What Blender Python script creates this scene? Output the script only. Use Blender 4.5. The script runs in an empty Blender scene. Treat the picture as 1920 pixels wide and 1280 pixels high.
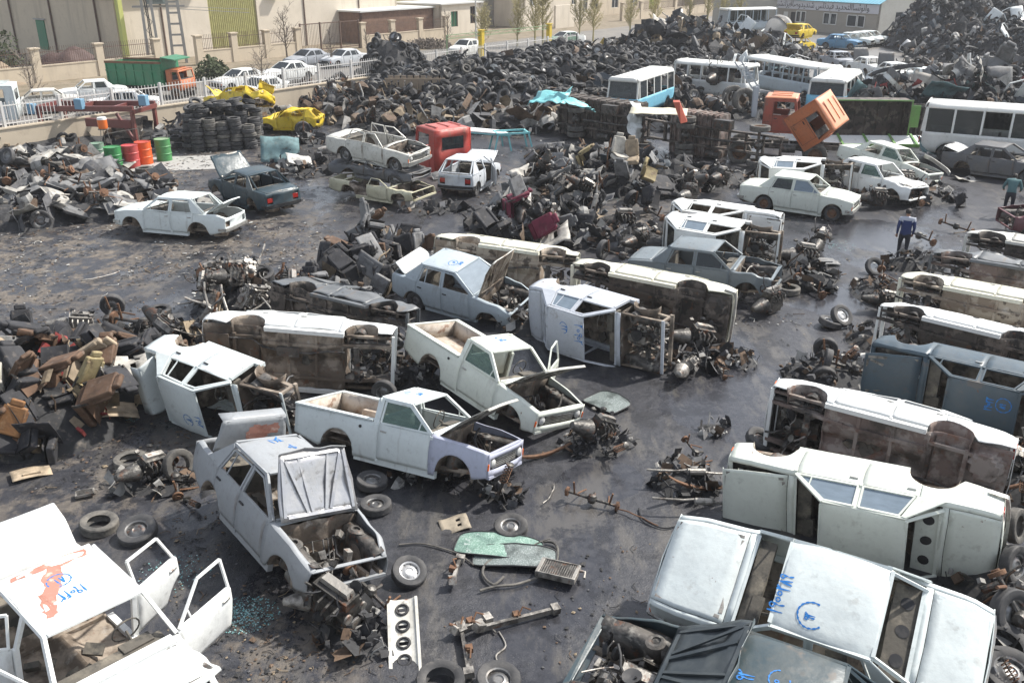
import bpy, math, random, os
from mathutils import Vector, Matrix, Euler, noise
rad=math.radians
scene=bpy.context.scene
# ---------- camera, sky, sun, exposure ----------
cam=bpy.data.objects.new('camera',bpy.data.cameras.new('camera'))
scene.collection.objects.link(cam); scene.camera=cam
cam.location=(0,0,9.0); cam.rotation_euler=(rad(90-23.2),0,0)
cam.data.sensor_width=36; cam.data.lens=31.875; cam.data.clip_end=1500; cam.data.clip_start=.1
world=bpy.data.worlds.new('World'); scene.world=world; world.use_nodes=True
SUN_EL=rad(50); SUN_AZ=rad(62)      # azimuth from +Y towards +X
nt=world.node_tree; sky=nt.nodes.new('ShaderNodeTexSky'); sky.sky_type='NISHITA'; sky.sun_disc=False
sky.sun_elevation=SUN_EL; sky.sun_rotation=SUN_AZ; sky.air_density=1.2; sky.dust_density=3.0; sky.ozone_density=1.0; sky.altitude=900
hs=nt.nodes.new('ShaderNodeHueSaturation'); hs.inputs['Saturation'].default_value=.45; nt.links.new(sky.outputs[0],hs.inputs['Color']); nt.links.new(hs.outputs[0],nt.nodes['Background'].inputs[0]); nt.nodes['Background'].inputs[1].default_value=.135
sun=bpy.data.objects.new('sun',bpy.data.lights.new('sun','SUN')); scene.collection.objects.link(sun)
sun.data.energy=3.9; sun.data.angle=rad(1.8); sun.data.color=(1,.955,.88)
sd=Vector((math.sin(SUN_AZ)*math.cos(SUN_EL),math.cos(SUN_AZ)*math.cos(SUN_EL),math.sin(SUN_EL)))
sun.rotation_euler=sd.to_track_quat('Z','Y').to_euler(); sun.location=sd*60
scene.view_settings.view_transform='Standard'; scene.view_settings.look='None'
scene.view_settings.exposure=.75; scene.view_settings.gamma=1
scene.cycles.max_bounces=6; scene.cycles.transparent_max_bounces=12
COL=scene.collection
RND=random.Random(7)
# ---------- materials ----------
MATS={}
def col(c): return (c[0],c[1],c[2],1)
def mat(key,base,rough=.6,metal=0,layers=(),bump=None,spec=.5,var=0,coat=0):
    """layers: (colour, scale, lo, hi, amount[, roughness[, stretch]]) noise-shaped patches over the base colour"""
    if key in MATS: return MATS[key]
    m=bpy.data.materials.new(key); m.use_nodes=True; t=m.node_tree; N=t.nodes; Lk=t.links
    b=N['Principled BSDF']; b.inputs['Metallic'].default_value=metal; b.inputs['Specular IOR Level'].default_value=spec
    if coat: b.inputs['Coat Weight'].default_value=coat; b.inputs['Coat Roughness'].default_value=.15
    tc=N.new('ShaderNodeTexCoord'); info=N.new('ShaderNodeObjectInfo')
    off=N.new('ShaderNodeVectorMath'); off.operation='MULTIPLY_ADD'
    rv=N.new('ShaderNodeCombineXYZ'); Lk.new(info.outputs['Random'],rv.inputs[0]); Lk.new(info.outputs['Random'],rv.inputs[1])
    sc=N.new('ShaderNodeVectorMath'); sc.operation='SCALE'; sc.inputs['Scale'].default_value=0 if key.startswith('p_') or key.startswith('w_') else 37; Lk.new(rv.outputs[0],sc.inputs[0])
    ad=N.new('ShaderNodeVectorMath'); ad.operation='ADD'; Lk.new(tc.outputs['Object'],ad.inputs[0]); Lk.new(sc.outputs[0],ad.inputs[1])
    co=ad.outputs[0]
    cur=N.new('ShaderNodeRGB'); cur.outputs[0].default_value=col(base); cur=cur.outputs[0]
    if var:
        hs=N.new('ShaderNodeHueSaturation'); mp=N.new('ShaderNodeMapRange'); mp.inputs[3].default_value=1-var; mp.inputs[4].default_value=1+var
        Lk.new(info.outputs['Random'],mp.inputs[0]); Lk.new(mp.outputs[0],hs.inputs['Value']); Lk.new(cur,hs.inputs['Color']); cur=hs.outputs[0]
    rg=N.new('ShaderNodeValue'); rg.outputs[0].default_value=rough; rg=rg.outputs[0]
    for i,ly in enumerate(layers):
        c,s,lo,hi,am=ly[:5]; lr=ly[5] if len(ly)>5 else None; st=ly[6] if len(ly)>6 else None
        v=co
        if st:
            mpn=N.new('ShaderNodeMapping'); mpn.inputs['Scale'].default_value=st; Lk.new(co,mpn.inputs[0]); v=mpn.outputs[0]
        n=N.new('ShaderNodeTexNoise'); n.noise_dimensions='4D'; n.inputs['W'].default_value=i*7.3+len(key); n.inputs['Scale'].default_value=s
        n.inputs['Detail'].default_value=8; n.inputs['Roughness'].default_value=.62; Lk.new(v,n.inputs['Vector'])
        r=N.new('ShaderNodeMapRange'); r.inputs[1].default_value=lo; r.inputs[2].default_value=hi; r.inputs[4].default_value=am
        Lk.new(n.outputs['Fac'],r.inputs[0])
        mx=N.new('ShaderNodeMix'); mx.data_type='RGBA'; Lk.new(r.outputs[0],mx.inputs[0]); Lk.new(cur,mx.inputs[6]); mx.inputs[7].default_value=col(c); cur=mx.outputs[2]
        if lr is not None:
            m2=N.new('ShaderNodeMix'); m2.data_type='FLOAT'; Lk.new(r.outputs[0],m2.inputs[0]); Lk.new(rg,m2.inputs[2]); m2.inputs[3].default_value=lr; rg=m2.outputs[0]
    Lk.new(cur,b.inputs['Base Color']); Lk.new(rg,b.inputs['Roughness'])
    if bump:
        n=N.new('ShaderNodeTexNoise'); n.inputs['Scale'].default_value=bump[0]; n.inputs['Detail'].default_value=5; Lk.new(co,n.inputs['Vector'])
        bp=N.new('ShaderNodeBump'); bp.inputs['Strength'].default_value=bump[1]; bp.inputs['Distance'].default_value=bump[2] if len(bump)>2 else .02
        Lk.new(n.outputs['Fac'],bp.inputs['Height']); Lk.new(bp.outputs[0],b.inputs['Normal'])
    MATS[key]=m; return m
RUST=(.16,.06,.025); GRIME=(.05,.042,.035); DUST=(.32,.27,.2)
def paint(name,c,dirt=.35,rust=.15,rough=.38):
    d=tuple(x*.55+y*.18 for x,y in zip(c,(.5,.42,.3)))
    return mat('p_'+name,c,rough,0,[(d,1.7,.40,.72,min(1,dirt*1.2),.6),(GRIME,5,.59,.68,min(1,dirt*1.1),.7),(tuple(x*.6 for x in d),14,.5,.75,dirt,.7),((.16,.12,.09),2.6,.60,.66,min(1,dirt*1.3),.75,(1,1,.25)),(RUST,3.1,.70-.12*rust,.72-.11*rust,.95 if rust>0 else 0,.8),((.30,.13,.06),21,.72-.08*rust,.76,.8 if rust>0 else 0,.8)],bump=(2.6,.3,.06))
def glassy(key,c,op):
    if key in MATS: return MATS[key]
    m=bpy.data.materials.new(key); m.use_nodes=True; t=m.node_tree; N=t.nodes; b=N['Principled BSDF']
    b.inputs['Base Color'].default_value=col(c); b.inputs['Roughness'].default_value=.08
    tr=N.new('ShaderNodeBsdfTransparent'); tr.inputs[0].default_value=(.75,.85,.8,1); mx=N.new('ShaderNodeMixShader')
    nz=N.new('ShaderNodeTexNoise'); nz.inputs['Scale'].default_value=5; nz.inputs['Detail'].default_value=6; mr=N.new('ShaderNodeMapRange'); mr.inputs[1].default_value=.35; mr.inputs[2].default_value=.7
    mr.inputs[3].default_value=op; mr.inputs[4].default_value=min(1,op+.3); t.links.new(nz.outputs[0],mr.inputs[0]); t.links.new(mr.outputs[0],mx.inputs[0])
    t.links.new(tr.outputs[0],mx.inputs[1]); t.links.new(b.outputs[0],mx.inputs[2]); t.links.new(mx.outputs[0],N['Material Output'].inputs[0])
    MATS[key]=m; return m
M_RUB=mat('rubber',(.042,.042,.044),.75,layers=[((.16,.15,.14),3,.45,.75,.7),((.2,.18,.15),11,.6,.8,.5)],var=.35,bump=(30,.3,.01))
M_RUBD=mat('dusty rubber',(.07,.067,.062),.85,layers=[((.24,.22,.19),4,.4,.7,.8),((.03,.03,.03),9,.5,.7,.6)],bump=(30,.3,.01))
M_RIM=mat('wheel steel',(.22,.22,.22),.45,.6,[(GRIME,6,.45,.65,.8),(RUST,9,.58,.7,.7)],var=.4)
M_RIML=mat('pale wheel steel',(.42,.42,.42),.4,.5,[(GRIME,7,.5,.7,.7)],var=.2)
M_BLK=mat('black plastic',(.02,.02,.022),.5,layers=[((.12,.11,.1),5,.5,.8,.6)],var=.2)
M_UND=mat('w_underbody',(.30,.25,.20),.8,0,[((.10,.075,.055),1.3,.47,.53,.85),(GRIME,2.3,.5,.62,.8),((.42,.40,.37),3.5,.6,.7,.6),(RUST,6,.58,.66,.6)],bump=(9,.5,.03))
M_UNT=mat('w_tan_underbody',(.40,.34,.27),.75,0,[((.2,.15,.11),1.6,.48,.53,.8),((.06,.045,.035),2.4,.56,.60,.85),((.5,.48,.44),3.8,.58,.68,.5),(RUST,7,.6,.68,.5)],bump=(9,.4,.02))
M_UNB=mat('w_brown_underbody',(.20,.15,.13),.8,0,[((.33,.29,.26),1.8,.52,.56,.75),(GRIME,1.5,.48,.6,.85),(RUST,6,.55,.66,.6)],bump=(9,.4,.02))
M_UNK=mat('w_dark_underbody',(.075,.062,.052),.75,0,[((.18,.15,.125),2.2,.52,.56,.8),((.02,.018,.016),3.1,.52,.56,.85),(RUST,6,.6,.68,.6)],bump=(9,.5,.03))
M_BAY=mat('w_engine_bay',(.11,.10,.09),.6,.1,[((.02,.02,.02),4,.45,.58,.9),((.36,.34,.30),5,.58,.7,.7),(RUST,8,.56,.66,.7)],bump=(14,.6,.02))
M_MET=mat('greasy_metal',(.10,.095,.088),.45,.5,[((.02,.018,.016),5,.45,.6,.85,.5),((.28,.25,.21),8,.58,.72,.8),(RUST,6,.55,.68,.8,.8)],var=.35,bump=(18,.6,.02))
M_LMET=mat('light_metal',(.33,.31,.28),.5,.4,[((.05,.045,.04),4,.48,.6,.85),((.5,.48,.44),8,.58,.7,.5),(RUST,9,.56,.68,.7)],var=.25,bump=(18,.5,.02))
M_RUST=mat('rusty steel',(.14,.075,.045),.85,.2,[((.25,.14,.08),4,.45,.65,.7),((.03,.025,.02),5,.55,.7,.8)],var=.3,bump=(18,.5,.02))
M_INT=mat('w_interior',(.10,.09,.075),.8,0,[((.3,.26,.2),3,.5,.7,.7),((.02,.02,.02),4,.5,.6,.8)],bump=(12,.4,.02))
M_CHR=mat('bumper metal',(.5,.5,.48),.3,.7,[((.2,.18,.15),6,.45,.65,.7,.6),(RUST,9,.6,.68,.7,.8)])
M_RED=mat('red lens',(.35,.02,.015),.2); M_ORG=mat('orange lens',(.7,.14,.02),.25); M_LENS=mat('clear lens',(.5,.5,.48),.12)
M_GL=glassy('greenish glass',(.10,.16,.14),.45); M_GLB=glassy('sky grey glass',(.20,.25,.30),.82); M_GLD=glassy('dark glass',(.03,.035,.04),.6)
M_BLUE=mat('w_blue spray',(.01,.16,.5),.6,layers=[((.05,.3,.6),20,.5,.7,.6)])
# ---------- mesh builder ----------
WARP=None
class MB:
    def __init__(s): s.v=[]; s.f=[]; s.m=[]
    def add(s,vs,fs,mi=0,M=None):
        o=len(s.v)
        s.v+=[(M@Vector(p))[:] for p in vs] if M is not None else [tuple(p) for p in vs]
        for f in fs: s.f.append([i+o for i in f]); s.m.append(mi)
    def box(s,c,d,mi=0,R=None,taper=1.0):
        x,y,z=d[0]/2,d[1]/2,d[2]/2; t=taper
        vs=[(-x,-y,-z),(x,-y,-z),(x,y,-z),(-x,y,-z),(-x*t,-y*t,z),(x*t,-y*t,z),(x*t,y*t,z),(-x*t,y*t,z)]
        M=Matrix.Translation(c)
        if R is not None: M=M@(R.to_matrix().to_4x4() if isinstance(R,Euler) else R)
        s.add(vs,[(3,2,1,0),(4,5,6,7),(0,1,5,4),(1,2,6,5),(2,3,7,6),(3,0,4,7)],mi,M)
    def bar(s,p,q,w,h,mi=0,up=(0,0,1)):
        p=Vector(p); q=Vector(q); d=(q-p)
        if d.length<1e-6: return
        x=d.normalized(); u=Vector(up); y=u.cross(x)
        if y.length<1e-4: y=Vector((0,1,0)).cross(x)
        y.normalize(); z=x.cross(y)
        M=Matrix((x,y,z)).transposed().to_4x4(); M.translation=(p+q)/2
        s.box((0,0,0),(d.length,w,h),mi); n=8
        s.v[-n:]=[(M@Vector(a))[:] for a in s.v[-n:]]
    def tube(s,pts,r,n=6,mi=0,cap=True,closed=False):
        P=[Vector(p) for p in pts]; o=len(s.v); k=len(P); pu=None
        rr=r if isinstance(r,(list,tuple)) else [r]*k
        for i,p in enumerate(P):
            d=(P[(i+1)%k]-P[i-1]) if closed else (P[min(i+1,k-1)]-P[max(i-1,0)])
            if d.length<1e-9: d=Vector((1,0,0))
            d.normalize()
            a=pu-d*pu.dot(d) if pu is not None else d.orthogonal()
            if a.length<1e-4: a=d.orthogonal()
            a.normalize(); pu=a; b=d.cross(a)
            for j in range(n):
                t=2*math.pi*j/n; s.v.append((p+(a*math.cos(t)+b*math.sin(t))*rr[i])[:])
        m=k if closed else k-1
        for i in range(m):
            for j in range(n):
                i2=(i+1)%k
                s.f.append([o+i*n+j,o+i*n+(j+1)%n,o+i2*n+(j+1)%n,o+i2*n+j]); s.m.append(mi)
        if cap and not closed:
            s.f.append([o+j for j in range(n)][::-1]); s.m.append(mi); s.f.append([o+(k-1)*n+j for j in range(n)]); s.m.append(mi)
    def grid(s,fn,us,vs,mi=0,flip=False,skip=None):
        o=len(s.v); nu,nv=len(us),len(vs)
        for u in us:
            for v in vs: s.v.append(tuple(fn(u,v)))
        for i in range(nu-1):
            for j in range(nv-1):
                if skip and skip(i,j): continue
                q=[o+i*nv+j,o+(i+1)*nv+j,o+(i+1)*nv+j+1,o+i*nv+j+1]
                s.f.append(q[::-1] if flip else q); s.m.append(mi)
    def lathe(s,prof,n=16,mi=0,M=None,close=False,skew=None):
        o=len(s.v); k=len(prof)
        for i in range(n):
            t=2*math.pi*i/n
            for j,(r,z) in enumerate(prof):
                if skew: r=r+skew(i,j)
                p=Vector((r*math.cos(t),r*math.sin(t),z)); s.v.append((M@p if M is not None else p)[:])
        for i in range(n):
            i2=(i+1)%n
            for j in range(k if close else k-1):
                j2=(j+1)%k
                s.f.append([o+i*k+j,o+i2*k+j,o+i2*k+j2,o+i*k+j2]); s.m.append(mi)
    def plate(s,pts,th,mi=0,nrm=None):
        """polygon given by 3D points, thickened"""
        P=[Vector(p) for p in pts]
        n=Vector(nrm) if nrm else (P[1]-P[0]).cross(P[2]-P[0]); n.normalize(); k=len(P)
        s.add([p[:] for p in P]+[(p-n*th)[:] for p in P],[list(range(k)),list(range(k,2*k))[::-1]]+[[i+k,(i+1)%k+k,(i+1)%k,i][::-1] for i in range(k)][::1],mi)
    def build(s,name,mats,parent=None,smooth=35,thick=0,bev=0,org=None,off=-1,matoff=0):
        vs=[WARP(v) for v in s.v] if WARP else s.v
        if org is not None: vs=[(a-org[0],b-org[1],c-org[2]) for a,b,c in vs]
        me=bpy.data.meshes.new(name); me.from_pydata(vs,[],s.f)
        for m in (mats if isinstance(mats,(list,tuple)) else [mats]): me.materials.append(m)
        me.polygons.foreach_set('material_index',s.m)
        if smooth:
            me.polygons.foreach_set('use_smooth',[True]*len(s.f)); me.set_sharp_from_angle(angle=rad(smooth))
        me.update(); o=bpy.data.objects.new(name,me); COL.objects.link(o)
        if parent: o.parent=parent
        if org is not None: o.location=org
        if thick:
            k=o.modifiers.new('s','SOLIDIFY'); k.thickness=thick; k.offset=off; k.material_offset=matoff; k.material_offset_rim=0
        if bev:
            k=o.modifiers.new('b','BEVEL'); k.width=bev; k.segments=2; k.limit_method='ANGLE'
        return o
def tag(o,label=None,cat=None,group=None,kind=None):
    if label: o['label']=label
    if cat: o['category']=cat
    if group: o['group']=group
    if kind: o['kind']=kind
    elif cat and any(w in o.name for w in ('wall','door','pilaster','panel','beam','slab','column','window','road')): o['kind']='thing'
    return o
def empty(name,loc=(0,0,0),rot=(0,0,0)):
    o=bpy.data.objects.new(name,None); COL.objects.link(o); o.location=loc; o.rotation_euler=rot; o.empty_display_size=.2
    return o
def children(o): return list(o.children)
def copy_tree(o,parent=None):
    c=o.copy(); COL.objects.link(c); c.parent=parent
    for ch in KIDS.get(o.name,[]) or [x for x in bpy.data.objects if x.parent==o]: 
        copy_tree(ch,c)
    return c
KIDS={}
def remember(o):
    KIDS[o.name]=[x for x in COL.objects if x.parent==o]
    for k in KIDS[o.name]: remember(k)
    return o
def ip(pts,x):
    if x<=pts[0][0]: return pts[0][1]
    for (a,b),(c,d) in zip(pts,pts[1:]):
        if x<=c: return b+(d-b)*(x-a)/(c-a)
    return pts[-1][1]
def lin(a,b,n): return [a+(b-a)*i/(n-1) for i in range(n)]
def junk(mb,lo,hi,n,rnd,mis=(0,1),s=1.0):
    for i in range(n):
        c=[rnd.uniform(lo[k],hi[k]) for k in range(3)]; mi=rnd.choice(mis); k=rnd.random()
        R=Euler((rnd.uniform(0,6),rnd.uniform(0,6),rnd.uniform(0,6)))
        if k<.45:
            p=[Vector(c)]; d=Vector((rnd.uniform(-1,1),rnd.uniform(-1,1),rnd.uniform(-1,1))).normalized()
            for q in range(4): d=(d+Vector((rnd.uniform(-.6,.6),rnd.uniform(-.6,.6),rnd.uniform(-.6,.6)))).normalized(); p.append(p[-1]+d*.09*s)
            mb.tube(p,rnd.uniform(.006,.02)*s,5,mi)
        elif k<.8: mb.box(c,(rnd.uniform(.05,.2)*s,rnd.uniform(.04,.14)*s,rnd.uniform(.03,.1)*s),mi,R,rnd.uniform(.7,1))
        else: mb.lathe([(0,-.02*s),(rnd.uniform(.04,.09)*s,-.02*s),(rnd.uniform(.04,.09)*s,.03*s),(0,.03*s)],9,mi,Matrix.Translation(c)@R.to_matrix().to_4x4())
# ---------- tyres and wheels ----------
def tyre_mb(R=.3,w=.165,rim=.17,n=28,mi=0):
    mb=MB(); h=w/2
    prof=[(rim,-h*.72),(rim+.02,-h*.86),(R*.8,-h),(R*.94,-h*.93),(R,-h*.7),(R,-h*.25),(R*.985,-h*.2),(R*.985,h*.2),(R,h*.25),(R,h*.7),(R*.94,h*.93),(R*.8,h),(rim+.02,h*.86),(rim,h*.72),(rim+.012,h*.5),(rim+.05,0),(rim+.012,-h*.5)]
    mb.lathe(prof,n,mi,None,True,lambda i,j: (-.008 if (i%2 and j in (4,5,8,9)) else 0)*R/.3)
    return mb
def rim_mb(R=.175,w=.12,mi=0,M=None,mb=None):
    mb=mb or MB()
    mb.lathe([(R+.005,-w*.5),(R-.008,-w*.42),(R*.86,-w*.2),(R*.82,w*.1),(R*.66,w*.16),(R*.55,w*.3),(R*.4,w*.34),(R*.3,w*.22),(0,w*.22)],18,mi,M)
    mb.lathe([(R*.82,w*.1),(R*.86,w*.4),(R-.006,w*.46),(R+.006,w*.52)],18,mi,M)
    for k in range(8):
        a=k*math.pi/4; q=Matrix.Translation((R*.74*math.cos(a),R*.74*math.sin(a),w*.155))
        mb.lathe([(0,0),(R*.07,0)],6,mi+1,(M@q) if M is not None else q)
    return mb
def wheel(name,loc,rot,R=.3,rimmat=None,parent=None,tread=None,bare=False):
    r=empty(name,loc,rot); r.parent=parent
    tyre_mb(R,.165*R/.3,.175*R/.3).build('tyre',tread or M_RUB,r)
    if not bare: rim_mb(.178*R/.3,.12*R/.3).build('rim',[rimmat or M_RIM,M_BLK],r)
    return r

# ---------- cars ----------
HUNTER=dict(xn=1.95,xt=-2.28,fa=1.25,ra=-1.25,R=.36,az=.30,sill=.20,
 belt=[(-2.28,.83),(-2.0,.885),(-1.4,.915),(.74,.905),(1.4,.865),(1.95,.765)],
 hw=[(-2.28,.70),(-2.0,.76),(-1.2,.80),(.8,.80),(1.5,.785),(1.95,.73)],
 A=(.74,.94),RF=(.22,1.35),RR=(-1.0,1.35),C=(-1.47,.95),yr=.57,doors=[(.74,-.27),(-.27,-1.12)],hx=.86,tx=-1.54,fq=False,rl=(.42,.66),light='round')
PRIDE=dict(HUNTER,xn=1.88,xt=-1.97,fa=1.17,ra=-1.17,R=.33,az=.28,
 belt=[(-1.97,.88),(-1.8,.93),(-1.4,.955),(.7,.93),(1.3,.84),(1.88,.68)],
 hw=[(-1.97,.70),(-1.7,.77),(-1.1,.80),(.8,.80),(1.4,.785),(1.88,.71)],
 A=(.72,.965),RF=(.08,1.385),RR=(-.98,1.385),C=(-1.45,.98),yr=.55,doors=[(.62,-.27),(-.27,-1.08)],hx=.84,tx=-1.50,fq=True,light='rect')
HATCH=dict(PRIDE,xt=-1.72,belt=[(-1.72,.93),(-1.5,.95),(-1.3,.955),(.7,.93),(1.3,.84),(1.88,.68)],hw=[(-1.72,.72),(-1.5,.77),(-1.1,.80),(.8,.80),(1.4,.785),(1.88,.71)],
 RR=(-1.15,1.39),C=(-1.62,.98),tx=-1.64)
SALOON=dict(HUNTER,xn=2.1,xt=-2.3,fa=1.33,ra=-1.33,R=.36,hw=[(-2.3,.74),(-2.0,.80),(-1.2,.85),(.8,.85),(1.5,.83),(2.1,.76)],
 belt=[(-2.3,.90),(-2.0,.94),(-1.4,.95),(.8,.92),(1.4,.85),(2.1,.68)],A=(.86,.95),RF=(.15,1.37),RR=(-1.0,1.37),C=(-1.55,.98),yr=.58,doors=[(.75,-.22),(-.22,-1.15)],hx=1.0,tx=-1.6,fq=True,light='rect')
PICKUP=dict(HUNTER,doors=[(.74,-.36)],C=(-.42,.95),RR=(-.42,1.36),belt=[(-2.28,.93),(-.5,.93),(.74,.905),(1.4,.865),(1.95,.765)],hw=[(-2.28,.77),(-1.2,.80),(.8,.80),(1.5,.785),(1.95,.73)])
def sid(S,side): return 1 if side=='l' else -1
def PY(S,x,z):
    zb=ip(S['belt'],x); u=(z-.2)/(zb-.2)
    return ip(S['hw'],x)*ip([(-.3,.92),(0,.95),(.22,.985),(.5,1),(.72,1.0),(.8,.99),(1,.962)],u)
def ZL(S,x,low=None):
    z=S['sill'] if low is None else low
    z=max(z,ip([(S['xt'],.40),(S['xt']+.5,.26),(S['xt']+.8,z)],x),ip([(S['xn']-.6,z),(S['xn']-.3,.30),(S['xn'],.38)],x))
    for a in (S['fa'],S['ra']):
        d=abs(x-a)
        if d<S['R']: z=max(z,S['az']+math.sqrt(S['R']**2-d*d)-.0)
    return z
def stations(S,x0,x1,st=.11):
    xs={x0,x1}; n=max(2,int(abs(x1-x0)/st)); 
    for i in range(n+1): xs.add(x0+(x1-x0)*i/n)
    for a in (S['fa'],S['ra']):
        for k in range(13):
            t=math.pi*k/12; x=a+S['R']*math.cos(t)
            if min(x0,x1)<x<max(x0,x1): xs.add(x)
    xs=sorted(xs,reverse=True); out=[xs[0]]
    for x in xs[1:-1]:
        if out[-1]-x>.018 and x-xs[-1]>.012: out.append(x)
    return out+[xs[-1]]
def side_grid(mb,S,x0,x1,sg,top,mi=0,low=None):
    xs=stations(S,x0,x1)
    rows=[0,.1,.25,.42,.58,.72,.8,.92,1.0]+([2,3,4] if top=='fender' else [2.5,3.5] if top=='door' else [])
    def fn(x,t):
        zb=ip(S['belt'],x); zl=min(ZL(S,x,low),zb-.03)
        if t<=1: z=zl+(zb-zl)*t; return (x,sg*PY(S,x,z),z)
        y=PY(S,x,zb); yi=ip(S['hw'],x)-.11
        if t==2: return (x,sg*(y-.018),zb+.016)
        if t==3: return (x,sg*(y-.045),zb+.026)
        if t==4: return (x,sg*yi,zb+.030)
        if t==2.5: return (x,sg*(y-.014),zb+.012)
        return (x,sg*(y-.04),zb+.014)
    mb.grid(fn,xs,rows,mi,flip=(sg<0))
def YG(S,z):
    t=(z-.93)/(1.36-.93); return (ip(S['hw'],0)-.045)*(1-t)+(S['yr']+.035)*t
def G(S,p,sg): return (p[0],sg*YG(S,p[1]),p[1])
def roofz(S,x,y):
    a,b=S['RF'][0],S['RR'][0]; t=min(1,max(0,(x-b)/(a-b)))
    return S['RF'][1]+.012+.04*(1-(y/S['yr'])**2)+.028*math.sin(math.pi*t)
def scribble(mb,strokes,org,ex,ey,s,w,zf,mi=0):
    """paint strokes: 2D polylines laid on a surface z=zf(x,y)"""
    for st in strokes:
        P=[Vector((org[0]+(ex[0]*a+ey[0]*b)*s,org[1]+(ex[1]*a+ey[1]*b)*s)) for a,b in st]
        Q=[]
        for i in range(len(P)-1):
            for k in range(3): Q.append(P[i].lerp(P[i+1],k/3))
        Q.append(P[-1]); o=len(mb.v)
        for i,p in enumerate(Q):
            d=(Q[min(i+1,len(Q)-1)]-Q[max(i-1,0)]); d=d.normalized() if d.length>0 else Vector((1,0)); n=Vector((-d.y,d.x))*w/2*(.8+.4*math.sin(i*1.7))
            for q in (p+n,p-n): mb.v.append((q.x,q.y,zf(q.x,q.y)+.0045))
        for i in range(len(Q)-1): mb.f.append([o+2*i,o+2*i+1,o+2*i+3,o+2*i+2]); mb.m.append(mi)
def arc(cx,cy,r,a0,a1,n=12,ry=None): return [(cx+r*math.cos(rad(a0+(a1-a0)*i/n)),cy+(ry or r)*math.sin(rad(a0+(a1-a0)*i/n))) for i in range(n+1)]
GL={'1':[[(.2,1),(.25,0)]],'2':[[(0,.6),(0,.95),(.15,.75),(.3,.98)],[(.02,.8),(.1,0)]],'0':[arc(.15,.5,.13,0,360)],'9':[arc(.17,.78,.15,0,330),[(.3,.75),(.22,.35),(.3,0)]],
 '3':[[(0,1),(.02,.75),(.12,.95),(.14,.75),(.26,1)],[(0,.95),(.06,0)]],'6':[[(.3,1),(.05,.8),(.2,.55),(0,0)]],'7':[[(0,1),(.15,0),(.32,1)]],'8':[[(0,0),(.16,1),(.32,0)]],
 '5':[arc(.17,.4,.16,100,440,12,.3),[(.15,.7),(.17,.5)]],'4':[[(.3,.9),(.1,.95),(.05,.75),(.25,.7)],[(.08,1),(.1,0)]]}
def digits(txt,cx=0,cy=0,sp=.42):
    return [[(x+cx+i*sp,y+cy) for x,y in st] for i,ch in enumerate(txt) for st in GL[ch]]
RNDC=random.Random(11)
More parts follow.
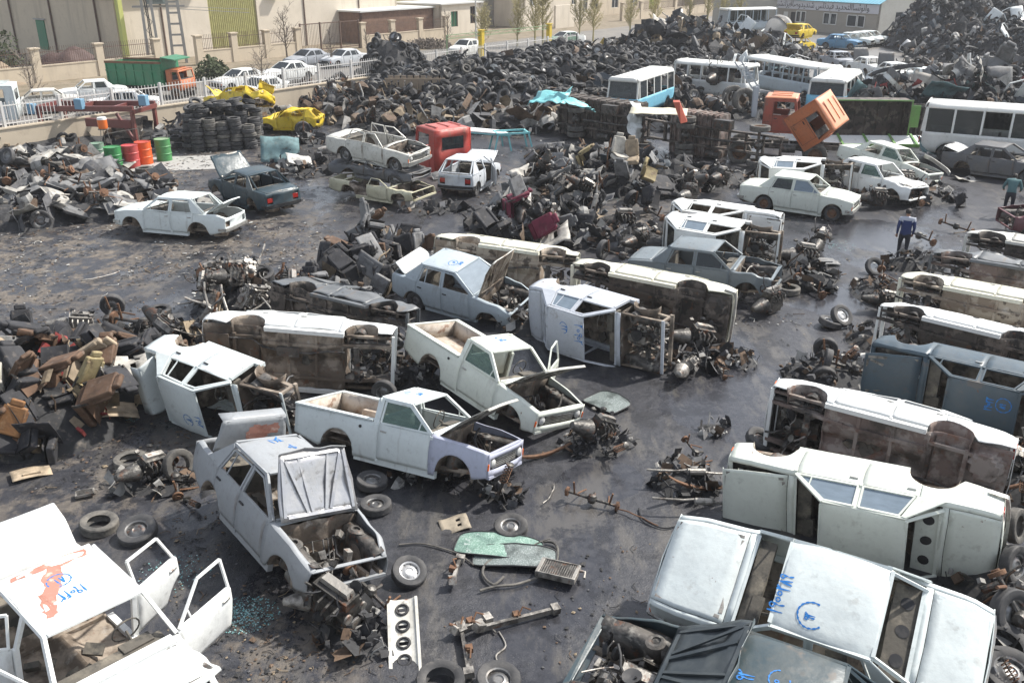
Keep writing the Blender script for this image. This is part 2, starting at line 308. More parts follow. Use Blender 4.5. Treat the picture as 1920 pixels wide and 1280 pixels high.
def car(name,label,pose,S,P,und=None,hood=0,trunk=0,doors=dict(fl=0,fr=0,rl=0,rr=0),ws=False,rg=False,sg=None,wheels=(),front=True,lights=True,bump=(True,True),
        eng=0,roof=True,dent=0,crush=None,bed=False,group=None,cat='car',writing=None,fender=None,seats=0,simple=False,doorpaint=None,lidpaint=None,hoodin=None,whR=.29,floor=True,shelf=False,rust=None,rimmat=None,wings=True,lidpatch=False):
    global WARP
    und=und or M_UND; FP=fender or P; R0=random.Random(len(label)*7+len(name))
    sd0=Vector((R0.uniform(0,50),R0.uniform(0,50),0))
    def warp(v):
        x,y,z=v
        if not front and x>.95:
            k=.05*min(1,(x-.95)/.5); q=noise.noise_vector(Vector((x,y,z))*3.1+sd0); x+=q.x*k*1.3; y+=q.y*k; z+=q.z*k*1.2
        if crush and z>crush[0]: z=crush[0]+(z-crush[0])*crush[1]
        if True:
            n=noise.noise_vector(Vector((x,y,z))*1.6+sd0); n2=noise.noise_vector(Vector((x,y,z))*4.5+sd0)
            k=max(dent,.011)*(1.6 if z>.9 else 1); x+=n.x*k+n2.x*k*.35; y+=n.y*k+n2.y*k*.35; z+=n.z*k+n2.z*k*.35
        return (x,y,z)
    WARP=warp
    root=empty(name,pose[:3],(rad(pose[5]),rad(pose[4]),rad(pose[3]))); tag(root,label,cat,group)
    pick=S is PICKUP; xn,xt=S['xn'],S['xt']; d0=S['doors'][0][0]; dl=S['doors'][-1][1]; hx,tx=S['hx'],S['tx']; sill=S['sill']
    mats=[P,und,M_BAY,M_INT,FP]
    # body shell
    for sg_ in (1,-1):
        if wings: b=MB(); side_grid(b,S,xn-.05,d0+.0,sg_,'fender',4); b.build('front_wing',mats,root,thick=.012)
        b=MB(); side_grid(b,S,(dl if not pick else -.36),xt+.03,sg_,'fender' if not pick else 'flat',0); b.build('rear_wing',mats,root,thick=.012)
    b=MB()
    yi=lambda x: ip(S['hw'],x)-.11
    zt=lambda x,y: ip(S['belt'],x)+.030+.02*(1-(y/.7)**2)
    YS=[-1,-.6,-.2,.2,.6,1]
    # cowl, rear deck strip
    b.grid(lambda x,t:(x,t*yi(x),zt(x,t*yi(x))),[S['A'][0]+.0,hx],YS,0); b.build('scuttle_panel',mats,root,thick=.012); b=MB()
    if not pick: b.grid(lambda x,t:(x,t*yi(x),zt(x,t*yi(x))),[tx,S['C'][0]+.02],YS,0); b.build('rear_deck',mats,root,thick=.012); b=MB()
    # nose and tail panels
    def fpanel(x,rows,sgx,mi,skipmid,z0,z1,hwx):
        cols=[-hwx,-S['rl'][1],-S['rl'][0],0,S['rl'][0],S['rl'][1],hwx]
        b.grid(lambda y,z:(x+sgx*(.05*(1-(y/hwx)**2)),y,z),cols,rows,mi,flip=(sgx<0),skip=(lambda i,j: j==1 and (i in skipmid)))
    zf=ip(S['belt'],xn)+.028; hwn=ip(S['hw'],xn)*.985
    if front: fpanel(xn-.04,[.36,.50,zf-.09,zf],1,4,(1,2,3,4),0,0,hwn); b.build('front_panel',mats,root,thick=.012); b=MB()
    zr_=ip(S['belt'],xt)+.028; hwt=ip(S['hw'],xt)*.985
    if pick: b.grid(lambda y,z:(xt+.02,y,z),[-hwt,0,hwt],[.42,.7,.95],0,True)
    else: fpanel(xt+.03,[.36,.54,zr_-.12,zr_],-1,0,(1,4),0,0,hwt)
    b.build('rear_panel',mats,root,thick=.012)
    # rockers, pillars' feet, rails
    r=MB()
    for s in (1,-1):
        yv=ip(S['hw'],0)*.93
        r.bar((S['fa']-S['R']-.02,s*(yv-.045),sill+.0),(S['ra']+S['R']+.02,s*(yv-.045),sill+.0),.09,.13,0)
        r.bar((xn-.06,s*.62,.40),(hx,s*.62,.34),.05,.07,1); r.bar((xn-.05,s*.40,.38),(.5,s*.40,.19),.07,.09,1)
        r.bar((.5,s*.38,sill-.03),(-.9,s*.38,sill-.03),.07,.05,1)
        for dx in ([S['doors'][0][1]] if not pick else [-.36]):
            r.bar((dx,s*(yv-.01),sill),(dx,s*(YG(S,.95)-.01),.95),.07,.05,0,(1,0,0))
        r.bar((d0,s*(yv-.02),sill),(d0+.02,s*(ip(S['hw'],d0)*.94),.90),.06,.06,0,(1,0,0))
    r.bar((xn-.05,-.68,.36),(xn-.05,.68,.36),.07,.05,4 if wings else 1)
    if not front: r.bar((xn-.1,-.66,zf-.03),(xn-.1,.66,zf-.03),.05,.035,4 if wings else 1)
    if not wings:
        for s_ in (1,-1): r.bar((xn-.08,s_*.64,.3),(xn-.1,s_*.64,zf-.03),.05,.06,1,(1,0,0)); r.bar((xn-.1,s_*.64,zf-.05),(hx,s_*.66,.86),.04,.06,1); r.bar((1.2,s_*.6,.6),(hx,s_*.62,.3),.03,.12,1)
    if not front and False: pass
    else: r.bar((xn-.07,-.68,zf-.01),(xn-.07,.68,zf-.01),.07,.02,4)
    r.build('body_frame',mats,root,bev=0)
    # underbody with floor, wheel wells, firewall, inner wings
    u=MB()
    def fz(x,y):
        z=sill+.0
        if x>-.95 and abs(y)<.17: z+=.15*(1-(y/.17)**2)*ip([(-.95,0),(-.8,1),(1,1)],x)
        z+=ip([(-1.05,.20),(-.85,0)],x) if x<-.85 else 0
        if x<-1.6: z=lerp2(z,sill+.13,min(1,(-1.6-x)/.1))
        if abs(y)>.2 and x>-.8: z+=.014*(1 if math.sin(x*16+ (2 if abs(y)<.45 else 0))>0 else 0)
        if not pick and (x-(xt+.42))**2+(y-.28)**2<.27**2: z-=.16
        return z
    lerp2=lambda a,b_,t:a+(b_-a)*t
    if floor:
        u.grid(lambda x,y:(x,y,fz(x,y)),lin(hx,xt+.04,44),lin(-.66,.66,19),1)
        # lower rear quarters closing
        u.grid(lambda t,z:(hx-.02+.03*math.sin(t*9),t*.70,z),lin(-1,1,9),lin(sill,.90,6),1)
    for s in (1,-1):
        for a in (S['fa'],S['ra']):
            R=S['R']; yo=ip(S['hw'],a)-.012
            u.grid(lambda t,k:(a+R*(1-.12*k)*math.cos(t),s*(yo-.34*k),S['az']+R*(1-.06*k)*math.sin(t)),lin(0,math.pi,13),[0,.3,.7,1],1,flip=(s>0))
            u.grid(lambda t,k:(a+R*.88*(1-k)*math.cos(t),s*(yo-.34),S['az']+R*.94*(1-k)*math.sin(t)),lin(0,math.pi,13),[0,.5,1],1,flip=(s>0))
        u.grid(lambda x,z:(x,s*(.47+.0*z),z),lin(hx,xn-.1,7),[.34,.55,.72],2)
        u.grid(lambda x,k:(x,s*(.47+.20*k),.72+.05*k),lin(hx,xn-.1,7),[0,1],2)
        Ms=Matrix.Translation((S['fa']-.08,s*.55,.5)); u.lathe([(.16,-.12),(.14,.25),(.10,.28),(.06,.28),(.055,.24),(0,.24)],12,1 if not eng else 2,Ms)
    u.bar((S['fa']-.1,-.42,.2),(S['fa']-.1,.42,.2),.12,.06,2)
    for xx in (.25,-.35): u.bar((xx,-.64,sill-.015),(xx,.64,sill-.015),.06,.03,1)
    u.bar((-.9,-.62,.26),(-.9,.62,.26),.08,.05,1); u.bar((-1.55,-.5,.3),(-1.55,.5,.3),.07,.05,1)
    for s in (1,-1): u.bar((-.9,s*.45,.30),(xt+.1,s*.42,.30),.06,.05,1)
    if not pick: u.box((xt+.38,-.28,.27),(.5,.42,.14),1,None,.85)
    else: u.box((-1.7,.0,.33),(.6,.5,.16),1)
    u.tube([(.9,-.3,.14),(.5,-.28,.14),(.1,-.2,.13),(-.5,-.22,.13),(-.9,-.25,.2),(-1.2,-.35,.36),(-1.6,-.4,.25),(xt+.02,-.42,.24)],.024,8,2)
    u.box((-.35,-.22,.13),(.5,.2,.1),2,None,.9)
    u.build('underbody',mats,root,smooth=30,thick=.006)
    if eng:
        e=MB(); junk(e,(hx+.08,-.42,.25),(xn-.2,.42,.66),eng,R0,(0,1,2),1.3)
        if eng>25:
            e.box((S['fa']-.05,.02,.5),(.5,.36,.3),0,None,.85); e.box((S['fa']-.05,.02,.68),(.46,.16,.08),1)
            e.lathe([(0,-.03),(.13,-.03),(.13,.05),(0,.05)],14,2,Matrix.Translation((S['fa']+.0,.15,.76)))
        for k in range(5):
            y=R0.uniform(-.4,.3); e.tube([(hx+.1,y,.6),(hx+.3,y+.1,.75),(hx+.5,y+.05,.55),(hx+.75,y-.1,.4)],.012,5,0)
        e.build('engine_bay_remains',[M_MET,M_LMET,M_BLK],root)
    # interior
    if not simple:
        i_=MB(); i_.bar((.60,-.66,.80),(.60,.66,.80),.22,.16,0); i_.box((.52,.34,.86),(.16,.4,.1),0)
        i_.tube([(.55,.34,.78),(.28,.34,.92)],.02,6,0); i_.tube([(.27+.06*math.cos(t)*.6,.34+.18*math.sin(t),.93+.17*math.cos(t)) for t in lin(0,2*math.pi*.96,16)],.011,5,0,closed=True)
        if not pick: i_.grid(lambda x,y:(x,y,.925),[S['C'][0]+.03,S['C'][0]+.38],lin(-.62,.62,5),1); i_.grid(lambda z,y:(-1.02-.18*(z-.3),y,z),[.33,.6,.92],lin(-.6,.6,5),1)
        for k in range(9):
            c=(R0.uniform(-.8,.4),R0.uniform(-.5,.5),.27+R0.uniform(0,.12)); i_.box(c,(R0.uniform(.1,.35),R0.uniform(.08,.3),R0.uniform(.02,.1)),R0.choice((0,1)),Euler((R0.uniform(-.5,.5),R0.uniform(-.5,.5),R0.uniform(0,6))))
        if shelf or S is not PRIDE:
            if not pick:
                for y in (-.38,0,.38): i_.lathe([(0,0),(.085,0)],14,2,Matrix.Translation((S['C'][0]+.2,y,.932)))
        i_.build('interior',[M_INT,P if shelf else M_INT,M_BLK],root)
    for k in range(seats):
        sx,sy=[(.0,.36),(.0,-.36),(-.8,.3),(-.8,-.3)][k]; s_=MB(); s_.box((sx,sy,.40),(.5,.5,.14),0); s_.box((sx-.27,sy,.68),(.13,.48,.56),0,Euler((0,-.2,0))); s_.build('seat',SEATM[k%2],root,bev=.03)
    # greenhouse
    if roof:
        g=MB(); A,RF,RR,C=S['A'],S['RF'],S['RR'],S['C']; yr=S['yr']
        ys=[-1.09,-1.06,-1,-.8,-.5,-.2,.2,.5,.8,1,1.06,1.09]
        def rf(x,t):
            y=t*yr
            if abs(t)<=1: return (x,y,roofz(S,x,y))
            e=abs(t)-1; return (x,math.copysign(yr+e*.45,t),roofz(S,x,yr)-(.012 if e<.07 else .045))
        xs=[RF[0]+.03]+lin(RF[0],RR[0],8)+[RR[0]-.03]
        g.grid(lambda x,t:(rf(x,t)[0],rf(x,t)[1],rf(x,t)[2]-(.02 if (x>RF[0] or x<RR[0]) else 0)),xs,ys,0,True)
        for s in (1,-1):
            a,f_,q,c=G(S,A,s),G(S,RF,s),G(S,RR,s),G(S,C,s)
            g.bar(a,f_,.06,.045,0,(0,s,.3)); g.bar(f_,q,.045,.04,0,(0,s,.3)); 
            B=S['doors'][0][1]
            if not pick:
                g.bar((B,s*(YG(S,.93)-.012),.90),(B,s*(YG(S,1.35)-.012),1.35),.07,.04,0,(0,s,0))
                r0=(dl+.04,.95); r1=(RR[0]+.06,1.34)
                o_=.01
                pts=[G(S,r1,s),(q[0],q[1],q[2]),(c[0]-.02,c[1],c[2]-.02),G(S,(dl+.02,.93),s)]
                g.plate(pts if s>0 else pts[::-1],.03,0)
                g.bar((q[0],s*(yr-.01),q[2]),(C[0],s*(.62),C[1]+.0),.05,.04,0,(0,s,1))
            else:
                g.bar(q,(-.42,s*(YG(S,.93)),.90),.12,.05,0,(0,s,0))
        g.bar((RF[0]+.02,-yr,RF[1]+.015),(RF[0]+.02,yr,RF[1]+.015),.05,.03,0); g.bar((RR[0]-.02,-yr,RR[1]+.015),(RR[0]-.02,yr,RR[1]+.015),.05,.03,0)
        if not pick: g.bar((C[0]+.03,-.64,C[1]+.0),(C[0]+.03,.64,C[1]+.0),.05,.03,0)
        g.bar((A[0],-.68,A[1]-.0),(A[0],.68,A[1]-.0),.04,.03,0)
        g.build('roof',[P],root,thick=.014)
        zf_=lambda x,y: roofz(S,x,y)
        if writing:
            w=MB(); writing(w,S,zf_); w.build('painted_writing',M_BLUE,root,smooth=0)
        if rust: 
            w=MB(); rust(w,zf_); w.build('rust_patch',[M_PATCH],root,smooth=0)
    def pane(nm,pts,m,par=None,org=None):
        w=MB(); w.plate(pts,.004,0); return w.build(nm,m,par or root,smooth=0,org=org)
    A,RF,RR,C=S['A'],S['RF'],S['RR'],S['C']
    if ws and roof: pane('windscreen',[(A[0]-.02,-.66,A[1]+.02),(A[0]-.02,.66,A[1]+.02),(RF[0]+.03,.55,RF[1]),(RF[0]+.03,-.55,RF[1])],ws if ws is not True else M_GLB)
    if rg and roof: pane('rear_window',[(C[0]+.03,.62,C[1]+.02),(C[0]+.03,-.62,C[1]+.02),(RR[0]-.02,-.53,RR[1]),(RR[0]-.02,.53,RR[1])],rg if rg is not True else M_GLB)
    if pick and roof:
        w=MB(); 
        w.grid(lambda y,z:(-.44,y,z),[-.66,-.5,.5,.66],[.45,.98,1.30,1.38],0,True,skip=lambda i,j:i==1 and j==1); w.build('cab_rear_wall',[P],root,thick=.02)
    # doors
    keys=['f','r'][:len(S['doors'])]
    for kf,(x0,x1) in zip(keys,S['doors']):
        for sl in 'lr':
            st=doors.get(kf+sl)
            if st is None: continue
            s=1 if sl=='l' else -1; d=MB()
            side_grid(d,S,x0-.007,x1+.007,s,'door',0,sill+.055)
            zB=.945; ym=lambda z:YG(S,z)+.004
            if kf=='f': fr=[(A[0]-.03 if not pick else A[0]-.03,zB),(RF[0]-.01,1.325),(x1+.04,1.335),(x1+.04,zB)]
            else: fr=[(x0-.04,zB),(x0-.04,1.335),(RR[0]+.10,1.325),(x1+.06,zB)]
            P3=[(p[0],s*ym(p[1]),p[1]) for p in fr]
            for q in range(4): d.bar(P3[q],P3[(q+1)%4],.032,.032,0,(0,s,.2))
            if kf=='r' and S['fq'] or kf=='f' and S['light']=='round':
                xx=(RR[0]+.20) if kf=='r' else RF[0]+.28; zz=1.3 if kf=='r' else 1.10
                xb=xx-.02
                d.bar((xb,s*ym(zB),zB),(xx,s*ym(zz),zz),.02,.02,0,(0,s,0))
            org=(x0,s*(ip(S['hw'],x0)-.02),.5)
            do=d.build('door',[doorpaint.get(kf+sl,P) if doorpaint else P,M_INT],root,thick=.03,org=org)
            if st: do.rotation_euler=(0,0,-s*rad(st) if True else 0); do.rotation_euler=(0,0,rad(st)*(-s))
            h=MB(); hxx=x1+.13; h.box((hxx,s*(PY(S,hxx,.80)+.012),.80),(.13,.022,.03),0)
            h.build('handle',M_CHR if S['light']=='round' else M_BLK,do,bev=.005,org=org).location=(0,0,0)
            gm=(sg or {}).get(kf+sl)
            if gm: 
                pts=[(p[0],s*(ym(p[1])-.006),p[1]) for p in fr]; w=MB(); w.plate(pts,.004,0); w.build('window_glass',gm,do,smooth=0,org=org).location=(0,0,0)
    # hood and boot lid
    def lid(nm,xa,xb,ang,m,inm,hinge_at_a):
        d=MB(); xs=lin(xa,xb,7); n=.008; ey=lambda x: yi(x)-.008
        d.grid(lambda x,t:(x,t*ey(x),zt(x,t*ey(x))+(.004)),xs,[-1,-.9,-.6,-.2,.2,.6,.9,1],0,flip=(xa>xb))
        xl=xb+(.02 if xb>xa else -.02)
        dk=.05 if (xb>xa or S['light']=='round') else .20
        d.grid(lambda k,t:(xb+(.015*k if xb>xa else -.015*k),t*ey(xb),zt(xb,t*ey(xb))+.004-dk*k),[0,.3,1],[-1,-.6,-.2,.2,.6,1],0,flip=(xa>xb))
        zz=lambda x:zt(x,0)-.022
        sgn=1 if xb>xa else -1
        rb=[((xa+sgn*.06,-.55),(xa+sgn*.06,.55)),((xb-sgn*.05,-.5),(xb-sgn*.05,.5)),((xa+sgn*.06,-.6),(xb-sgn*.05,-.56)),((xa+sgn*.06,.6),(xb-sgn*.05,.56)),((xa+sgn*.1,0.12),(xb-sgn*.08,.26)),((xa+sgn*.1,-.12),(xb-sgn*.08,-.26)),((xa+sgn*.1,0.2),(xb-sgn*.1,.5)),((xa+sgn*.1,-.2),(xb-sgn*.1,-.5))]
        for p,q in rb: d.bar((p[0],p[1],zz(p[0])),(q[0],q[1],zz(q[0])),.05,.03,1)
        org=(xa,0,zt(xa,0))
        o=d.build(nm,[m,inm],root,thick=.012,off=-1,matoff=1,org=org)
        o.rotation_euler=(0,rad(-ang if sgn>0 else ang),0)
        if lidpatch and sgn<0:
            w=MB(); P=[(xa-.12,-.1),(xa-.30,-.16),(xa-.40,-.05),(xa-.44,.2),(xa-.40,.45),(xa-.27,.50),(xa-.20,.3),(xa-.10,.15)]; Q=[]
            for i in range(len(P)):
                for k in range(4): a,b_=P[i],P[(i+1)%len(P)]; x=a[0]+(b_[0]-a[0])*k/4; y=a[1]+(b_[1]-a[1])*k/4; Q.append((x+.03*math.sin(i*3+k*5),y+.04*math.sin(i*7+k*3),0))
            w.add([(x-xa,y,zt(x,y)-zt(xa,0)+.012) for x,y,_ in Q],[list(range(len(Q)))[::-1]],0); w.build('primer_patch',M_PATCH,o,smooth=0).location=(0,0,0)
        return o
    hi=hoodin or M_LMET
    if hood is not None: lid('hood',hx+.008,xn-.03,hood,(lidpaint or {}).get('hood',FP),hi,True)
    if not pick and trunk is not None: lid('boot_lid',tx-.008,xt+.03,trunk,(lidpaint or {}).get('trunk',P),(lidpaint or {}).get('trunkin',P),True)
    # lights, grille, bumpers
    if front and lights:
        for s in (1,-1):
            l=MB()
            if S['light']=='round':
                Mx=Matrix.Translation((xn-.045,s*.54,(.5+zf-.09)/2))@Matrix.Rotation(rad(90),4,'Y'); l.lathe([(.085,-.05),(.085,.015),(.07,.03),(0,.045)],14,0,Mx)
            else: l.box((xn-.04,s*.54,(.5+zf-.09)/2),(.06,.24,.11),0)
            l.build('headlight',M_LENS,root)
            l=MB(); l.box((xn-.06,s*(hwn-.005),.56),(.07,.03,.12),0); l.build('indicator',M_ORG,root,bev=.005)
        l=MB()
        for k in range(5): l.bar((xn-.055,-.42,.515+k*.033),(xn-.055,.42,.515+k*.033),.02,.012,0)
        l.bar((xn-.09,-.64,.57),(xn-.09,.64,.57),.02,.2,1); l.build('grille',[M_CHR if S['light']=='round' else M_BLK,M_BLK],root,smooth=0)
    if not pick and lights:
        for s in (1,-1):
            l=MB(); l.box((xt+.035,s*.53,(.54+zr_-.12)/2),(.05,.23,.16),0); l.build('tail_light',M_RED,root,bev=.006)
    for k,xx,sg_ in ((0,xn,1),(1,xt,-1)):
        if bump[k]:
            l=MB(); hwv=.74; x_=xx+sg_*.05
            for t0,t1 in zip(lin(-1,1,9),lin(-1,1,9)[1:]):
                f=lambda t:(x_-sg_*.05*t**4,t*hwv,.45)
                l.bar(f(t0),f(t1),.05,.10,0)
            for s in (1,-1): l.bar((x_-sg_*.05,s*hwv,.45),(x_-sg_*.3,s*(hwv+.04),.45),.03,.09,0)
            l.build('bumper',M_CHR if S['light']=='round' else M_BLK,root)
    # wheels
    for wk in wheels:
        a=S['fa'] if wk[0]=='f' else S['ra']; s=1 if wk[1]=='l' else -1
        wheel('wheel',(a,s*(ip(S['hw'],a)-.13),S['az']),(rad(-90*s),0,0),whR,rimmat or M_RIM,root)
    if pick:
        bd=MB(); x0,x1=-.50,xt+.02; yo=.775; yin=.66; zt_=.955
        for s in (1,-1):
            bd.grid(lambda x,z:(x,s*(yin+.0),z),lin(x0,x1+.04,9),[.56,.75,zt_],1)
            bd.bar((x0,s*(yin+yo)/2,zt_),(x1,s*(yin+yo)/2,zt_),(yo-yin)+.02,.03,0)
            bd.box((S['ra'],s*.57,.64),(.72,.2,.22),1,None,.85)
        bd.grid(lambda x,y:(x,y,.56+.008*(1 if math.sin(y*40)>0 else 0)),lin(x0,x1,3),lin(-.66,.66,23),1)
        bd.grid(lambda y,z:(x0,y,z),[-.66,.66],[.56,zt_],1); bd.bar((x0,-.66,zt_),(x0,.66,zt_),.05,.03,0)
        bd.grid(lambda y,z:(x1+.045,y,z),[-.66,.66],[.56,zt_-.01],1); bd.bar((x1+.02,-.77,zt_+.003),(x1+.02,.77,zt_+.003),.055,.03,0)
        bd.build('load_bed',[P,M_BED],root,smooth=30,thick=.01)
        for s in (1,-1):
            l=MB(); l.lathe([(0,0),(.03,0),(.03,.012),(0,.012)],10,0,Matrix.Translation((-.75,s*.795,.8))@Matrix.Rotation(rad(-90*s),4,'X')); l.build('fuel_flap',M_BLK,root)
    WARP=None
    return root
M_BED=mat('w_pickup bed',(.52,.47,.41),.7,0,[((.33,.24,.17),3,.45,.62,.8),(RUST,5,.58,.66,.7),((.15,.12,.1),7,.55,.68,.6)],bump=(8,.3,.02))
M_PATCH=mat('w_old red primer',(.42,.20,.15),.8,0,[((.62,.5,.42),9,.55,.66,.8),((.3,.12,.08),5,.5,.65,.7)])
SEATM=[mat('w_black vinyl',(.03,.03,.033),.55,layers=[((.14,.13,.12),4,.5,.7,.6)]),mat('w_brown vinyl',(.18,.11,.06),.6,layers=[((.3,.25,.18),5,.5,.7,.6)])]
M_ENG=mat('clean pressed metal',(.40,.40,.41),.28,.6,[((.45,.44,.43),3,.45,.65,.7,.5),((.1,.09,.08),8,.58,.7,.7,.6)],bump=(7,.35,.03))

# ---------- ground ----------
def ground():
    m=bpy.data.materials.new('oily yard ground'); m.use_nodes=True; t=m.node_tree; N=t.nodes; K=t.links; b=N['Principled BSDF']
    tc=N.new('ShaderNodeTexCoord')
    def nz(s,d=8,w=0,st=None,r=.6):
        n=N.new('ShaderNodeTexNoise'); n.noise_dimensions='4D'; n.inputs['W'].default_value=w; n.inputs['Scale'].default_value=s; n.inputs['Detail'].default_value=d; n.inputs['Roughness'].default_value=r
        if st:
            mp=N.new('ShaderNodeMapping'); mp.inputs['Scale'].default_value=st[:3]; mp.inputs['Rotation'].default_value=(0,0,st[3]); K.new(tc.outputs['Object'],mp.inputs[0]); K.new(mp.outputs[0],n.inputs[0])
        else: K.new(tc.outputs['Object'],n.inputs[0])
        return n.outputs['Fac']
    def mr(v,a,c,lo=0,hi=1):
        r=N.new('ShaderNodeMapRange'); r.interpolation_type='SMOOTHSTEP'; r.inputs[1].default_value=a; r.inputs[2].default_value=c; r.inputs[3].default_value=lo; r.inputs[4].default_value=hi; K.new(v,r.inputs[0]); return r.outputs[0]
    def mul(a,c,op='MULTIPLY'):
        n=N.new('ShaderNodeMath'); n.operation=op; K.new(a,n.inputs[0]) 
        if isinstance(c,(int,float)): n.inputs[1].default_value=c
        else: K.new(c,n.inputs[1])
        return n.outputs[0]
    def mix(f,a,c):
        x=N.new('ShaderNodeMix'); x.data_type='RGBA'; K.new(f,x.inputs[0])
        for v,i in ((a,6),(c,7)):
            if isinstance(v,tuple): x.inputs[i].default_value=col(v)
            else: K.new(v,x.inputs[i])
        return x.outputs[2]
    def blob(cx,cy,r):
        d=N.new('ShaderNodeVectorMath'); d.operation='DISTANCE'; K.new(tc.outputs['Object'],d.inputs[0]); d.inputs[1].default_value=(cx,cy,0); return mr(d.outputs['Value'],r*.35,r,1,0)
    big=nz(.16,6,1); fine=nz(5.5,9,2,None,.72); grit=nz(38,6,3); streak=nz(1.3,9,4,(1,.3,1,rad(-35)),.7)
    c=mix(mr(fine,.4,.65),(.030,.031,.037),(.052,.052,.058))
    c=mix(mul(mr(streak,.50,.60),.75),c,(.095,.088,.08))
    c=mix(mul(mr(nz(1.5,8,9,None,.7),.5,.58),.8),c,(.019,.019,.022))       # oil soaked
    # dry tan dirt where nobody drives
    dirt=None
    for bx,by,br,am in [(*(-14.97,26.91),7,1),(*(-11.89,31.06),8,.8),(*(-6.20,27.99),3.5,.6),(*(-8.02,14.46),3.5,.7),(*(-15.87,42.74),7,.9),(*(4.24,31.75),5,.8),(*(-4.46,37.43),5,.5),(*(-3.66,9.67),2.4,.8),(*(1.17,39.41),5,.55)]:
        v=mul(blob(bx,by,br),am); dirt=v if dirt is None else mul(dirt,v,'MAXIMUM')
    dm=mul(dirt,mr(nz(1.5,10,11,None,.75),.46,.56))
    c=mix(mul(dm,.75),c,mix(mr(nz(5,7,12),.4,.65),(.12,.10,.08),(.22,.185,.145)))
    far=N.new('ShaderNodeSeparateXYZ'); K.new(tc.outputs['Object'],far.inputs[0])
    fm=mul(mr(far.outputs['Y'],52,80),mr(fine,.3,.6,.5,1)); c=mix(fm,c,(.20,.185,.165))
    c=mix(mul(mr(grit,.60,.68),.7),c,(.17,.16,.15))
    K.new(c,b.inputs['Base Color'])
    wet=mul(mr(nz(.55,6,21,(1,.5,1,rad(-30))),.50,.60,0,.8),mr(fm,0,.5,1,0))
    pud=None
    for bx,by,br in [(*(-11.92,26.55),.9),(*(-9.74,23.43),1.2),(*(12.78,30.40),3.4),(*(5.08,17.48),3.0),(*(-5.60,13.41),.9),(*(-1.81,37.91),2.2),(*(8.76,24.06),2.0),(*(-12.30,20.33),2.2),(*(1.68,14.46),1.2)]:
        v=blob(bx,by,br); pud=v if pud is None else mul(pud,v,'MAXIMUM')
    pud=mul(mr(mul(pud,nz(1.6,5,22)),.30,.36),.9)
    wet=mul(wet,pud,'MAXIMUM'); wet=mul(wet,mr(dm,0,.4,1,0))
    ro=mr(wet,0,1,.40,.20); ro2=mul(ro,mr(grit,.3,.7,.85,1.2)); ro3=mul(ro2,mr(dm,0,1,0,.35),'ADD'); K.new(ro3,b.inputs['Roughness'])
    bp=N.new('ShaderNodeBump'); bp.inputs['Distance'].default_value=.03; bp.inputs['Strength'].default_value=.7
    h=mul(mul(mul(mul(fine,1.2),mul(grit,.35),'ADD'),-.78,'ADD'),mr(wet,0,1,1,.1)); K.new(h,bp.inputs['Height']); K.new(bp.outputs[0],b.inputs['Normal'])
    mb=MB(); xs=lin(-230,230,60); ys=[-20+i*3 for i in range(46)]+[120+i*20 for i in range(10)]
    mb.grid(lambda x,y:(x,y,0),xs,ys,0)
    o=mb.build('ground',m,smooth=0); o['kind']='structure'
ground()
# ---------- paints ----------
W1=paint('cold white',(.70,.73,.72),.3,.1); W2=paint('greenish white',(.66,.69,.62),.2,.12); W3=paint('clean white',(.76,.77,.75),.18,.02); W4=paint('cream white',(.72,.70,.58),.4,.35)
W5=paint('icy white',(.65,.70,.69),.2,.1); W6=paint('dirty white',(.62,.61,.56),.6,.5); SIL=paint('silver grey',(.36,.38,.41),.25,.05,.3); GRY=paint('primer grey',(.30,.315,.33),.3,.08,.42); LAV=paint('lavender grey',(.42,.44,.54),.25,.1)
NAVY=paint('dark slate blue',(.045,.075,.10),.35,.05); TEAL=paint('dark teal',(.03,.055,.07),.3,.05,.3); DGR=paint('dark grey',(.12,.13,.14),.4,.1); BURN=paint('burnt metal',(.10,.105,.115),.6,.35,.6); YEL=paint('taxi yellow',(.72,.52,.03),.35,.1)
DGN=paint('blue black',(.035,.058,.07),.4,.1,.3); MAR=paint('maroon',(.12,.04,.05),.3,.1); CBL=paint('faded blue',(.10,.25,.42),.35,.15); LBL=paint('light blue',(.24,.50,.62),.3,.1); OLV=paint('pale olive',(.36,.38,.24),.4,.2)
PIL=paint('pale lilac white',(.52,.55,.60),.3,.08)
AC=dict(fl=0,fr=0,rl=0,rr=0)
def wr_a(w,S,zf):
    scribble(w,digits('1900',0,0),(.12,.46),(0,-1),(1,0),.20,.022,zf); scribble(w,digits('389',0,0),(.10,.12),(0,-1),(1,0),.18,.024,zf)
    scribble(w,[arc(0,0,.17,-20,230,14)],(-.22,.33),(0,-1),(1,0),1,.024,zf); scribble(w,digits('93'),(-.27,.40),(0,-1),(1,0),.13,.022,zf)
def wr_b(ox,oy,s=.17,a=0,t1='19023',t2='89',circ=True):
    def f(w,S,zf):
        c_,s_=math.cos(a),math.sin(a); ex=(s_,-c_) ; ey=(c_,s_)
        scribble(w,digits(t1),(ox,oy),ex,ey,s,.020,zf); scribble(w,[arc(0,0,.14,30+ox*200,350-abs(oy)*300,14,.11+abs(ox)*.05)] if circ else [[(-.1,.1),(.12,-.05),(.1,.12)],[(-.1,-.1),(.02,.05)]],(ox-s*1.3,oy-.18),ex,ey,1,.018,zf); scribble(w,digits(t2),(ox-s*1.6,oy-.12),ex,ey,s*.8,.018,zf)
    return f
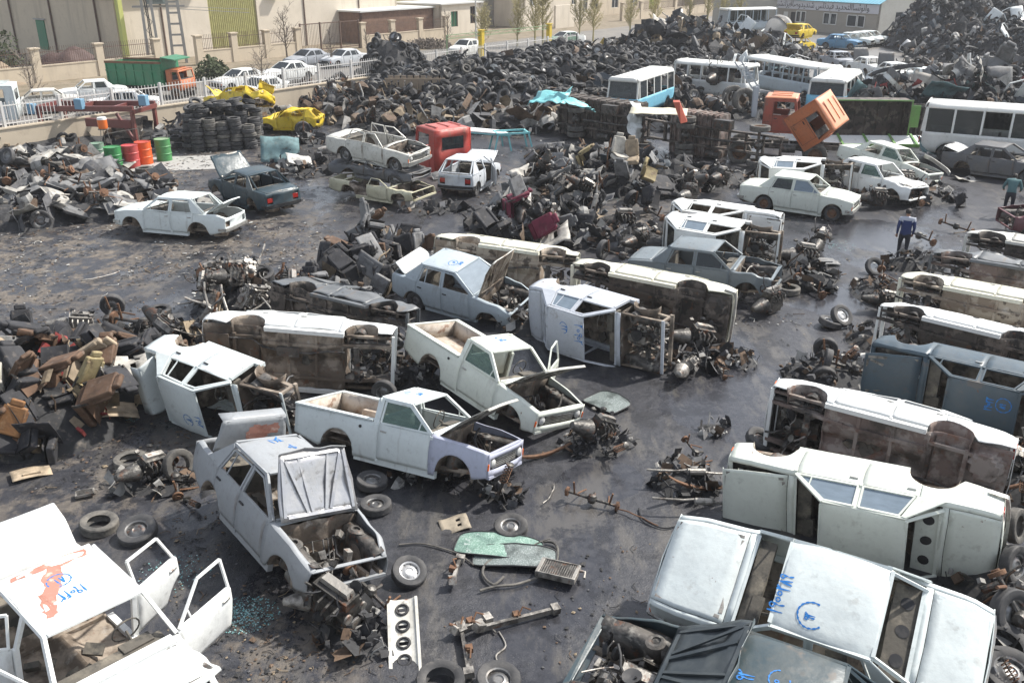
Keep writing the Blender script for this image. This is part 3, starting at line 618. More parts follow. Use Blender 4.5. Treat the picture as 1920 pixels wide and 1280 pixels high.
def rust_l(w,zf):
    def blob(poly):
        P=[Vector(p) for p in poly]; o=len(w.v); 
        for i in range(len(P)):
            for k in range(5):
                p=P[i].lerp(P[(i+1)%len(P)],k/5); q=p+Vector((noise.noise(Vector((p.x*14,p.y*14,3)))*.05,noise.noise(Vector((p.x*14,p.y*14,9)))*.05)); w.v.append((q.x,q.y,zf(q.x,q.y)+.003))
        w.f.append(list(range(o,len(w.v)))); w.m.append(0)
    blob([(-.98,.46),(-.98,-.46),(-.90,-.46),(-.84,-.1),(-.78,.1),(-.84,.44)])
    blob([(-.86,-.02),(-.72,-.18),(-.50,-.24),(-.42,-.36),(-.20,-.42),(.0,-.45),(.02,-.33),(-.2,-.28),(-.34,-.16),(-.48,-.04),(-.66,.06),(-.80,.10)])
car('white_sedan','white sedan tilted to the aisle, both screens out, blue numbers on roof',(4.084,10.239,.309,151.6,-1.3,-34),HUNTER,W5,hood=0,trunk=0,writing=wr_a,eng=10,seats=0)
car('white_sedan','pale green white sedan lying on its side, three round holes in rear shelf',(5.807,13.195,.60,149.7,4,-94.9),HUNTER,W2,sg=dict(fr=M_GLB,rr=M_GLB),eng=35,shelf=True,trunk=0,hood=13,bump=(False,True))
car('grey_sedan','grey sedan with raised bonnet showing its bare metal inside, and open boot lid',(-3.723,12.289,.17,-49,4.2,-14),dict(PRIDE,xt=-2.10,belt=[(-2.1,.90),(-1.8,.94),(-1.4,.955),(.7,.93),(1.3,.84),(1.88,.68)]),GRY,hood=134,lidpatch=True,trunk=99,doors=dict(fr=0,rr=0,fl=0,rl=0),front=False,lights=False,eng=22,bump=(False,False),hoodin=M_ENG,writing=wr_b(-.62,.22,.17,.2,'90','36',False),lidpaint=dict(trunk=GRY))
car('pickup','white pickup with a lavender front wing and orange corner light, bonnet half open',(-1.883,14.972,-.02,-25.9,-1,-15.5),PICKUP,W5,fender=LAV,hood=43,doors=dict(fl=0,fr=0),sg=dict(fr=M_GL),eng=25,bump=(False,False),writing=wr_b(-.1,.1,.11,.3,'27193','4',False),lidpaint=dict(hood=W6))
car('pickup','greenish white pickup behind the first, far door ajar and bonnet tipped up sideways',(-.478,17.586,.02,-46.6,7,-12),PICKUP,W2,hood=46,doors=dict(fl=60,fr=0),sg=dict(fr=M_GL),eng=20,bump=(False,False),writing=wr_b(-.15,.15,.10,-.2,'80512','67'),lights=True,lidpaint=dict(hood=W6))
car('silver_sedan','pale grey blue sedan standing upright with boot lid and bonnet up and glass windscreen',(-1.283,23.34,-.06,-30.3,3.7,6),PRIDE,paint('pale grey blue',(.42,.48,.52),.25,.05),hood=82,trunk=42,sg=dict(),ws=M_GLB,eng=40,front=False,lights=False,bump=(False,False),writing=wr_b(-.1,.0,.10,0),lidpaint=dict(trunk=W3,hood=W6),hoodin=M_UNT,wheels=('rr',))
car('white_sedan','complete white sedan with all doors shut parked beside the wet aisle',(10.935,33.453,-.02,-30.4,1,-.5),HUNTER,W2,sg=dict(fr=M_GLB,rr=M_GLD),wheels=('fr','rr','fl','rl'),hood=0,lidpaint=dict(hood=LBL) if 0 else None,front=True,bump=(True,True),rimmat=M_RUST,dent=.012)
car('white_sedan','icy white sedan shell without wheels, front of roof cut away and boot lid raised',(-11.697,30.657,-.02,167.4,-1.2,3),HUNTER,W5,trunk=40,hood=0,dent=.03,bump=(True,True),eng=0,lights=False,rust=None)
car('dark_sedan','dark teal saloon with raised bonnet beside the oil drums',(-10.074,34.642,.0,134.2,-.7,-1.7),SALOON,TEAL,hood=55,trunk=0,dent=.015,eng=15,bump=(True,True),front=False,sg=dict(fl=None))
car('silver_sedan','light silver sedan lying on its side, blue numbers on roof, front stripped',(2.512,20.66,.78,-41.5,0,94.1),PRIDE,PIL,wings=False,hood=None,trunk=0,sg=dict(rl=M_GLB),front=False,lights=False,eng=55,bump=(False,False),writing=wr_b(-.12,.35,.24,0,'30902','42'))
car('white_sedan','icy white sedan lying on its side with boot lid hanging open',(-5.534,17.215,.80,-32.2,2.9,100),PRIDE,W5,wings=False,hood=None,trunk=95,front=False,lights=False,eng=45,bump=(False,False),writing=wr_b(-.05,-.05,.17,0,'2903','13'),doors=dict(fl=0,rl=0,fr=0,rr=0))
car('white_sedan','white sedan tipped on its side showing a brown underbody with long exhaust pipe',(6.373,14.221,.66,147.5,-1.1,90.2),HUNTER,W3,und=M_UNB,hood=0,eng=30,bump=(False,False),dent=.02,trunk=14)
car('cream_sedan','cream white sedan tipped on its side showing a clean tan underbody',(11.145,20.247,.77,145.6,-.5,88.7),HUNTER,W4,und=M_UNT,hood=None,eng=12,bump=(False,False),front=False,lights=False)
car('white_sedan','white sedan tipped on its side with black underbody behind the dark blue one',(9.75,18.35,.72,139,0,93),PRIDE,W3,und=M_UNK,hood=None,eng=12,bump=(False,False),front=False,lights=False)
car('dark_blue_sedan','dark slate blue sedan lying on its side with roof facing out',(9.599,17.002,.79,142.9,.8,-90.5),HUNTER,NAVY,hood=20,trunk=0,eng=20,bump=(False,False),front=False,lights=False,doors=dict(fl=0,fr=0,rl=0,rr=0),writing=wr_b(-.6,-.1,.14))
car('white_sedan','white sedan tipped on its side with torn rusty sill and brown underbody',(-4.535,17.864,.80,-2,4,-89.6),HUNTER,W3,und=M_UND,hood=None,eng=25,bump=(False,False),front=False,lights=False,dent=.03,trunk=0)
car('cream_sedan','cream sedan tipped on its side next to the silver one, tail towards the aisle',(3.122,21.211,.80,154.2,-2.5,89.3),HUNTER,W4,und=M_UNK,hood=None,eng=15,bump=(False,True),front=False,lights=False,dent=.012)
car('cream_sedan','cream sedan tipped on its side behind the upright grey blue one',(-.186,23.739,.80,-18.1,2.4,-91.4),HUNTER,W4,und=M_UNT,hood=None,eng=15,bump=(False,False),front=False,lights=False,dent=.015)
car('white_hatchback','white hatchback lying on its side, second of the pair by the aisle',(6.738,27.572,.74,-30.4,1.4,94.8),HATCH,W3,wings=False,hood=None,trunk=None,front=False,lights=False,eng=40,bump=(False,False),sg=dict(rl=M_GLB),writing=None)
car('white_hatchback','white hatchback lying on its side, farther of the pair by the aisle',(7.152,28.975,.777,-31.1,.4,88.5),HATCH,W3,hood=0,trunk=None,front=False,lights=False,eng=30,bump=(False,False))
car('dark_grey_sedan','dark grey sedan standing upright behind the cream tipped one with doors shut',(5.729,24.893,-.05,-26.1,-1.3,.6),HUNTER,paint('slate grey',(.16,.19,.21),.3,.08),sg=dict(fr=M_GLD),hood=None,eng=20,front=False,lights=False,bump=(False,False),trunk=0)
car('white_sedan','white sedan with red primer patch on roof, open doors and raised boot lid',(-5.31,8.833,.42,-40.3,5,-4),HUNTER,W3,hood=24,trunk=58,doors=dict(fl=72,fr=62,rl=68,rr=58),eng=14,front=False,lights=False,bump=(False,False),writing=wr_b(-.30,.12,.17,.0,'19042','81'),rust=rust_l,lidpaint=dict(hood=W1))

# ---------- street, walls, buildings ----------
def box_thing(name,label,cat,p,d,m,rz=0,bev=.01,kind=None):
    mb=MB(); mb.box((0,0,d[2]/2),d,0); o=mb.build(name,m,smooth=0,bev=bev); o.location=p; o.rotation_euler=(0,0,rz); tag(o,label,cat,None,kind); return o
M_BEIGE=mat('b_beige render',(.53,.45,.34),.85,layers=[((.30,.25,.19),1.2,.52,.64,.5,None,(1,1,.12)),((.46,.39,.30),.6,.4,.65,.6),((.33,.27,.2),2.4,.55,.75,.5)],bump=(5,.2,.02))
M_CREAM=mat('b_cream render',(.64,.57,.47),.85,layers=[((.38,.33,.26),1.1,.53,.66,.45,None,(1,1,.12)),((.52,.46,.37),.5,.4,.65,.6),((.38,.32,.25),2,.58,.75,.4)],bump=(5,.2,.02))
M_CLAD=mat('b_grey blue cladding',(.15,.16,.19),.5,.3,[((.22,.22,.24),3,.45,.6,.5,.6,(12,1,.2))])
M_LIME=mat('b_lime corrugated',(.40,.38,.15),.6,layers=[((.30,.27,.12),3,.4,.6,.6)]); M_LIME2=mat('b_lime doors',(.34,.40,.04),.6,layers=[((.25,.3,.05),3,.4,.6,.6)])
M_DARK=mat('b_dark opening',(.015,.013,.012),.7); M_BRICK=mat('b_brown brick',(.17,.10,.07),.9,layers=[((.24,.15,.10),9,.4,.6,.7),((.1,.06,.045),3,.45,.65,.6)],bump=(20,.5,.03))
M_IRON=mat('b_brown iron',(.10,.065,.05),.6,layers=[(RUST,6,.5,.65,.6)]); M_WHF=mat('b_white railing',(.62,.60,.57),.55,layers=[((.3,.2,.13),5,.58,.7,.6)])
M_CONC=mat('b_concrete',(.36,.35,.33),.9,layers=[((.27,.26,.24),2,.4,.65,.6)],bump=(12,.3,.02)); M_GREEN=mat('b_green paint',(.03,.16,.08),.5,layers=[((.08,.14,.08),4,.5,.7,.6)])
M_YELP=mat('b_yellow paint',(.62,.45,.03),.5,layers=[((.3,.2,.08),4,.52,.68,.7)]); M_WIN=mat('b_window',(.03,.035,.04),.12); M_FRM=mat('b_pale frame',(.6,.6,.58),.6)
M_BARK=mat('bark',(.12,.095,.07),.9); M_TWIG=mat('yellow twig',(.38,.33,.17),.9,var=.2); M_TWG2=mat('grey twig',(.17,.14,.115),.9,var=.2); M_LEAF=mat('olive leaf',(.06,.075,.03),.8,var=.3)
SO=(-28.5,79.7); SE=(.602,.799); SN=(-.799,.602); SA=math.atan2(SE[1],SE[0])
def ST(s,n,z=0): return (SO[0]+SE[0]*s+SN[0]*n,SO[1]+SE[1]*s+SN[1]*n,z)
def building(name,label,s0,s1,n0,n1,h,m,openings=(),side='front',cat='building',top=None,extra=None,z0=0):
    """box along the street; openings (s,z,w,h,material,kind) on the street face, recessed behind it"""
    r=empty(name,ST(s0,n0,z0),(0,0,SA)); tag(r,label,cat); L=s1-s0; D=n1-n0; T=.25
    w=MB(); xs=sorted({0,L,*[o[0]-s0 for o in openings],*[o[0]-s0+o[2] for o in openings]}); zs=sorted({0,h,*[o[1] for o in openings],*[o[1]+o[3] for o in openings]})
    def inside(i,j):
        x=(xs[i]+xs[i+1])/2; z=(zs[j]+zs[j+1])/2
        return any(o[0]-s0<x<o[0]-s0+o[2] and o[1]<z<o[1]+o[3] for o in openings)
    w.grid(lambda x,z:(x,0,z),xs,zs,0,False,inside)
    w.grid(lambda y,z:(0,y,z),[0,D],[0,h],0,True); w.grid(lambda y,z:(L,y,z),[0,D],[0,h],0); w.grid(lambda x,z:(x,D,z),[0,L],[0,h],0,True)
    w.build('wall',m,r,smooth=0,thick=T)
    t=MB(); t.box((L/2,D/2,h+.06),(L+.5,D+.5,.16),0); t.build('roof',top or M_CONC,r,smooth=0)
    for (s,z,ww,hh,mm,k) in openings:
        o=MB(); o.box((s-s0+ww/2,.2,z+hh/2),(ww+.02,.05,hh+.02),0)
        if mm in (M_LIME,M_LIME2):
            n=int(ww/.22)
            for q in range(n): o.box((s-s0+(q+.5)*ww/n,.15,z+hh/2),(ww/n*.45,.05,hh),0)
        p=o.build(k,mm,r,smooth=0)
        if k=='window':
            f=MB(); a,b_=s-s0,s-s0+ww
            for q in ((a,z,b_,z),(a,z+hh,b_,z+hh),(a,z,a,z+hh),(b_,z,b_,z+hh),((a+b_)/2,z,(a+b_)/2,z+hh)): f.bar((q[0],.1,q[1]),(q[2],.1,q[3]),.06,.06,0,(0,1,0))
            f.build('frame',M_FRM if mm is M_WIN else M_IRON,p,smooth=0)
    if extra: extra(r,L,D,h)
    return r
def iron_door(r,x,z,w,h,m): 
    b=MB(); b.box((x,-.03,z+h/2),(w,.06,h),0); return b.build('door',m,r,smooth=0,bev=.02)
def wh_extra(r,L,D,h):
    g=MB()
    for x in (4.6,21.2,29): g.bar((x,-.06,0),(x,-.06,h),.10,.10,0,(1,0,0))
    g.build('downpipe',M_IRON,r,smooth=0)
    g=MB(); g.box((3.2,-.25,5.8),(10.5,.5,.25),0); g.build('canopy',M_CONC,r,smooth=0)
    ac=MB(); ac.box((17.3,-.35,5.3),(1.1,.5,.9),0); ac.lathe([(.32,0),(.32,.03),(.1,.03)],12,0,Matrix.Translation((17.3,-.62,5.3))@Matrix.Rotation(rad(90),4,'X')); ac.build('air_conditioner',M_FRM,r,bev=.03)
building('warehouse','long cream warehouse with yellow green corrugated door behind the street wall',-1,34,6.5,24,10,M_CREAM,[(8.6,0,5.6,6.0,M_LIME,'door'),(29.2,0,1.1,2.9,M_GREEN,'door')],extra=lambda r,L,D,h:wh_extra(r,L,D,h))
def shed():
    r=empty('hall_side_wall',ST(-1.5,51.5,0),(0,0,SA-rad(90))); tag(r,'shaded beige side wall with dark blue grey cladding on top','wall')
    w=MB(); w.box((23,.15,2.65),(46,.28,5.3),0)
    w.build('wall',M_BEIGE,r,smooth=0)
    c=MB(); 
    for i in range(92): c.box((i*.5+.25,-.04+(.04 if i%2 else 0),6.9),(.5,.08,3.2),0)
    c.build('cladding',M_CLAD,r,smooth=0)
    for x in (43.2,35.5,28,20.4,13): 
        p=MB(); p.bar((x,-.1,0),(x,-.1,6),.12,.12,0,(1,0,0)); p.build('downpipe',M_IRON,r,smooth=0)
    d=MB(); d.box((33.2,-.03,1.9),(1.5,.08,2.6),0); d.box((33.2,-.08,3.3),(2.0,.16,.12),1); d.build('door',[M_GREEN,M_CONC],r,smooth=0)
shed()
# street wall with pillars and iron grilles, one thing
def street_wall(s0,s1,label,step,n=0,lowh=1.15,hh=2.4,m=M_BEIGE,gate=None):
    r=empty('street_wall',ST(s0,n,0),(0,0,SA)); tag(r,label,'wall'); L=s1-s0
    w=MB(); w.box((L/2,0,lowh/2),(L,.25,lowh),0); w.box((L/2,0,lowh+.04),(L,.32,.08),0); w.build('wall_base',m,r,smooth=0)
    k=0; x=0
    while x<=L+.01:
        p=MB(); p.box((x,0,hh/2),(.62,.42,hh),0); p.box((x,0,hh+.05),(.78,.56,.1),0); p.build('pillar',m,r,smooth=0)
        if x+step<=L+.01:
            g=MB(); a,b_=x+.3,x+step-.3
            for z in (lowh+.2,hh-.25): g.bar((a,0,z),(b_,0,z),.04,.04,0)
            q=int((b_-a)/.17)
            for i in range(q+1): g.bar((a+(b_-a)*i/q,0,lowh+.08),(a+(b_-a)*i/q,0,hh+.12),.022,.022,0,(1,0,0))
            g.build('grille',M_IRON,r,smooth=0)
        x+=step
box_thing('lime_pilaster','yellow green painted pilaster between the two power poles','pilaster',ST(-1.2,5.2,0),(.4,.5,5.6),mat('lime paint',(.50,.52,.16),.6),SA)
street_wall(-32,-1.5,'beige pillar wall with brown iron grilles in front of the shaded side wall',5.08)
street_wall(2.5,13.5,'beige pillar wall with iron grilles before the yellow green door',3.66)
street_wall(22,35,'beige pillar wall before the brown brick annex',4.33)
def grille_gate():
    r=empty('street_gate',ST(13.9,0,0),(0,0,SA)); tag(r,'brown iron bar gate standing in the street wall','gate')
    g=MB()
    for z in (.3,2.7): g.bar((0,0,z),(7.6,0,z),.08,.08,0)
    for x in (0,2.5,5.1,7.6): g.bar((x,0,0),(x,0,2.8),.14,.14,0,(1,0,0))
    g.build('gate_frame',M_IRON,r,smooth=0); b=MB()
    for i in range(40): b.bar((i*.19+.1,0,.3),(i*.19+.1,0,2.7),.025,.025,0,(1,0,0))
    b.build('bars',M_IRON,r,smooth=0)
grille_gate()
building('brick_annex','flat roofed brown brick annex beside the cream warehouse',25,36.5,3.2,9,3.2,M_BRICK,top=M_FRM)
building('gate_house','small cream house with two green windows next to the brick annex',36.7,44,2.2,9,3.5,M_CREAM,[(38.5,1,1.2,1.7,M_GREEN,'window'),(42,1.2,1.1,1.9,M_DARK,'window')],top=M_FRM)
building('factory_hall','cream factory hall with two lime green double doors behind the brick annex',34.5,62,13,26,12,M_CREAM,[(39,3.5,2.6,5,M_LIME2,'door'),(41.6,3.5,1.6,5,M_DARK,'opening'),(43.2,3.5,2,5,M_LIME2,'door'),(49,3.5,2,5,M_LIME2,'door'),(51,3.5,1.6,5,M_DARK,'opening'),(52.6,3.5,2,5,M_LIME2,'door')])
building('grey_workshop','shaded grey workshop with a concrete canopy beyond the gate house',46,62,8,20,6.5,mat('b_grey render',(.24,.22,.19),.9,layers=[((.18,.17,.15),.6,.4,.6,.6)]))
building('cream_house','low cream house with flat roof slab and dark windows beyond the yellow gate posts',54,70,3,12,5.2,M_CREAM,[(55.2,2.6,1.4,1.8,M_WIN,'window'),(57.4,2.6,1.4,1.8,M_DARK,'window'),(65,1.2,1.1,2.6,M_WIN,'window'),(68,1.2,1.1,2.6,M_WIN,'window')])
box_thing('low_wall','short cream wall panel in front of the shaded grey workshop','wall',ST(50,-1,0),(5.4,.3,2.6),M_CREAM,SA)
box_thing('low_wall','cream wall panel below the dark windows of the low cream house','wall',ST(57,-1.2,0),(4.4,.3,2.8),M_CREAM,SA)
building('far_hall','tall pale hall far down the street behind thin trees',74,108,8,26,9,M_BEIGE,[(78,1,2,3,M_WIN,'window'),(84,1,2,3,M_WIN,'window'),(90,1,2,3,M_WIN,'window'),(96,0,3,4.5,M_LIME2,'door')])
street_wall(72,104,'pale pillar wall far down the street by the thin yellowish trees',5.3,-1)
building('far_block','pale cream block at the far end of the street with a brown band',112,150,2,20,8,M_CREAM,[(116,4,3,2,M_WIN,'window'),(124,4,3,2,M_WIN,'window'),(132,4,3,2,M_WIN,'window')])
# road as a strip of paving and verge
rd=MB(); rd.grid(lambda s,n:ST(s,n,.012),lin(-60,160,24),[-18,-11,-6.5],0); o=rd.build('road',mat('street asphalt',(.15,.14,.13),.8,layers=[((.22,.2,.17),.3,.4,.6,.7),((.09,.085,.08),2,.5,.65,.5)]),smooth=0); o['kind']='structure'
rd=MB(); rd.grid(lambda s,n:ST(s,n,.02+.06*noise.noise(Vector((s*.7,n*.7,0)))**2),lin(-60,160,120),[-6.5,-5,-3,-1,.5,4,8],0); o=rd.build('verge_ground',mat('dry verge',(.21,.17,.12),.95,layers=[((.12,.10,.06),.8,.45,.6,.7),((.28,.24,.18),3,.5,.7,.5)],bump=(6,.6,.05)),smooth=0); o['kind']='structure'
# low boundary wall with white railing
def boundary():
    P0=Vector((-24.6,44.0)); E=Vector((.600,.800)); a=math.atan2(E.y,E.x); S0,S1=-14,50; L=S1-S0; p=P0+E*S0
    r=empty('boundary_wall',(p.x,p.y,0),(0,0,a)); tag(r,'low beige boundary wall topped by a white metal railing','fence')
    w=MB(); w.box((L/2,0,.6),(L,.3,1.2),0); w.box((L/2,0,1.23),(L,.4,.07),0); w.build('wall_base',M_BEIGE,r,smooth=0)
    x=0
    while x<L-.1:
        q=MB(); q.box((x,0,1.85),(.12,.12,1.25),0); q.build('post',M_WHF,r,smooth=0)
        g=MB()
        for z in (1.42,2.25): g.bar((x+.06,0,z),(x+2.8,0,z),.05,.05,0)
        for i in range(14): g.bar((x+.2+i*.195,0,1.3),(x+.2+i*.195,0,2.42+.0),.028,.028,0,(1,0,0))
        g.build('railing',M_WHF,r,smooth=0); x+=2.86
boundary()
# poles
def pole_truss():
    p=(-29.33,83.37); r=empty('power_pole',(p[0],p[1],0),(0,0,rad(20))); tag(r,'white concrete ladder pole in front of the warehouse','pole')
    m=MB(); 
    for s in (-1,1): m.bar((s*.55,0,0),(s*.30,0,11),.24,.3,0,(0,1,0))
    for k in range(12): z=.6+k*.9; w=.55-.25*z/11; m.bar((-w,0,z),(w,0,z),.16,.2,0,(0,1,0))
    m.build('shaft',M_CONC,r,smooth=0)
    c=MB(); c.bar((-3.2,0,4.75),(1.0,0,4.75),.16,.16,0); c.bar((-3.2,.4,4.75),(-3.2,-.4,4.75),.12,.12,0); c.bar((.5,0,4.5),(6.5,1.5,4.0),.05,.05,0); c.bar((.5,0,4.7),(6.5,1.5,4.3),.04,.04,0); c.build('crossarm',M_CONC,r,smooth=0)
    t=MB(); t.box((-1.3,0,5.7),(1.5,1.1,1.5),0)
    for i in range(8): t.box((-1.9+i*.17,-.62,5.7),(.05,.16,1.2),0)
    t.build('transformer',mat('transformer grey',(.25,.29,.28),.5),r,bev=.03)
    p=(-30.20,79.75); r=empty('power_pole',(p[0],p[1],0),(0,0,rad(20))); tag(r,'grey lattice pole with cables at the corner of the shaded side wall','pole')
    m=MB()
    for s in (-1,1): m.bar((s*.45,0,0),(s*.28,0,11),.22,.26,0,(0,1,0)); m.tube([(s*.1,-.15,0),(s*.05,-.18,4),(s*.12-.2,-.15,8),(s*.2-.5,-.1,11)],.045,6,1)
    for k in range(16): z=.4+k*.66; w=.32-.16*z/11; m.bar((-w*(-1)**k,0,z),(w*(-1)**k,0,z+.66),.05,.05,0,(0,1,0))
    m.build('shaft',[M_CONC,M_BLK],r,smooth=0)
pole_truss()
def street_lamp():
    p=(-3.63,96.41); r=empty('street_lamp',(p[0],p[1],0)); tag(r,'slim white lamp column rising behind the yellow gate post','lamp post')
    m=MB(); m.tube([(0,0,0),(0,0,9)],[.10,.06],8,0); m.build('column',M_WHF,r); m=MB(); m.tube([(0,0,9),(.3,0,9.6),(1.2,0,9.8)],.04,6,0); m.build('arm',M_WHF,r); m=MB(); m.box((1.5,0,9.78),(.7,.25,.12),0); m.build('lamp_head',M_FRM,r,bev=.03)
street_lamp()
def gate_posts():
    ps=[(-2.84,88.25),(3.74,96.41)]
    for (p,l) in zip(ps,('nearer yellow gate post beside the white parked hatchback','farther yellow gate post beyond the tyre mound')):
        r=empty('gate_post',(p[0],p[1],0),(0,0,SA)); tag(r,l,'post'); m=MB(); m.box((0,0,1.2),(.42,.42,2.4),0); m.build('post_shaft',M_YELP,r,bev=.02); m=MB(); m.box((0,0,2.42),(.55,.55,.06),0); m.build('cap',M_YELP,r)
    a,b_=Vector(ps[0]),Vector(ps[1]); m=MB(); d=(b_-a); q=a-d*.45
    for z in (1.95,2.25): m.bar((q.x,q.y,z),(b_.x,b_.y,z),.06,.06,0)
    n=22
    for i in range(n):
        u=q.lerp(b_,i/n); v=q.lerp(b_,(i+1)/n); m.bar((u.x,u.y,1.95 if i%2 else 2.25),(v.x,v.y,2.25 if i%2 else 1.95),.03,.03,0)
    for t in (0,.99): u=q.lerp(b_,t*.31); m.bar((u.x,u.y,0),(u.x,u.y,2.25),.12,.12,0,(1,0,0))
    o=m.build('gate_truss',mat('b_faded green steel',(.22,.30,.16),.6),smooth=0); tag(o,'faded green lattice beam carried between the yellow posts','beam')
gate_posts()
# ---------- trees and bushes ----------
def bare_tree(name,label,p,h,spread,seed,m,n=26,leafy=0,mt=None,group=None):
    R=random.Random(seed); r=empty(name,(p[0],p[1],0)); tag(r,label,'tree' if 'tree' in name else 'bush',group); t=MB()
    t.tube([(0,0,0),(R.uniform(-.1,.1),R.uniform(-.1,.1),h*.4),(R.uniform(-.2,.2),R.uniform(-.2,.2),h*.85)],[.014*h+.02,.010*h+.01,.004*h],6,0); t.build('trunk',mt or M_BARK,r)
    c=MB()
    for i in range(n):
        z=h*R.uniform(.18,.8); a=R.uniform(0,6.28); L=spread*R.uniform(.5,1)*(1-.4*z/h); d=Vector((math.cos(a),math.sin(a),R.uniform(.5,1.4))).normalized()
        pts=[Vector((0,0,z))]
        for k in range(3): d=(d+Vector((R.uniform(-.25,.25),R.uniform(-.25,.25),.15))).normalized(); pts.append(pts[-1]+d*L/3)
        c.tube(pts,[.012*h*.5,.008*h*.5,.005*h*.5,.003*h*.5],3,0,False)
        for k in range(7):
            b=pts[1].lerp(pts[3],R.random()); dd=(d+Vector((R.uniform(-1,1),R.uniform(-1,1),R.uniform(-.3,.8)))).normalized(); e=b+dd*L*R.uniform(.2,.45)
            c.tube([b,(b+e)/2+Vector((R.uniform(-.05,.05),0,.04)),e],.0022*h,3,0,False)
            for q in range(leafy):
                w=b.lerp(e,R.random())+Vector((R.uniform(-.1,.1),R.uniform(-.1,.1),R.uniform(-.1,.1))); s=R.uniform(.04,.09); u=Vector((R.uniform(-1,1),R.uniform(-1,1),R.uniform(-1,1))).normalized()*s; v=u.orthogonal().normalized()*s*.6
                c.add([w-u,w+v,w+u,w-v],[(0,1,2,3)],1)
    c.build('crown',[m,M_LEAF if leafy and 'bush' in name else M_TWIG],r,smooth=0); return r
for i,(u,v,h,sp,l) in enumerate([(68,205,3.6,1.9,'bare shrub behind the railing beside the pale blue truck'),(540,120,5.2,1.8,'grey leafless tree before the cream warehouse wall'),(494,172,3.4,1.5,'thin bare tree between the two white parked saloons'),(622,128,3.6,1.0,'slender bare sapling beside the grey parked saloon'),(735,110,3.2,.8,'small bare sapling before the brick annex'),(690,112,3.0,.7,'thin bare sapling left of the brick annex pillars'),(232,165,2.6,1.2,'twiggy bare shrub right of the side wall door'),(840,95,4,1.2,'bare tree before the small cream gate house')]):
    bare_tree('bare_tree',l,{0:(-29.75,57.82),1:(-19.71,82.95),2:(-17.51,65.63),3:(-15.28,79.75),4:(-11.09,87.32),5:(-13.18,86.42),6:(-28.11,67.55),7:(-6.40,94.77)}[i],h,sp,i+3,M_TWG2,24)
for i,(p,h,l) in enumerate([((2.38,98.68),7,'yellowish poplar right behind the farther cream wall panel'),((3.25,99.86),8,'tall yellowish poplar beside the farther yellow post'),((7.26,103.55),6.5,'yellow twigged poplar right of the police car'),((8.93,104.84),6,'bushy yellow twigged poplar beyond the tyre mound'),((13.41,108.90),6,'thin poplar before the far pillar wall'),((16.36,110.32),8,'tall thin poplar left of the dark scrap ridge'),((21.45,116.38),9,'tall poplar behind the top of the dark scrap ridge'),((24.05,118.00),9,'leaning poplar behind the right slope of the dark ridge'),((26.02,118.00),8,'yellow green poplar left of the distant bus'),((28.38,119.66),8,'poplar standing right beside the distant bus'),((-2.86,92.16),4.5,'short bare poplar left behind the nearer yellow post'),((0.55,98.68),5,'brown bare poplar before the shaded workshop')]):
    bare_tree('poplar_tree',l,p,h,1.9,50+i,M_TWIG,60,2,M_TWIG,group='thin poplars along the street')
def bush(label,p,sx,sy,h,seed,n=1500,m=M_LEAF):
    R=random.Random(seed); r=empty('bush',(p[0],p[1],0)); tag(r,label,'bush'); t=MB(); t.tube([(0,0,0),(.1,0,h*.5)],.05,5,0); t.build('stem',M_BARK,r)
    c=MB()
    for i in range(n):
        a=R.uniform(0,6.28); q=R.random()**.5; z=h*R.random(); k=(1-(z/h)**2)**.5+.12; cl=noise.noise(Vector((math.cos(a)*2,math.sin(a)*2,z)))
        w=Vector((math.cos(a)*sx*q*k,math.sin(a)*sy*q*k,z*(1+.35*cl))); s=R.uniform(.08,.22); u=Vector((R.uniform(-1,1),R.uniform(-1,1),R.uniform(-1,1))).normalized()*s; v=u.orthogonal().normalized()*s*.5
        c.add([w-u,w+v,w+u,w-v],[(0,1,2,3)],0)
    c.build('foliage',m,r,smooth=0)
bush('dark green bush growing against the shaded side wall wall',ST(-13.5,6.5),4.2,2.2,3.6,5,3500)
bush('browner dry bush at the left edge by the side wall',ST(-17.5,5.5),3.5,2,3.2,6,2200,M_TWG2)
bush('dark green shrub behind the orange truck cab',(-22.98,72.04),1.3,.9,1.5,7,900)
bush('dry brown hedge along the foot of the brick annex wall',(-8.67,96.41),2.6,.9,.9,8,900,M_TWG2)
def heap_dirt(name,label,p,rx,ry,h,m,seed):
    def f(a,q):
        x=rx*q*math.cos(a); y=ry*q*math.sin(a); return (x,y,h*(1-q*q)**1.2*(1+.3*noise.noise(Vector((x*.8+seed,y*.8,0))))-.03*q)
    mb=MB(); mb.grid(f,lin(0,2*math.pi,29),lin(0,1,10),0); o=mb.build(name,m,smooth=60); o.location=(p[0],p[1],0); tag(o,label,'heap')
heap_dirt('dirt_heap','light brown dirt heap beside the side wall',ST(-14.5,2.6),3.4,2.2,1.9,mat('brown dirt',(.24,.185,.13),.95,bump=(8,.6,.05)),1)
heap_dirt('tarp_heap','maroon tarpaulin covering a heap before the side wall',ST(-7.4,3.2),3.6,2.2,1.9,mat('maroon tarp',(.085,.05,.042),.7,bump=(5,.6,.08)),5)
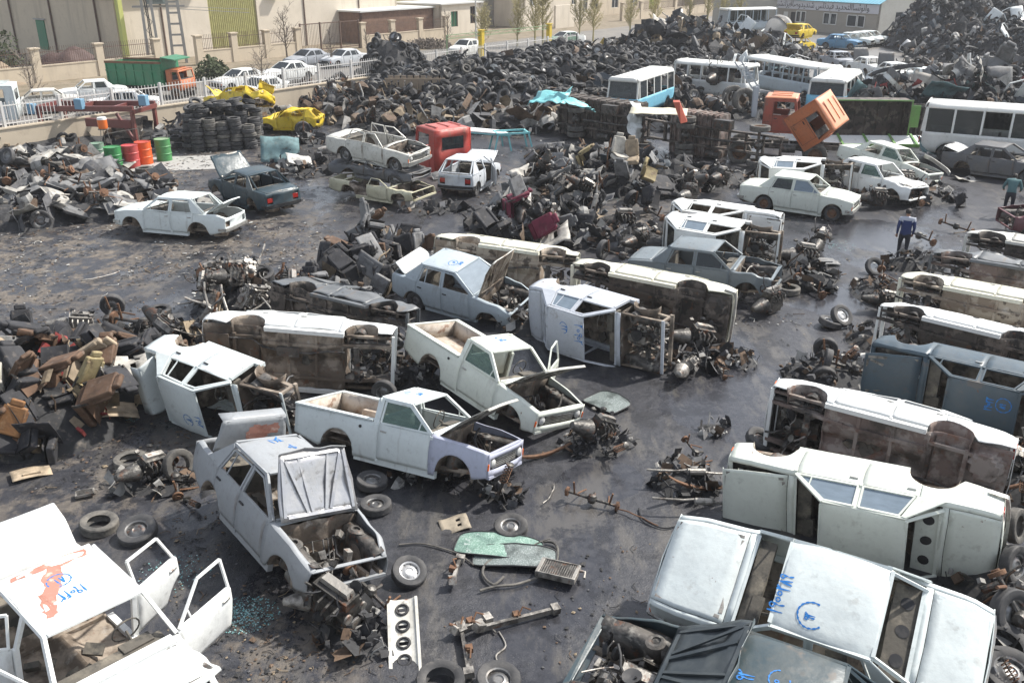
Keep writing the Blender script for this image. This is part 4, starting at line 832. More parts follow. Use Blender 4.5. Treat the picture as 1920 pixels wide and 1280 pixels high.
# ---------- office with blue roof and sign ----------
def office():
    A=Vector((32.82,125.86)); B=Vector((42.10,110.32)); d=B-A; L=d.length; a=math.atan2(d.y,d.x)
    r=empty('office_building',(A.x,A.y,0),(0,0,a)); tag(r,'pale brick office with light blue roof and long written sign band','building')
    H=3.7; D=7; wn=[(.6,1.0,.5),(1.2,1.0,.35),(6.4,1.0,.8),(7.3,1.0,.8),(11.3,1.0,1),(12.5,1.0,1),(15.3,.95,1.5),(17.0,.95,1.1)]
    k=L/20.2; wn=[(x*k,z,w*k) for x,z,w in wn]; dr=[(3.9*k,0,.9*k,2.1),(5.3*k,0,.9*k,2.1)]
    ops=[(x,z,w,1.25) for x,z,w in wn]+dr
    xs=sorted({0,L,*[o[0] for o in ops],*[o[0]+o[2] for o in ops]}); zs=sorted({0,H,*[o[1] for o in ops],*[o[1]+o[3] for o in ops]})
    w=MB(); w.grid(lambda x,z:(x,0,z),xs,zs,0,False,lambda i,j:any(o[0]<(xs[i]+xs[i+1])/2<o[0]+o[2] and o[1]<(zs[j]+zs[j+1])/2<o[1]+o[3] for o in ops))
    w.build('front_wall',mat('pale office brick',(.34,.31,.27),.85,layers=[((.27,.24,.2),12,.4,.6,.6)],bump=(30,.3,.02)),r,smooth=0,thick=.2)  # shade on the front face is put into this darker, greyer wall colour
    g=MB(); g.add([(L,0,0),(L,D,0),(L,D,H),(L,D/2,H+1.5),(L,0,H)],[(0,1,2,3,4)],0); g.build('gable_wall',mat('pale gable render',(.66,.63,.55),.85,layers=[((.5,.46,.38),1.5,.45,.7,.5)]),r,smooth=0,thick=.2)  # sunlight on the gable end is put into this lighter wall colour
    g=MB(); g.grid(lambda x,z:(x,D,z),[0,L],[0,H],0,True); g.grid(lambda y,z:(0,y,z),[0,D],[0,H],0,True); g.build('rear_wall',M_CREAM,r,smooth=0)
    g=MB(); g.box((L+.02,D/2,1.9),(.06,1.1,1.4),0); g.build('window',M_WIN,r,smooth=0)
    rf=MB(); n=40
    for i in range(n): x=-.4+(L+.7)*i/n; ww=(L+.7)/n; rf.add([(x,-.45,H-.12),(x+ww*.9,-.45,H-.12),(x+ww*.9,D/2,H+1.55),(x,D/2,H+1.55),(x+ww*.9,-.45,H-.08),(x+ww,-.45,H-.08),(x+ww,D/2,H+1.59),(x+ww*.9,D/2,H+1.59)],[(0,1,2,3),(4,5,6,7)],0)
    rf.add([(-.4,D+.4,H-.12),(L+.3,D+.4,H-.12),(L+.3,D/2,H+1.57),(-.4,D/2,H+1.57)],[(1,0,3,2)],0); rf.build('roof',mat('light blue roofing',(.20,.46,.58),.45,layers=[((.3,.5,.58),1,.45,.65,.5)]),r,smooth=0,thick=.04)
    sb=MB(); sb.box((L/2,-.10,H-.72),(L-.1,.12,1.0),0); s_=sb.build('sign_board',mat('sign white',(.50,.50,.54),.5),r,smooth=0)
    for x,z,w_ in wn:
        o=MB(); o.box((x+w_/2,.1,z+.62),(w_,.04,1.25),0); p=o.build('window',M_WIN,r,smooth=0); f=MB()
        for q in ((x,z,x+w_,z),(x,z+1.25,x+w_,z+1.25),(x,z,x,z+1.25),(x+w_,z,x+w_,z+1.25)): f.bar((q[0],-.02,q[1]),(q[2],-.02,q[3]),.09,.09,0,(0,1,0))
        f.build('frame',M_FRM,p,smooth=0)
    for x,z,w_,h_ in dr:
        o=MB(); o.box((x+w_/2,.1,h_/2),(w_,.05,h_),0); o.build('door',M_FRM if x<4.5*k else M_DARK,r,smooth=0)
    # lettering, joined script written right to left
    txt=[('FEED','FEEE','FEE0','FEE3')]
    s='\uFEEE\uFE8D\uFEE7\uFEEE\uFE8B\uFEB4\uFE8E\uFE8D\uFEDF\uFE98\uFEA4\uFEAA\uFBFF\uFEAA \uFED3\uFBFF\uFEAA\uFE97\uFE8E\uFEB2 \uFEB7\uFEE8\uFEAA\uFBFF\uFEAA\uFEED\uFEBB\uFE8E\uFED3\uFBFE\uFEB0\uFEDF\uFEE8\uFEB8\uFBFF\uFE8E\uFEB3\uFBFD'
    cu=bpy.data.curves.new('lettering','FONT'); cu.body=s[::-1]; cu.size=.95; cu.extrude=.01; cu.space_character=1.0
    o=bpy.data.objects.new('lettering',cu); COL.objects.link(o); bpy.context.view_layer.update(); wd=o.dimensions.x
    dg=bpy.context.evaluated_depsgraph_get(); me=bpy.data.meshes.new_from_object(o.evaluated_get(dg)); bpy.data.objects.remove(o)
    o=bpy.data.objects.new('lettering',me); me.materials.clear(); me.materials.append(M_BLK); COL.objects.link(o); o.parent=s_; f=(L*.88)/max(wd,.1)
    o.scale=(f,min(f*1.3,1),1); o.rotation_euler=(rad(90),0,0); o.location=(L*.05,-.175,H-.95)
office()
box_thing('perimeter_wall','long pale perimeter wall behind the big right scrap mound','wall',(*(54.61,116.38),0),(60,.4,3.4),mat('pale block wall',(.42,.40,.36),.9,layers=[((.33,.31,.27),.8,.4,.6,.6)]),rad(-20))

# ---------- buses, trucks, cabs ----------
def near(a,b,W,side='r'):
    """pose from two ground points of the near flank: rear a, front b"""
    A=Vector(a[:2]); B=Vector(b[:2]); d=(B-A).normalized(); n=Vector((-d.y,d.x))*(1 if side=='r' else -1); c=(A+B)/2+n*W/2
    return (c.x,c.y,0,math.degrees(math.atan2(d.y,d.x)),0,0),(B-A).length
def bus(name,label,pose,L,W,H,Pl,Pr,nw=5,glass=M_GLD,miss=(),fglass=M_GLB,door=True,cat='minibus',belt=1.35,wheels=True,zb=.42,nose=.35,stripe=None):
    r=empty(name,pose[:3],(rad(pose[5]),rad(pose[4]),rad(pose[3]))); tag(r,label,cat); hl=L/2; hw=W/2; ax=(hl-.95,-hl+1.25); Ra=.46
    Y=lambda z: hw-(.10*max(0,(z-belt)/(H-belt))**1.2 if z>belt else 0)-(.04 if z<.6 else 0)
    def zl(x):
        z=zb
        for a in ax:
            if abs(x-a)<Ra: z=max(z,.42+math.sqrt(Ra*Ra-(x-a)**2))
        return z
    xs=set(lin(-hl+.12,hl-.12,18))
    for a in ax: xs|={a+Ra*math.cos(t) for t in lin(0,math.pi,11)}
    xs=sorted(xs); b=MB()
    for s in (1,-1): b.grid(lambda x,t:(x,s*Y(zl(x)+(belt-zl(x))*t),zl(x)+(belt-zl(x))*t),xs,[0,.3,.6,.85,1],0,flip=(s>0))
    for xe,sx,bulge in ((hl,1,.14),(-hl,-1,.06)):
        b.grid(lambda t,z:(xe-sx*(.12-bulge*(1-t**4))+ (sx*-.0),t*Y(z)*.999,z),lin(-1,1,9),[zb,.7,1.0,belt+(0 if sx>0 else 0)],0,flip=(sx<0))
    b.build('lower_body',Pl,r,thick=.03)
    t=MB(); zr=H-.24; hw2=Y(zr)
    for s in (1,-1): t.grid(lambda x,k:(x,s*(hw2-[0,.02,.06,.16,.34,hw2][k]),zr+[0,.08,.15,.205,.235,.26][k]),lin(-hl+.16,hl-.22,12),range(6),0,flip=(s>0))
    for xe,sx in ((hl-.22,1),(-hl+.16,-1)): t.grid(lambda tt,k:(xe+sx*[0,.07,.10,.12][k],tt*(hw2-.03-[.2,.1,.03,0][k]*abs(tt)),[H+.0,H-.04,H-.12,zr][k]),lin(-1,1,7),range(4),0,flip=(sx<0))
    t.build('roof',Pr,r,thick=.03)
    p=MB(); x0,x1=-hl+.16,hl-.35; step=(x1-x0)/nw
    for s in (1,-1):
        for i in range(nw+1): x=x0+i*step; p.bar((x,s*(Y(belt)-.02),belt-.03),(x,s*(hw2-.01),zr+.03),.09,.05,0,(0,s,0))
        p.bar((hl-.14,s*(hw-.10),belt),(hl-.3,s*(hw2-.06),zr+.03),.09,.09,0,(0,s,0)); p.bar((-hl+.06,s*(hw-.10),belt),(-hl+.14,s*(hw2-.06),zr+.03),.12,.12,0,(0,s,0))
    p.build('window_pillars',Pr if stripe else Pl,r,smooth=0)
    for s,sn in ((1,'l'),(-1,'r')):
        for i in range(nw):
            if (sn,i) in miss: continue
            a,c=x0+i*step+.04,x0+(i+1)*step-.04; g=MB(); g.plate([(a,s*(Y(belt)-.03),belt),(c,s*(Y(belt)-.03),belt),(c,s*(hw2-.03),zr),(a,s*(hw2-.03),zr)],.006,0); g.build('window',glass,r,smooth=0)
    if fglass: g=MB(); g.plate([(hl-.12,-hw+.16,belt),(hl-.12,hw-.16,belt),(hl-.27,hw2-.1,zr+.02),(hl-.27,-hw2+.1,zr+.02)],.006,0); g.build('windscreen',fglass,r,smooth=0)
    f=MB(); f.box((0,0,zb+.03),(L-.3,W-.12,.06),0)
    for k in range(int(L/.9)-1):
        for y in (-.55,.55): f.box((-hl+.8+k*.9,y*W/2.1,zb+.35),(.42,.42,.12),1); f.box((-hl+.6+k*.9,y*W/2.1,zb+.6),(.1,.42,.55),1)
    f.build('floor_and_seats',[M_UNK,SEATM[0]],r,smooth=0)
    for s in (1,-1):
        l=MB(); l.lathe([(.11,0),(.11,.03),(0,.05)],12,0,Matrix.Translation((hl+.02,s*(hw-.3),.85))@Matrix.Rotation(rad(90),4,'Y')); l.build('headlight',M_LENS,r)
        l=MB(); l.box((-hl-.0,s*(hw-.12),.95),(.05,.12,.3),0); l.build('tail_light',M_RED,r)
    bm=MB(); bm.bar((hl+.06,-hw+.05,.5),(hl+.06,hw-.05,.5),.06,.2,0); bm.build('bumper',M_CHR,r,bev=.02)
    if wheels:
        for a in ax:
            for s in (1,-1): wheel('wheel',(a,s*(hw-.18),.40),(rad(-90*s),0,0),.40,M_RIM,r)
    return r
M_DKP=mat('dark_pressing',(.045,.055,.062),.4,.3,[((.10,.11,.11),3,.45,.65,.7)])
WR=paint('bus roof white',(.74,.74,.70),.2,.05); WHB=paint('bus white',(.66,.67,.65),.3,.12); WBG=paint('bus pale blue grey',(.40,.47,.52),.35,.1); CYB=paint('bus sky blue',(.20,.50,.66),.3,.1)
ps,L_=near((10.11,58.08),(7.13,52.53),1.98,'l'); bus('minibus','sky blue minibus with white roof facing the yard',ps,6.4,2.0,2.5,CYB,WR,5,miss=(('l',3),('l',1)),fglass=M_GLD,stripe=1)
ps,L_=near((10.70,62.72),(14.86,59.34),2.1,'r'); bus('minibus','white minibus shell with empty window openings behind the sky blue one',ps,L_,2.1,2.45,WHB,WR,5,miss=tuple((s,i) for s in 'lr' for i in range(5)),fglass=None)
ps,L_=near((16.24,65.76),(19.15,58.77),2.1,'r'); bus('old_bus','long blue grey bus with white roof and open window frames',ps,L_,2.2,2.45,WBG,WR,7,miss=tuple((s,i) for s in 'lr' for i in range(7)),fglass=None,cat='bus')
ps,L_=near((22.20,59.11),(19.04,53.25),2.2,'l'); bus('van','light blue van with white roof and dark windscreen behind the orange cab',ps,6.0,2.2,2.3,CYB,WR,4,miss=(('l',3),('l',2)),fglass=M_GLD,stripe=1,cat='van')
ps=(23.6,37.3,0,-35,0,0); bus('minibus','large white minibus with sliding side windows at the right edge',(22.9,41.9,0,-28,0,0),7.6,2.1,2.65,WHB,WR,6,glass=M_GLD,miss=(('r',2),))
bus('distant_bus','small white and blue bus left of the office building',(*(28.47,116.38),0,200,0,0),7,2.3,2.9,WBG,WR,6,miss=tuple(('l',i) for i in range(6)),cat='bus')
def chassis(name,label,pose,L,W,m=M_UNK,box=None,cat='truck',wl=((.33,1),(-.28,2)),R=.46):
    r=empty(name,pose[:3],(rad(pose[5]),rad(pose[4]),rad(pose[3]))); tag(r,label,cat); hl=L/2
    f=MB()
    for s in (1,-1): f.bar((-hl,s*.42,.75),(hl,s*.42,.75),.09,.2,0)
    for x in lin(-hl+.1,hl-.1,8): f.bar((x,-.42,.75),(x,.42,.75),.08,.14,0)
    f.tube([(hl*.5,0,.62),(0,.03,.58),(-hl*.45,0,.5)],.06,8,1); f.box((.1,-.7,.68),(.9,.4,.4),1); f.lathe([(0,-.35),(.2,-.35),(.2,.35),(0,.35)],12,1,Matrix.Translation((-.3,.75,.7))@Matrix.Rotation(rad(90),4,'Y'))
    f.build('chassis_frame',[M_UNK,M_MET],r)
    for fx,n in wl:
        a=MB(); x=fx*L; a.tube([(x,-W/2+.2,.46),(x,W/2-.2,.46)],.07,8,0); a.lathe([(0,-.2),(.17,-.12),(.22,0),(.17,.12),(0,.2)],12,0,Matrix.Translation((x,0,.46)))
        for s in (1,-1): a.bar((x-.6,s*.45,.6),(x,s*.45,.53),.07,.05,0); a.bar((x,s*.45,.53),(x+.6,s*.45,.6),.07,.05,0)
        a.build('axle',M_MET,r)
        for s in (1,-1):
            for k in range(n): wheel('wheel',(x,s*(W/2-.2-k*.3),.46),(rad(-90*s),0,0),R,M_RUST,r,M_RUBD)
    if box:
        b=MB(); x0,x1,h=box
        for i,x in enumerate(lin(x0,x1,12)): b.bar((x,-W/2,.90),(x,W/2,.90),.07,.08,0)
        b.box(((x0+x1)/2,0,.97),(x1-x0,W,.05),0)
        b.build('bed_floor',m,r,smooth=0); b=MB()
        for s in (1,-1):
            b.box(((x0+x1)/2,s*W/2,.97+h/2),(x1-x0,.05,h),0)
            for x in lin(x0+.1,x1-.1,9): b.bar((x,s*(W/2+.04),.97),(x,s*(W/2+.04),.97+h),.06,.06,0,(1,0,0))
        b.box((x0,0,.97+h/2),(.05,W,h),0); b.box((x1,0,.97+h/2),(.05,W,h),0); b.build('bed_sides',m,r,smooth=0)
    return r
CYP=paint('cyan truck paint',(.20,.55,.58),.3,.1); GRP=paint('truck green',(.03,.20,.10),.45,.3); LGP=paint('bright green',(.13,.30,.07),.5,.2); ORP=paint('cab orange',(.48,.14,.05),.55,.25); ORP2=paint('faded orange',(.72,.30,.16),.3,.05)
RDP=paint('cab red',(.42,.045,.035),.5,.25); ORR=paint('orange red cab',(.36,.07,.04),.6,.4); MRP=paint('frame maroon',(.17,.05,.045),.4,.3); IVP=paint('ivory sheet',(.62,.57,.42),.3,.2)
# upturned trucks, underside facing the yard
c1=(Vector((1.11,47.36))+Vector((6.05,43.72)))/2
chassis('overturned_truck','truck lying on its side with black underbody and cyan bed edge',(c1.x+.9,c1.y+1.0,1.0,-43,0,-90),7.0,1.95,M_UNK,(-3.4,1.4,1.1)); 
cb=MB()
c2=(Vector((6.43,42.74))+Vector((10.29,39.41)))/2
chassis('overturned_truck','rusty brown truck lying on its side with ivory bed panel and four wheels showing',(c2.x+.9,c2.y+1.0,1.0,-41,0,-90),6.2,1.95,M_UNB,(-2.8,-.2,.9))
def sheet(name,label,cat,pts,m,th=.03,z=None):
    mb=MB(); mb.plate(pts,th,0); o=mb.build(name,m,smooth=0); tag(o,label,cat); return o
def crumple(name,label,cat,c,w,l,rot,m,amp=.12,seed=1,th=.01,n=10,parent=None):
    mb=MB(); mb.grid(lambda x,y:(x,y,amp*noise.noise(Vector((x*1.3+seed,y*1.3,seed)))+amp*.4*noise.noise(Vector((x*4+seed,y*4,0)))),lin(-w/2,w/2,n),lin(-l/2,l/2,n),0)
    o=mb.build(name,m,smooth=25,thick=th); o.location=c; o.rotation_euler=rot; tag(o,label,cat); return o
crumple('bent_sheet','cyan bent sheet on top of the overturned black truck','sheet',(*(1.89,46.95),2.3),2.2,1.3,(rad(20),rad(-10),rad(-40)),CYP,.4,3)
crumple('bent_sheet','smaller cyan sheet lying on the overturned black truck near its middle','sheet',(*(3.24,45.00),2.25),1.6,.9,(rad(-10),rad(15),rad(-30)),CYP,.25,8)
crumple('ivory_sheet','ivory panel on top of the rusty overturned truck','sheet',(*(6.76,42.58),2.3),2.6,1.3,(rad(4),0,rad(-12)),IVP,.06,5)
crumple('bent_fender','curved white and blue cab front leaning at the end of the black truck','sheet',(*(6.08,45.16),1.2),1.0,2.2,(rad(80),rad(10),rad(40)),W1,.5,9)
sheet('red_arm','red steel arm leaning over the rusty truck','arm',[(*(7.13,41.08),3.0),(*(7.41,41.08),3.0),(*(7.97,41.91),2.0),(*(7.60,41.49),2.0)],paint('salmon red',(.62,.16,.11),.2,.05),.12)
def cab(name,label,pose,D,P,roofp=None,cat='truck cab',win=True,glass=None):
    L,W,H=D; r=empty(name,pose[:3],(rad(pose[5]),rad(pose[4]),rad(pose[3]))); tag(r,label,cat); hl,hw=L/2,W/2; roofp=roofp or P; zb=H*.5; zt=H*.86
    b=MB()
    for s in (1,-1):
        xs=[-hl,-hl+.10,-hl+.5,hl-.5 if L>1.5 else hl-.3,hl-.12,hl]; zs=[0,.15,zb,zt,H-.08]
        b.grid(lambda x,z:(x+(-.12*(z-zb)/(zt-zb) if (z>zb and x>hl-.2) else 0),s*(hw-(.06*(z-zb)/(H-zb) if z>zb else 0)),z),xs,zs,0,flip=(s>0),skip=lambda i,j:(j==2 and i in (2,3)))
        b.build('side_panel',P,r,thick=.035,smooth=0); b=MB()
    b=MB(); ys=[-hw,-hw+.15,-.0,hw-.15,hw]; b.grid(lambda y,z:(hl-(.12*(z-zb)/(zt-zb) if z>zb else 0)+.06*(1-(y/hw)**2),y,z),ys,[0,.3,zb,zt,H-.08],0,False,lambda i,j:j==2 and i in (1,2)); b.build('front_panel',P,r,thick=.035)
    b=MB(); b.grid(lambda y,z:(-hl,y,z),[-hw,-.55,.55,hw],[0,zb*1.05,zt*.93,H-.08],0,True,lambda i,j:i==1 and j==1); b.build('rear_panel',P,r,thick=.035)
    t=MB(); t.grid(lambda x,y:(x,y,H-.08+.09*(1-(y/hw)**4)*(1-(x/hl)**6)),[-hl-.0,-hl+.1,-hl*.4,0,hl*.5,hl-.2,hl-.1],lin(-hw+.04,hw-.04,9),0); 
    for k in range(3): t.bar((-hl+.3,-.6+k*.6,H+.03),(hl-.4,-.6+k*.6,H+.03),.08,.03,0)
    t.build('roof',roofp,r,thick=.03)
    f=MB(); f.box((0,0,.04),(L-.1,W-.1,.07),0); f.box((-hl+.5,0,.4),(.5,W*.8,.5),1); f.box((-hl+.25,0,.8),(.14,W*.8,.6),1); f.box((hl-.35,0,zb-.1),(.3,W-.15,.2),0); f.build('cab_interior',[M_UNK,SEATM[0]],r,smooth=0)
    for s in (1,-1):
        d=MB(); x0,x1=-hl+.48,hl-.28; y=s*(hw+.012)
        for q in (((x0,y,.1),(x0,y,zt)),((x1,y,.1),(x1,y,zb)),((x0,y,.1),(x1,y,.1)),((x0,y,zb-.05),(x1,y,zb-.05))): d.bar(q[0],q[1],.012,.012,0,(0,s,0.01))
        d.box((x0+.15,y,zb-.18),(.16,.03,.04),0); d.build('door_trim',M_BLK,r,smooth=0)
    if glass: g=MB(); g.plate([(-hl-.01,-.55,zb*1.05),(-hl-.01,.55,zb*1.05),(-hl-.01,.55,zt*.93),(-hl-.01,-.55,zt*.93)],.005,0); g.build('rear_window',glass,r,smooth=0)
    return r
cab('truck_cab','orange truck cab tipped forward on its hinge',(*(13.44,42.48),1.45,-28,52,10),(1.75,2.1,1.75),ORP,ORP2,glass=M_GLB)
chassis('truck_chassis','heavy black truck chassis under the tipped orange cab',(*(12.60,42.74),0,165,0,0),5.5,2.3,M_UNK,None,R=.55,cat='chassis')
cab('truck_cab','faded orange red truck cab left of the tipped orange one',(*(13.92,47.63),.55,-20,0,0),(1.7,2.1,1.8),ORR,ORP2)
cab('truck_cab','bright red truck cab standing on the ground beside the small hatchback',(*(-3.10,40.90),.0,125,0,0),(1.7,1.9,1.95),RDP,paint('sunburnt red',(.50,.12,.10),.3,.1),glass=M_GLD)
def dump_truck():
    ps=(-23.6,63.1,0,-12,0,0); r=chassis('dump_truck','green dump truck with rusty rim and orange cab door behind the railing',ps,6.6,2.4,M_UNK,None,R=.5,wl=((.36,1),(-.22,2)),cat='truck')
    b=MB(); x0,x1=-3.3,1.5; z0,z1=1.1,2.75
    for s in (1,-1):
        b.box(((x0+x1)/2,s*1.2,(z0+z1)/2),(x1-x0,.06,z1-z0),0)
        for x in lin(x0+.1,x1-.1,7): b.bar((x,s*1.26,z0),(x,s*1.26,z1-.1),.1,.08,0,(1,0,0))
        b.bar((x0,s*1.27,(z0+z1)/2+.25),(x1,s*1.27,(z0+z1)/2+.25),.06,.1,0)
    b.box((x0,0,(z0+z1)/2),(.06,2.4,z1-z0),0); b.box((x1,0,(z0+z1)/2+.2),(.06,2.4,z1-z0+.4),0); b.box(((x0+x1)/2,0,z0),(x1-x0,2.4,.08),0); b.build('tipper_body',GRP,r,smooth=0)
    b=MB()
    for s in (1,-1): b.bar((x0,s*1.24,z1+.05),(x1,s*1.24,z1+.05),.14,.16,0)
    b.build('rim_rail',M_RUST,r,smooth=0)
    b=MB(); b.box((x1+.55,0,z1+.35),(1.2,2.3,.08),0,Euler((0,rad(8),0))); b.build('cab_guard',GRP,r,smooth=0)
    c=cab('cab','x',(2.3,0,.75,0,0,0),(1.15,2.2,1.6),ORP,ORP); c.parent=r
    for k in ('label','category'): del c[k]
    # keep cab pieces within three levels: they hang straight from the truck
    for ch in list(c.children): ch.parent=r; ch.location=Vector(ch.location)+Vector((2.3,0,.75))
    bpy.data.objects.remove(c); r.scale=(.86,.86,.86); r.location=(-24.2,63.4,-.1)
dump_truck()
cab('truck_cab','pale blue truck cab behind the railing at the left edge',(*(-28.54,51.59),.5,200,0,0),(1.9,2.0,1.9),W5,W5,glass=M_GLD)
# green truck bed on its side and dark container wall
def green_bed():
    p=Vector((18.11,47.50)); r=empty('green_truck_bed',(p.x,p.y,0),(0,0,rad(-4))); tag(r,'green rimmed truck bed stood on its side behind the tipped orange cab','truck bed')
    b=MB(); b.box((0,.55,1.05),(4.3,.06,2.0),0); 
    for x in lin(-2,2,8): b.bar((x,.5,.1),(x,.5,2.05),.08,.07,0,(1,0,0))
    b.box((0,0,2.1),(4.3,1.1,.05),0); b.box((2.13,0,1.05),(.05,1.1,2.0),0); b.box((-2.13,0,1.05),(.05,1.1,2.0),0); b.build('bed_floor',M_UNK,r,smooth=0)
    e=MB(); e.bar((-2.2,-.56,2.13),(2.2,-.56,2.13),.05,.06,0); e.bar((2.17,-.56,.1),(2.17,-.56,2.13),.05,.06,0,(1,0,0)); e.box((2.42,-.5,1.35),(.4,.06,1.1),0); e.build('rim_rail',LGP,r,smooth=0)
    p=Vector((18.19,46.36)); r=empty('green_bed_side',(p.x,p.y,0),(0,0,rad(-2))); tag(r,'white and green truck side panel lying flat before the green bed','panel')
    b=MB(); b.box((0,0,.2),(5.4,1.1,.06),0,Euler((rad(18),0,0))); b.build('panel',W3,r,smooth=0); e=MB(); e.box((0,-.55,.09),(5.5,.08,.14),0)
    for x in (-1.5,-.2,1.1,2.2): e.bar((x,-.6,.12),(x,.6,.45),.1,.05,0)
    e.build('edge_frame',LGP,r,smooth=0)
green_bed()
def container():
    a=Vector((19.88,47.80)); b_=Vector((23.18,47.80)); L=6.5; r=empty('scrap_container',(a.x,a.y+1.5,0),(0,0,rad(-6))); tag(r,'dark ribbed scrap container wall behind the large white minibus','container')
    m=MB(); m.box((L/2,0,.75),(L,.08,1.4),0); m.box((L/2,1.2,.75),(L,.08,1.4),0); m.box((0,.6,.75),(.08,1.2,1.4),0); m.box((L,.6,.75),(.08,1.2,1.4),0)
    for i in range(28): m.bar((i*L/28+.1,-.08,.1),(i*L/28+.1,-.08,1.4),.12,.1,0,(1,0,0))
    m.build('container_shell',M_UNK,r,smooth=0); m=MB(); m.bar((0,-.06,1.48),(L,-.06,1.48),.1,.1,0); m.build('rim_rail',M_MET,r)
container()
def mixer():
    p=(28.08,101.06); r=empty('concrete_mixer_drum',(p[0],p[1],1.5),(rad(0),rad(68),rad(35))); tag(r,'grey concrete mixer drum lying in scrap before the office','drum')
    m=MB(); m.lathe([(.45,-1.9),(.55,-1.85),(1.35,-.3),(1.4,.6),(.9,1.3),(0,1.5)],22,0); m.lathe([(.5,-1.85),(1.28,-.3)],22,1); m.build('drum_shell',[M_CONC,M_UNK],r); m=MB(); m.lathe([(1.42,-.05),(1.46,-.05),(1.46,.15),(1.42,.15)],22,0,None,True); m.build('ring',M_MET,r)
mixer()
def trailer():
    p=(-20.75,47.42); r=empty('trailer_chassis',(-20.9,46.9,0),(0,0,rad(-14))); tag(r,'maroon trailer frame with blue corner boxes standing by the boundary wall','trailer')
    m=MB()
    for y in (-.9,.9): m.bar((-3,y,1.75),(2.6,y,1.95),.14,.26,0)
    for x in (-3,-1,1,2.6): m.bar((x,-.95,1.8),(x,.95,1.85),.14,.2,0)
    for x,y in ((-2.9,-.9),(2.5,-.9),(-2.9,.9),(2.5,.9)): m.bar((x,y,0),(x,y,1.8),.16,.16,0,(1,0,0))
    m.bar((2.5,-.9,.2),(1.6,-.9,1.7),.12,.12,0); m.build('frame',MRP,r,smooth=0)
    for x,y,z in ((-3.2,-1,1.75),(-.3,-1.05,2.1),(2.9,-.4,2.3)): b=MB(); b.box((x,y,z),(.42,.3,.5),0); b.build('corner_box',mat('dull blue box',(.16,.30,.42),.5),r,bev=.02)
    m=MB(); m.bar((-.2,-.9,1.2),(2.4,-.9,1.2),.2,.4,0); m.box((1.6,0,.9),(1.2,1.4,.9),1); m.build('running_gear',[MRP,M_UNK],r,smooth=0)
trailer()
def cyan_table(label,p,rz,L,W,h,tilt=0,top=W3):
    r=empty('steel_stand',(p[0],p[1],0),(0,rad(tilt),rz)); tag(r,label,'stand'); m=MB()
    for x in (-L/2,L/2):
        for y in (-W/2,W/2): m.bar((x*1.15,y*1.1,0),(x*.9,y*.9,h),.07,.07,0,(1,0,0))
    for y in (-W/2,W/2): m.bar((-L/2,y*.9,h),(L/2,y*.9,h),.08,.08,0)
    for x in (-L/2,L/2): m.bar((x*.9,-W/2,h),(x*.9,W/2,h),.08,.08,0)
    m.build('leg_frame',CYP,r,smooth=0)
    if top: t=MB(); t.box((0,0,h+.06),(L,W,.05),0); t.build('top',top,r,smooth=0)
cyan_table('cyan legged stand with a white sheet top beside the red cab',(-1.45,45.01),rad(20),2.3,1.2,.9,8)
cyan_table('open cyan steel frame right of the white topped stand',(-0.05,45.01),rad(15),1.7,1.0,.9,0,None)
# ---------- more cars, near and far ----------
def bg(name,label,p,yaw,S,P,z=0,roll=0,pitch=0,**k):
    k.setdefault('simple',True); k.setdefault('wheels',('fl','fr','rl','rr')); return car(name,label,(p[0],p[1],z,yaw,pitch,roll),S,P,**k)
AG=dict(fl=M_GLD,fr=M_GLD,rl=M_GLD,rr=M_GLD)
PG='cars parked along the street'
bg('parked_car','white saloon parked nearest the orange truck cab on the street',(-19.38,66.72),231,SALOON,W3,sg=AG,ws=M_GLD,rg=M_GLD,group=PG)
bg('parked_car','white saloon parked second along the street with bare shrub before it',(-17.09,71.41),231,SALOON,W3,sg=AG,ws=M_GLD,rg=M_GLD,group=PG)
bg('parked_car','light grey saloon parked before the iron bar gate',(-17.51,80.92),231,SALOON,SIL,sg=AG,ws=M_GLD,rg=M_GLD,group=PG)
bg('parked_car','light grey saloon parked farthest right before the warehouse green door',(-14.44,80.92),231,SALOON,paint('pale grey',(.5,.52,.54),.15,0),sg=AG,ws=M_GLD,rg=M_GLD,group=PG)
bg('parked_car','white saloon partly hidden right behind the railing posts',(-16.76,62.09),233,SALOON,W3,sg=AG,ws=M_GLD,rg=M_GLD,group=PG)
bg('parked_car','white hatchback driving past the nearer yellow post',(-4.47,90.16),238,HATCH,W3,sg=AG,ws=M_GLD,group=PG)
bg('police_car','green and white car parked beyond the farther yellow post',(5.50,99.86),215,SALOON,W3,sg=AG,ws=M_GLD,rg=M_GLD,lidpaint=dict(hood=GRP,trunk=GRP),doorpaint=dict(fl=GRP,fr=GRP,rl=GRP,rr=GRP))
bg('white_sedan','white sedan with buckled bonnet parked left of the green dump truck',(-27.50,60.68),208,HUNTER,W3,sg=dict(rl=M_GLD),dent=.02,eng=6,group=None)
bg('white_sedan','white sedan mostly hidden behind the railing by the maroon frame',(-23.69,55.99),195,HUNTER,W3,sg=AG,ws=M_GLD)
bg('white_sedan','old white sedan without bonnet behind the bare shrub at left',(-28.83,56.39),205,HUNTER,W6,hood=None,eng=10)
bg('yellow_hatchback','crumpled yellow hatchback beside the tyre stacks',(-12.05,50.155),176,HATCH,YEL,z=.0,dent=.15,crush=(.7,.72),wheels=('rl',),lights=False,doors=dict(fl=0,fr=0,rl=0,rr=0),bump=(False,False))
bg('yellow_sedan','crushed yellow sedan thrown on top behind the yellow hatchback',(-14.85,50.12),160,PRIDE,YEL,z=1.1,roll=22,pitch=8,dent=.16,crush=(.6,.6),wheels=(),hood=40,trunk=70,lights=False,bump=(False,False))
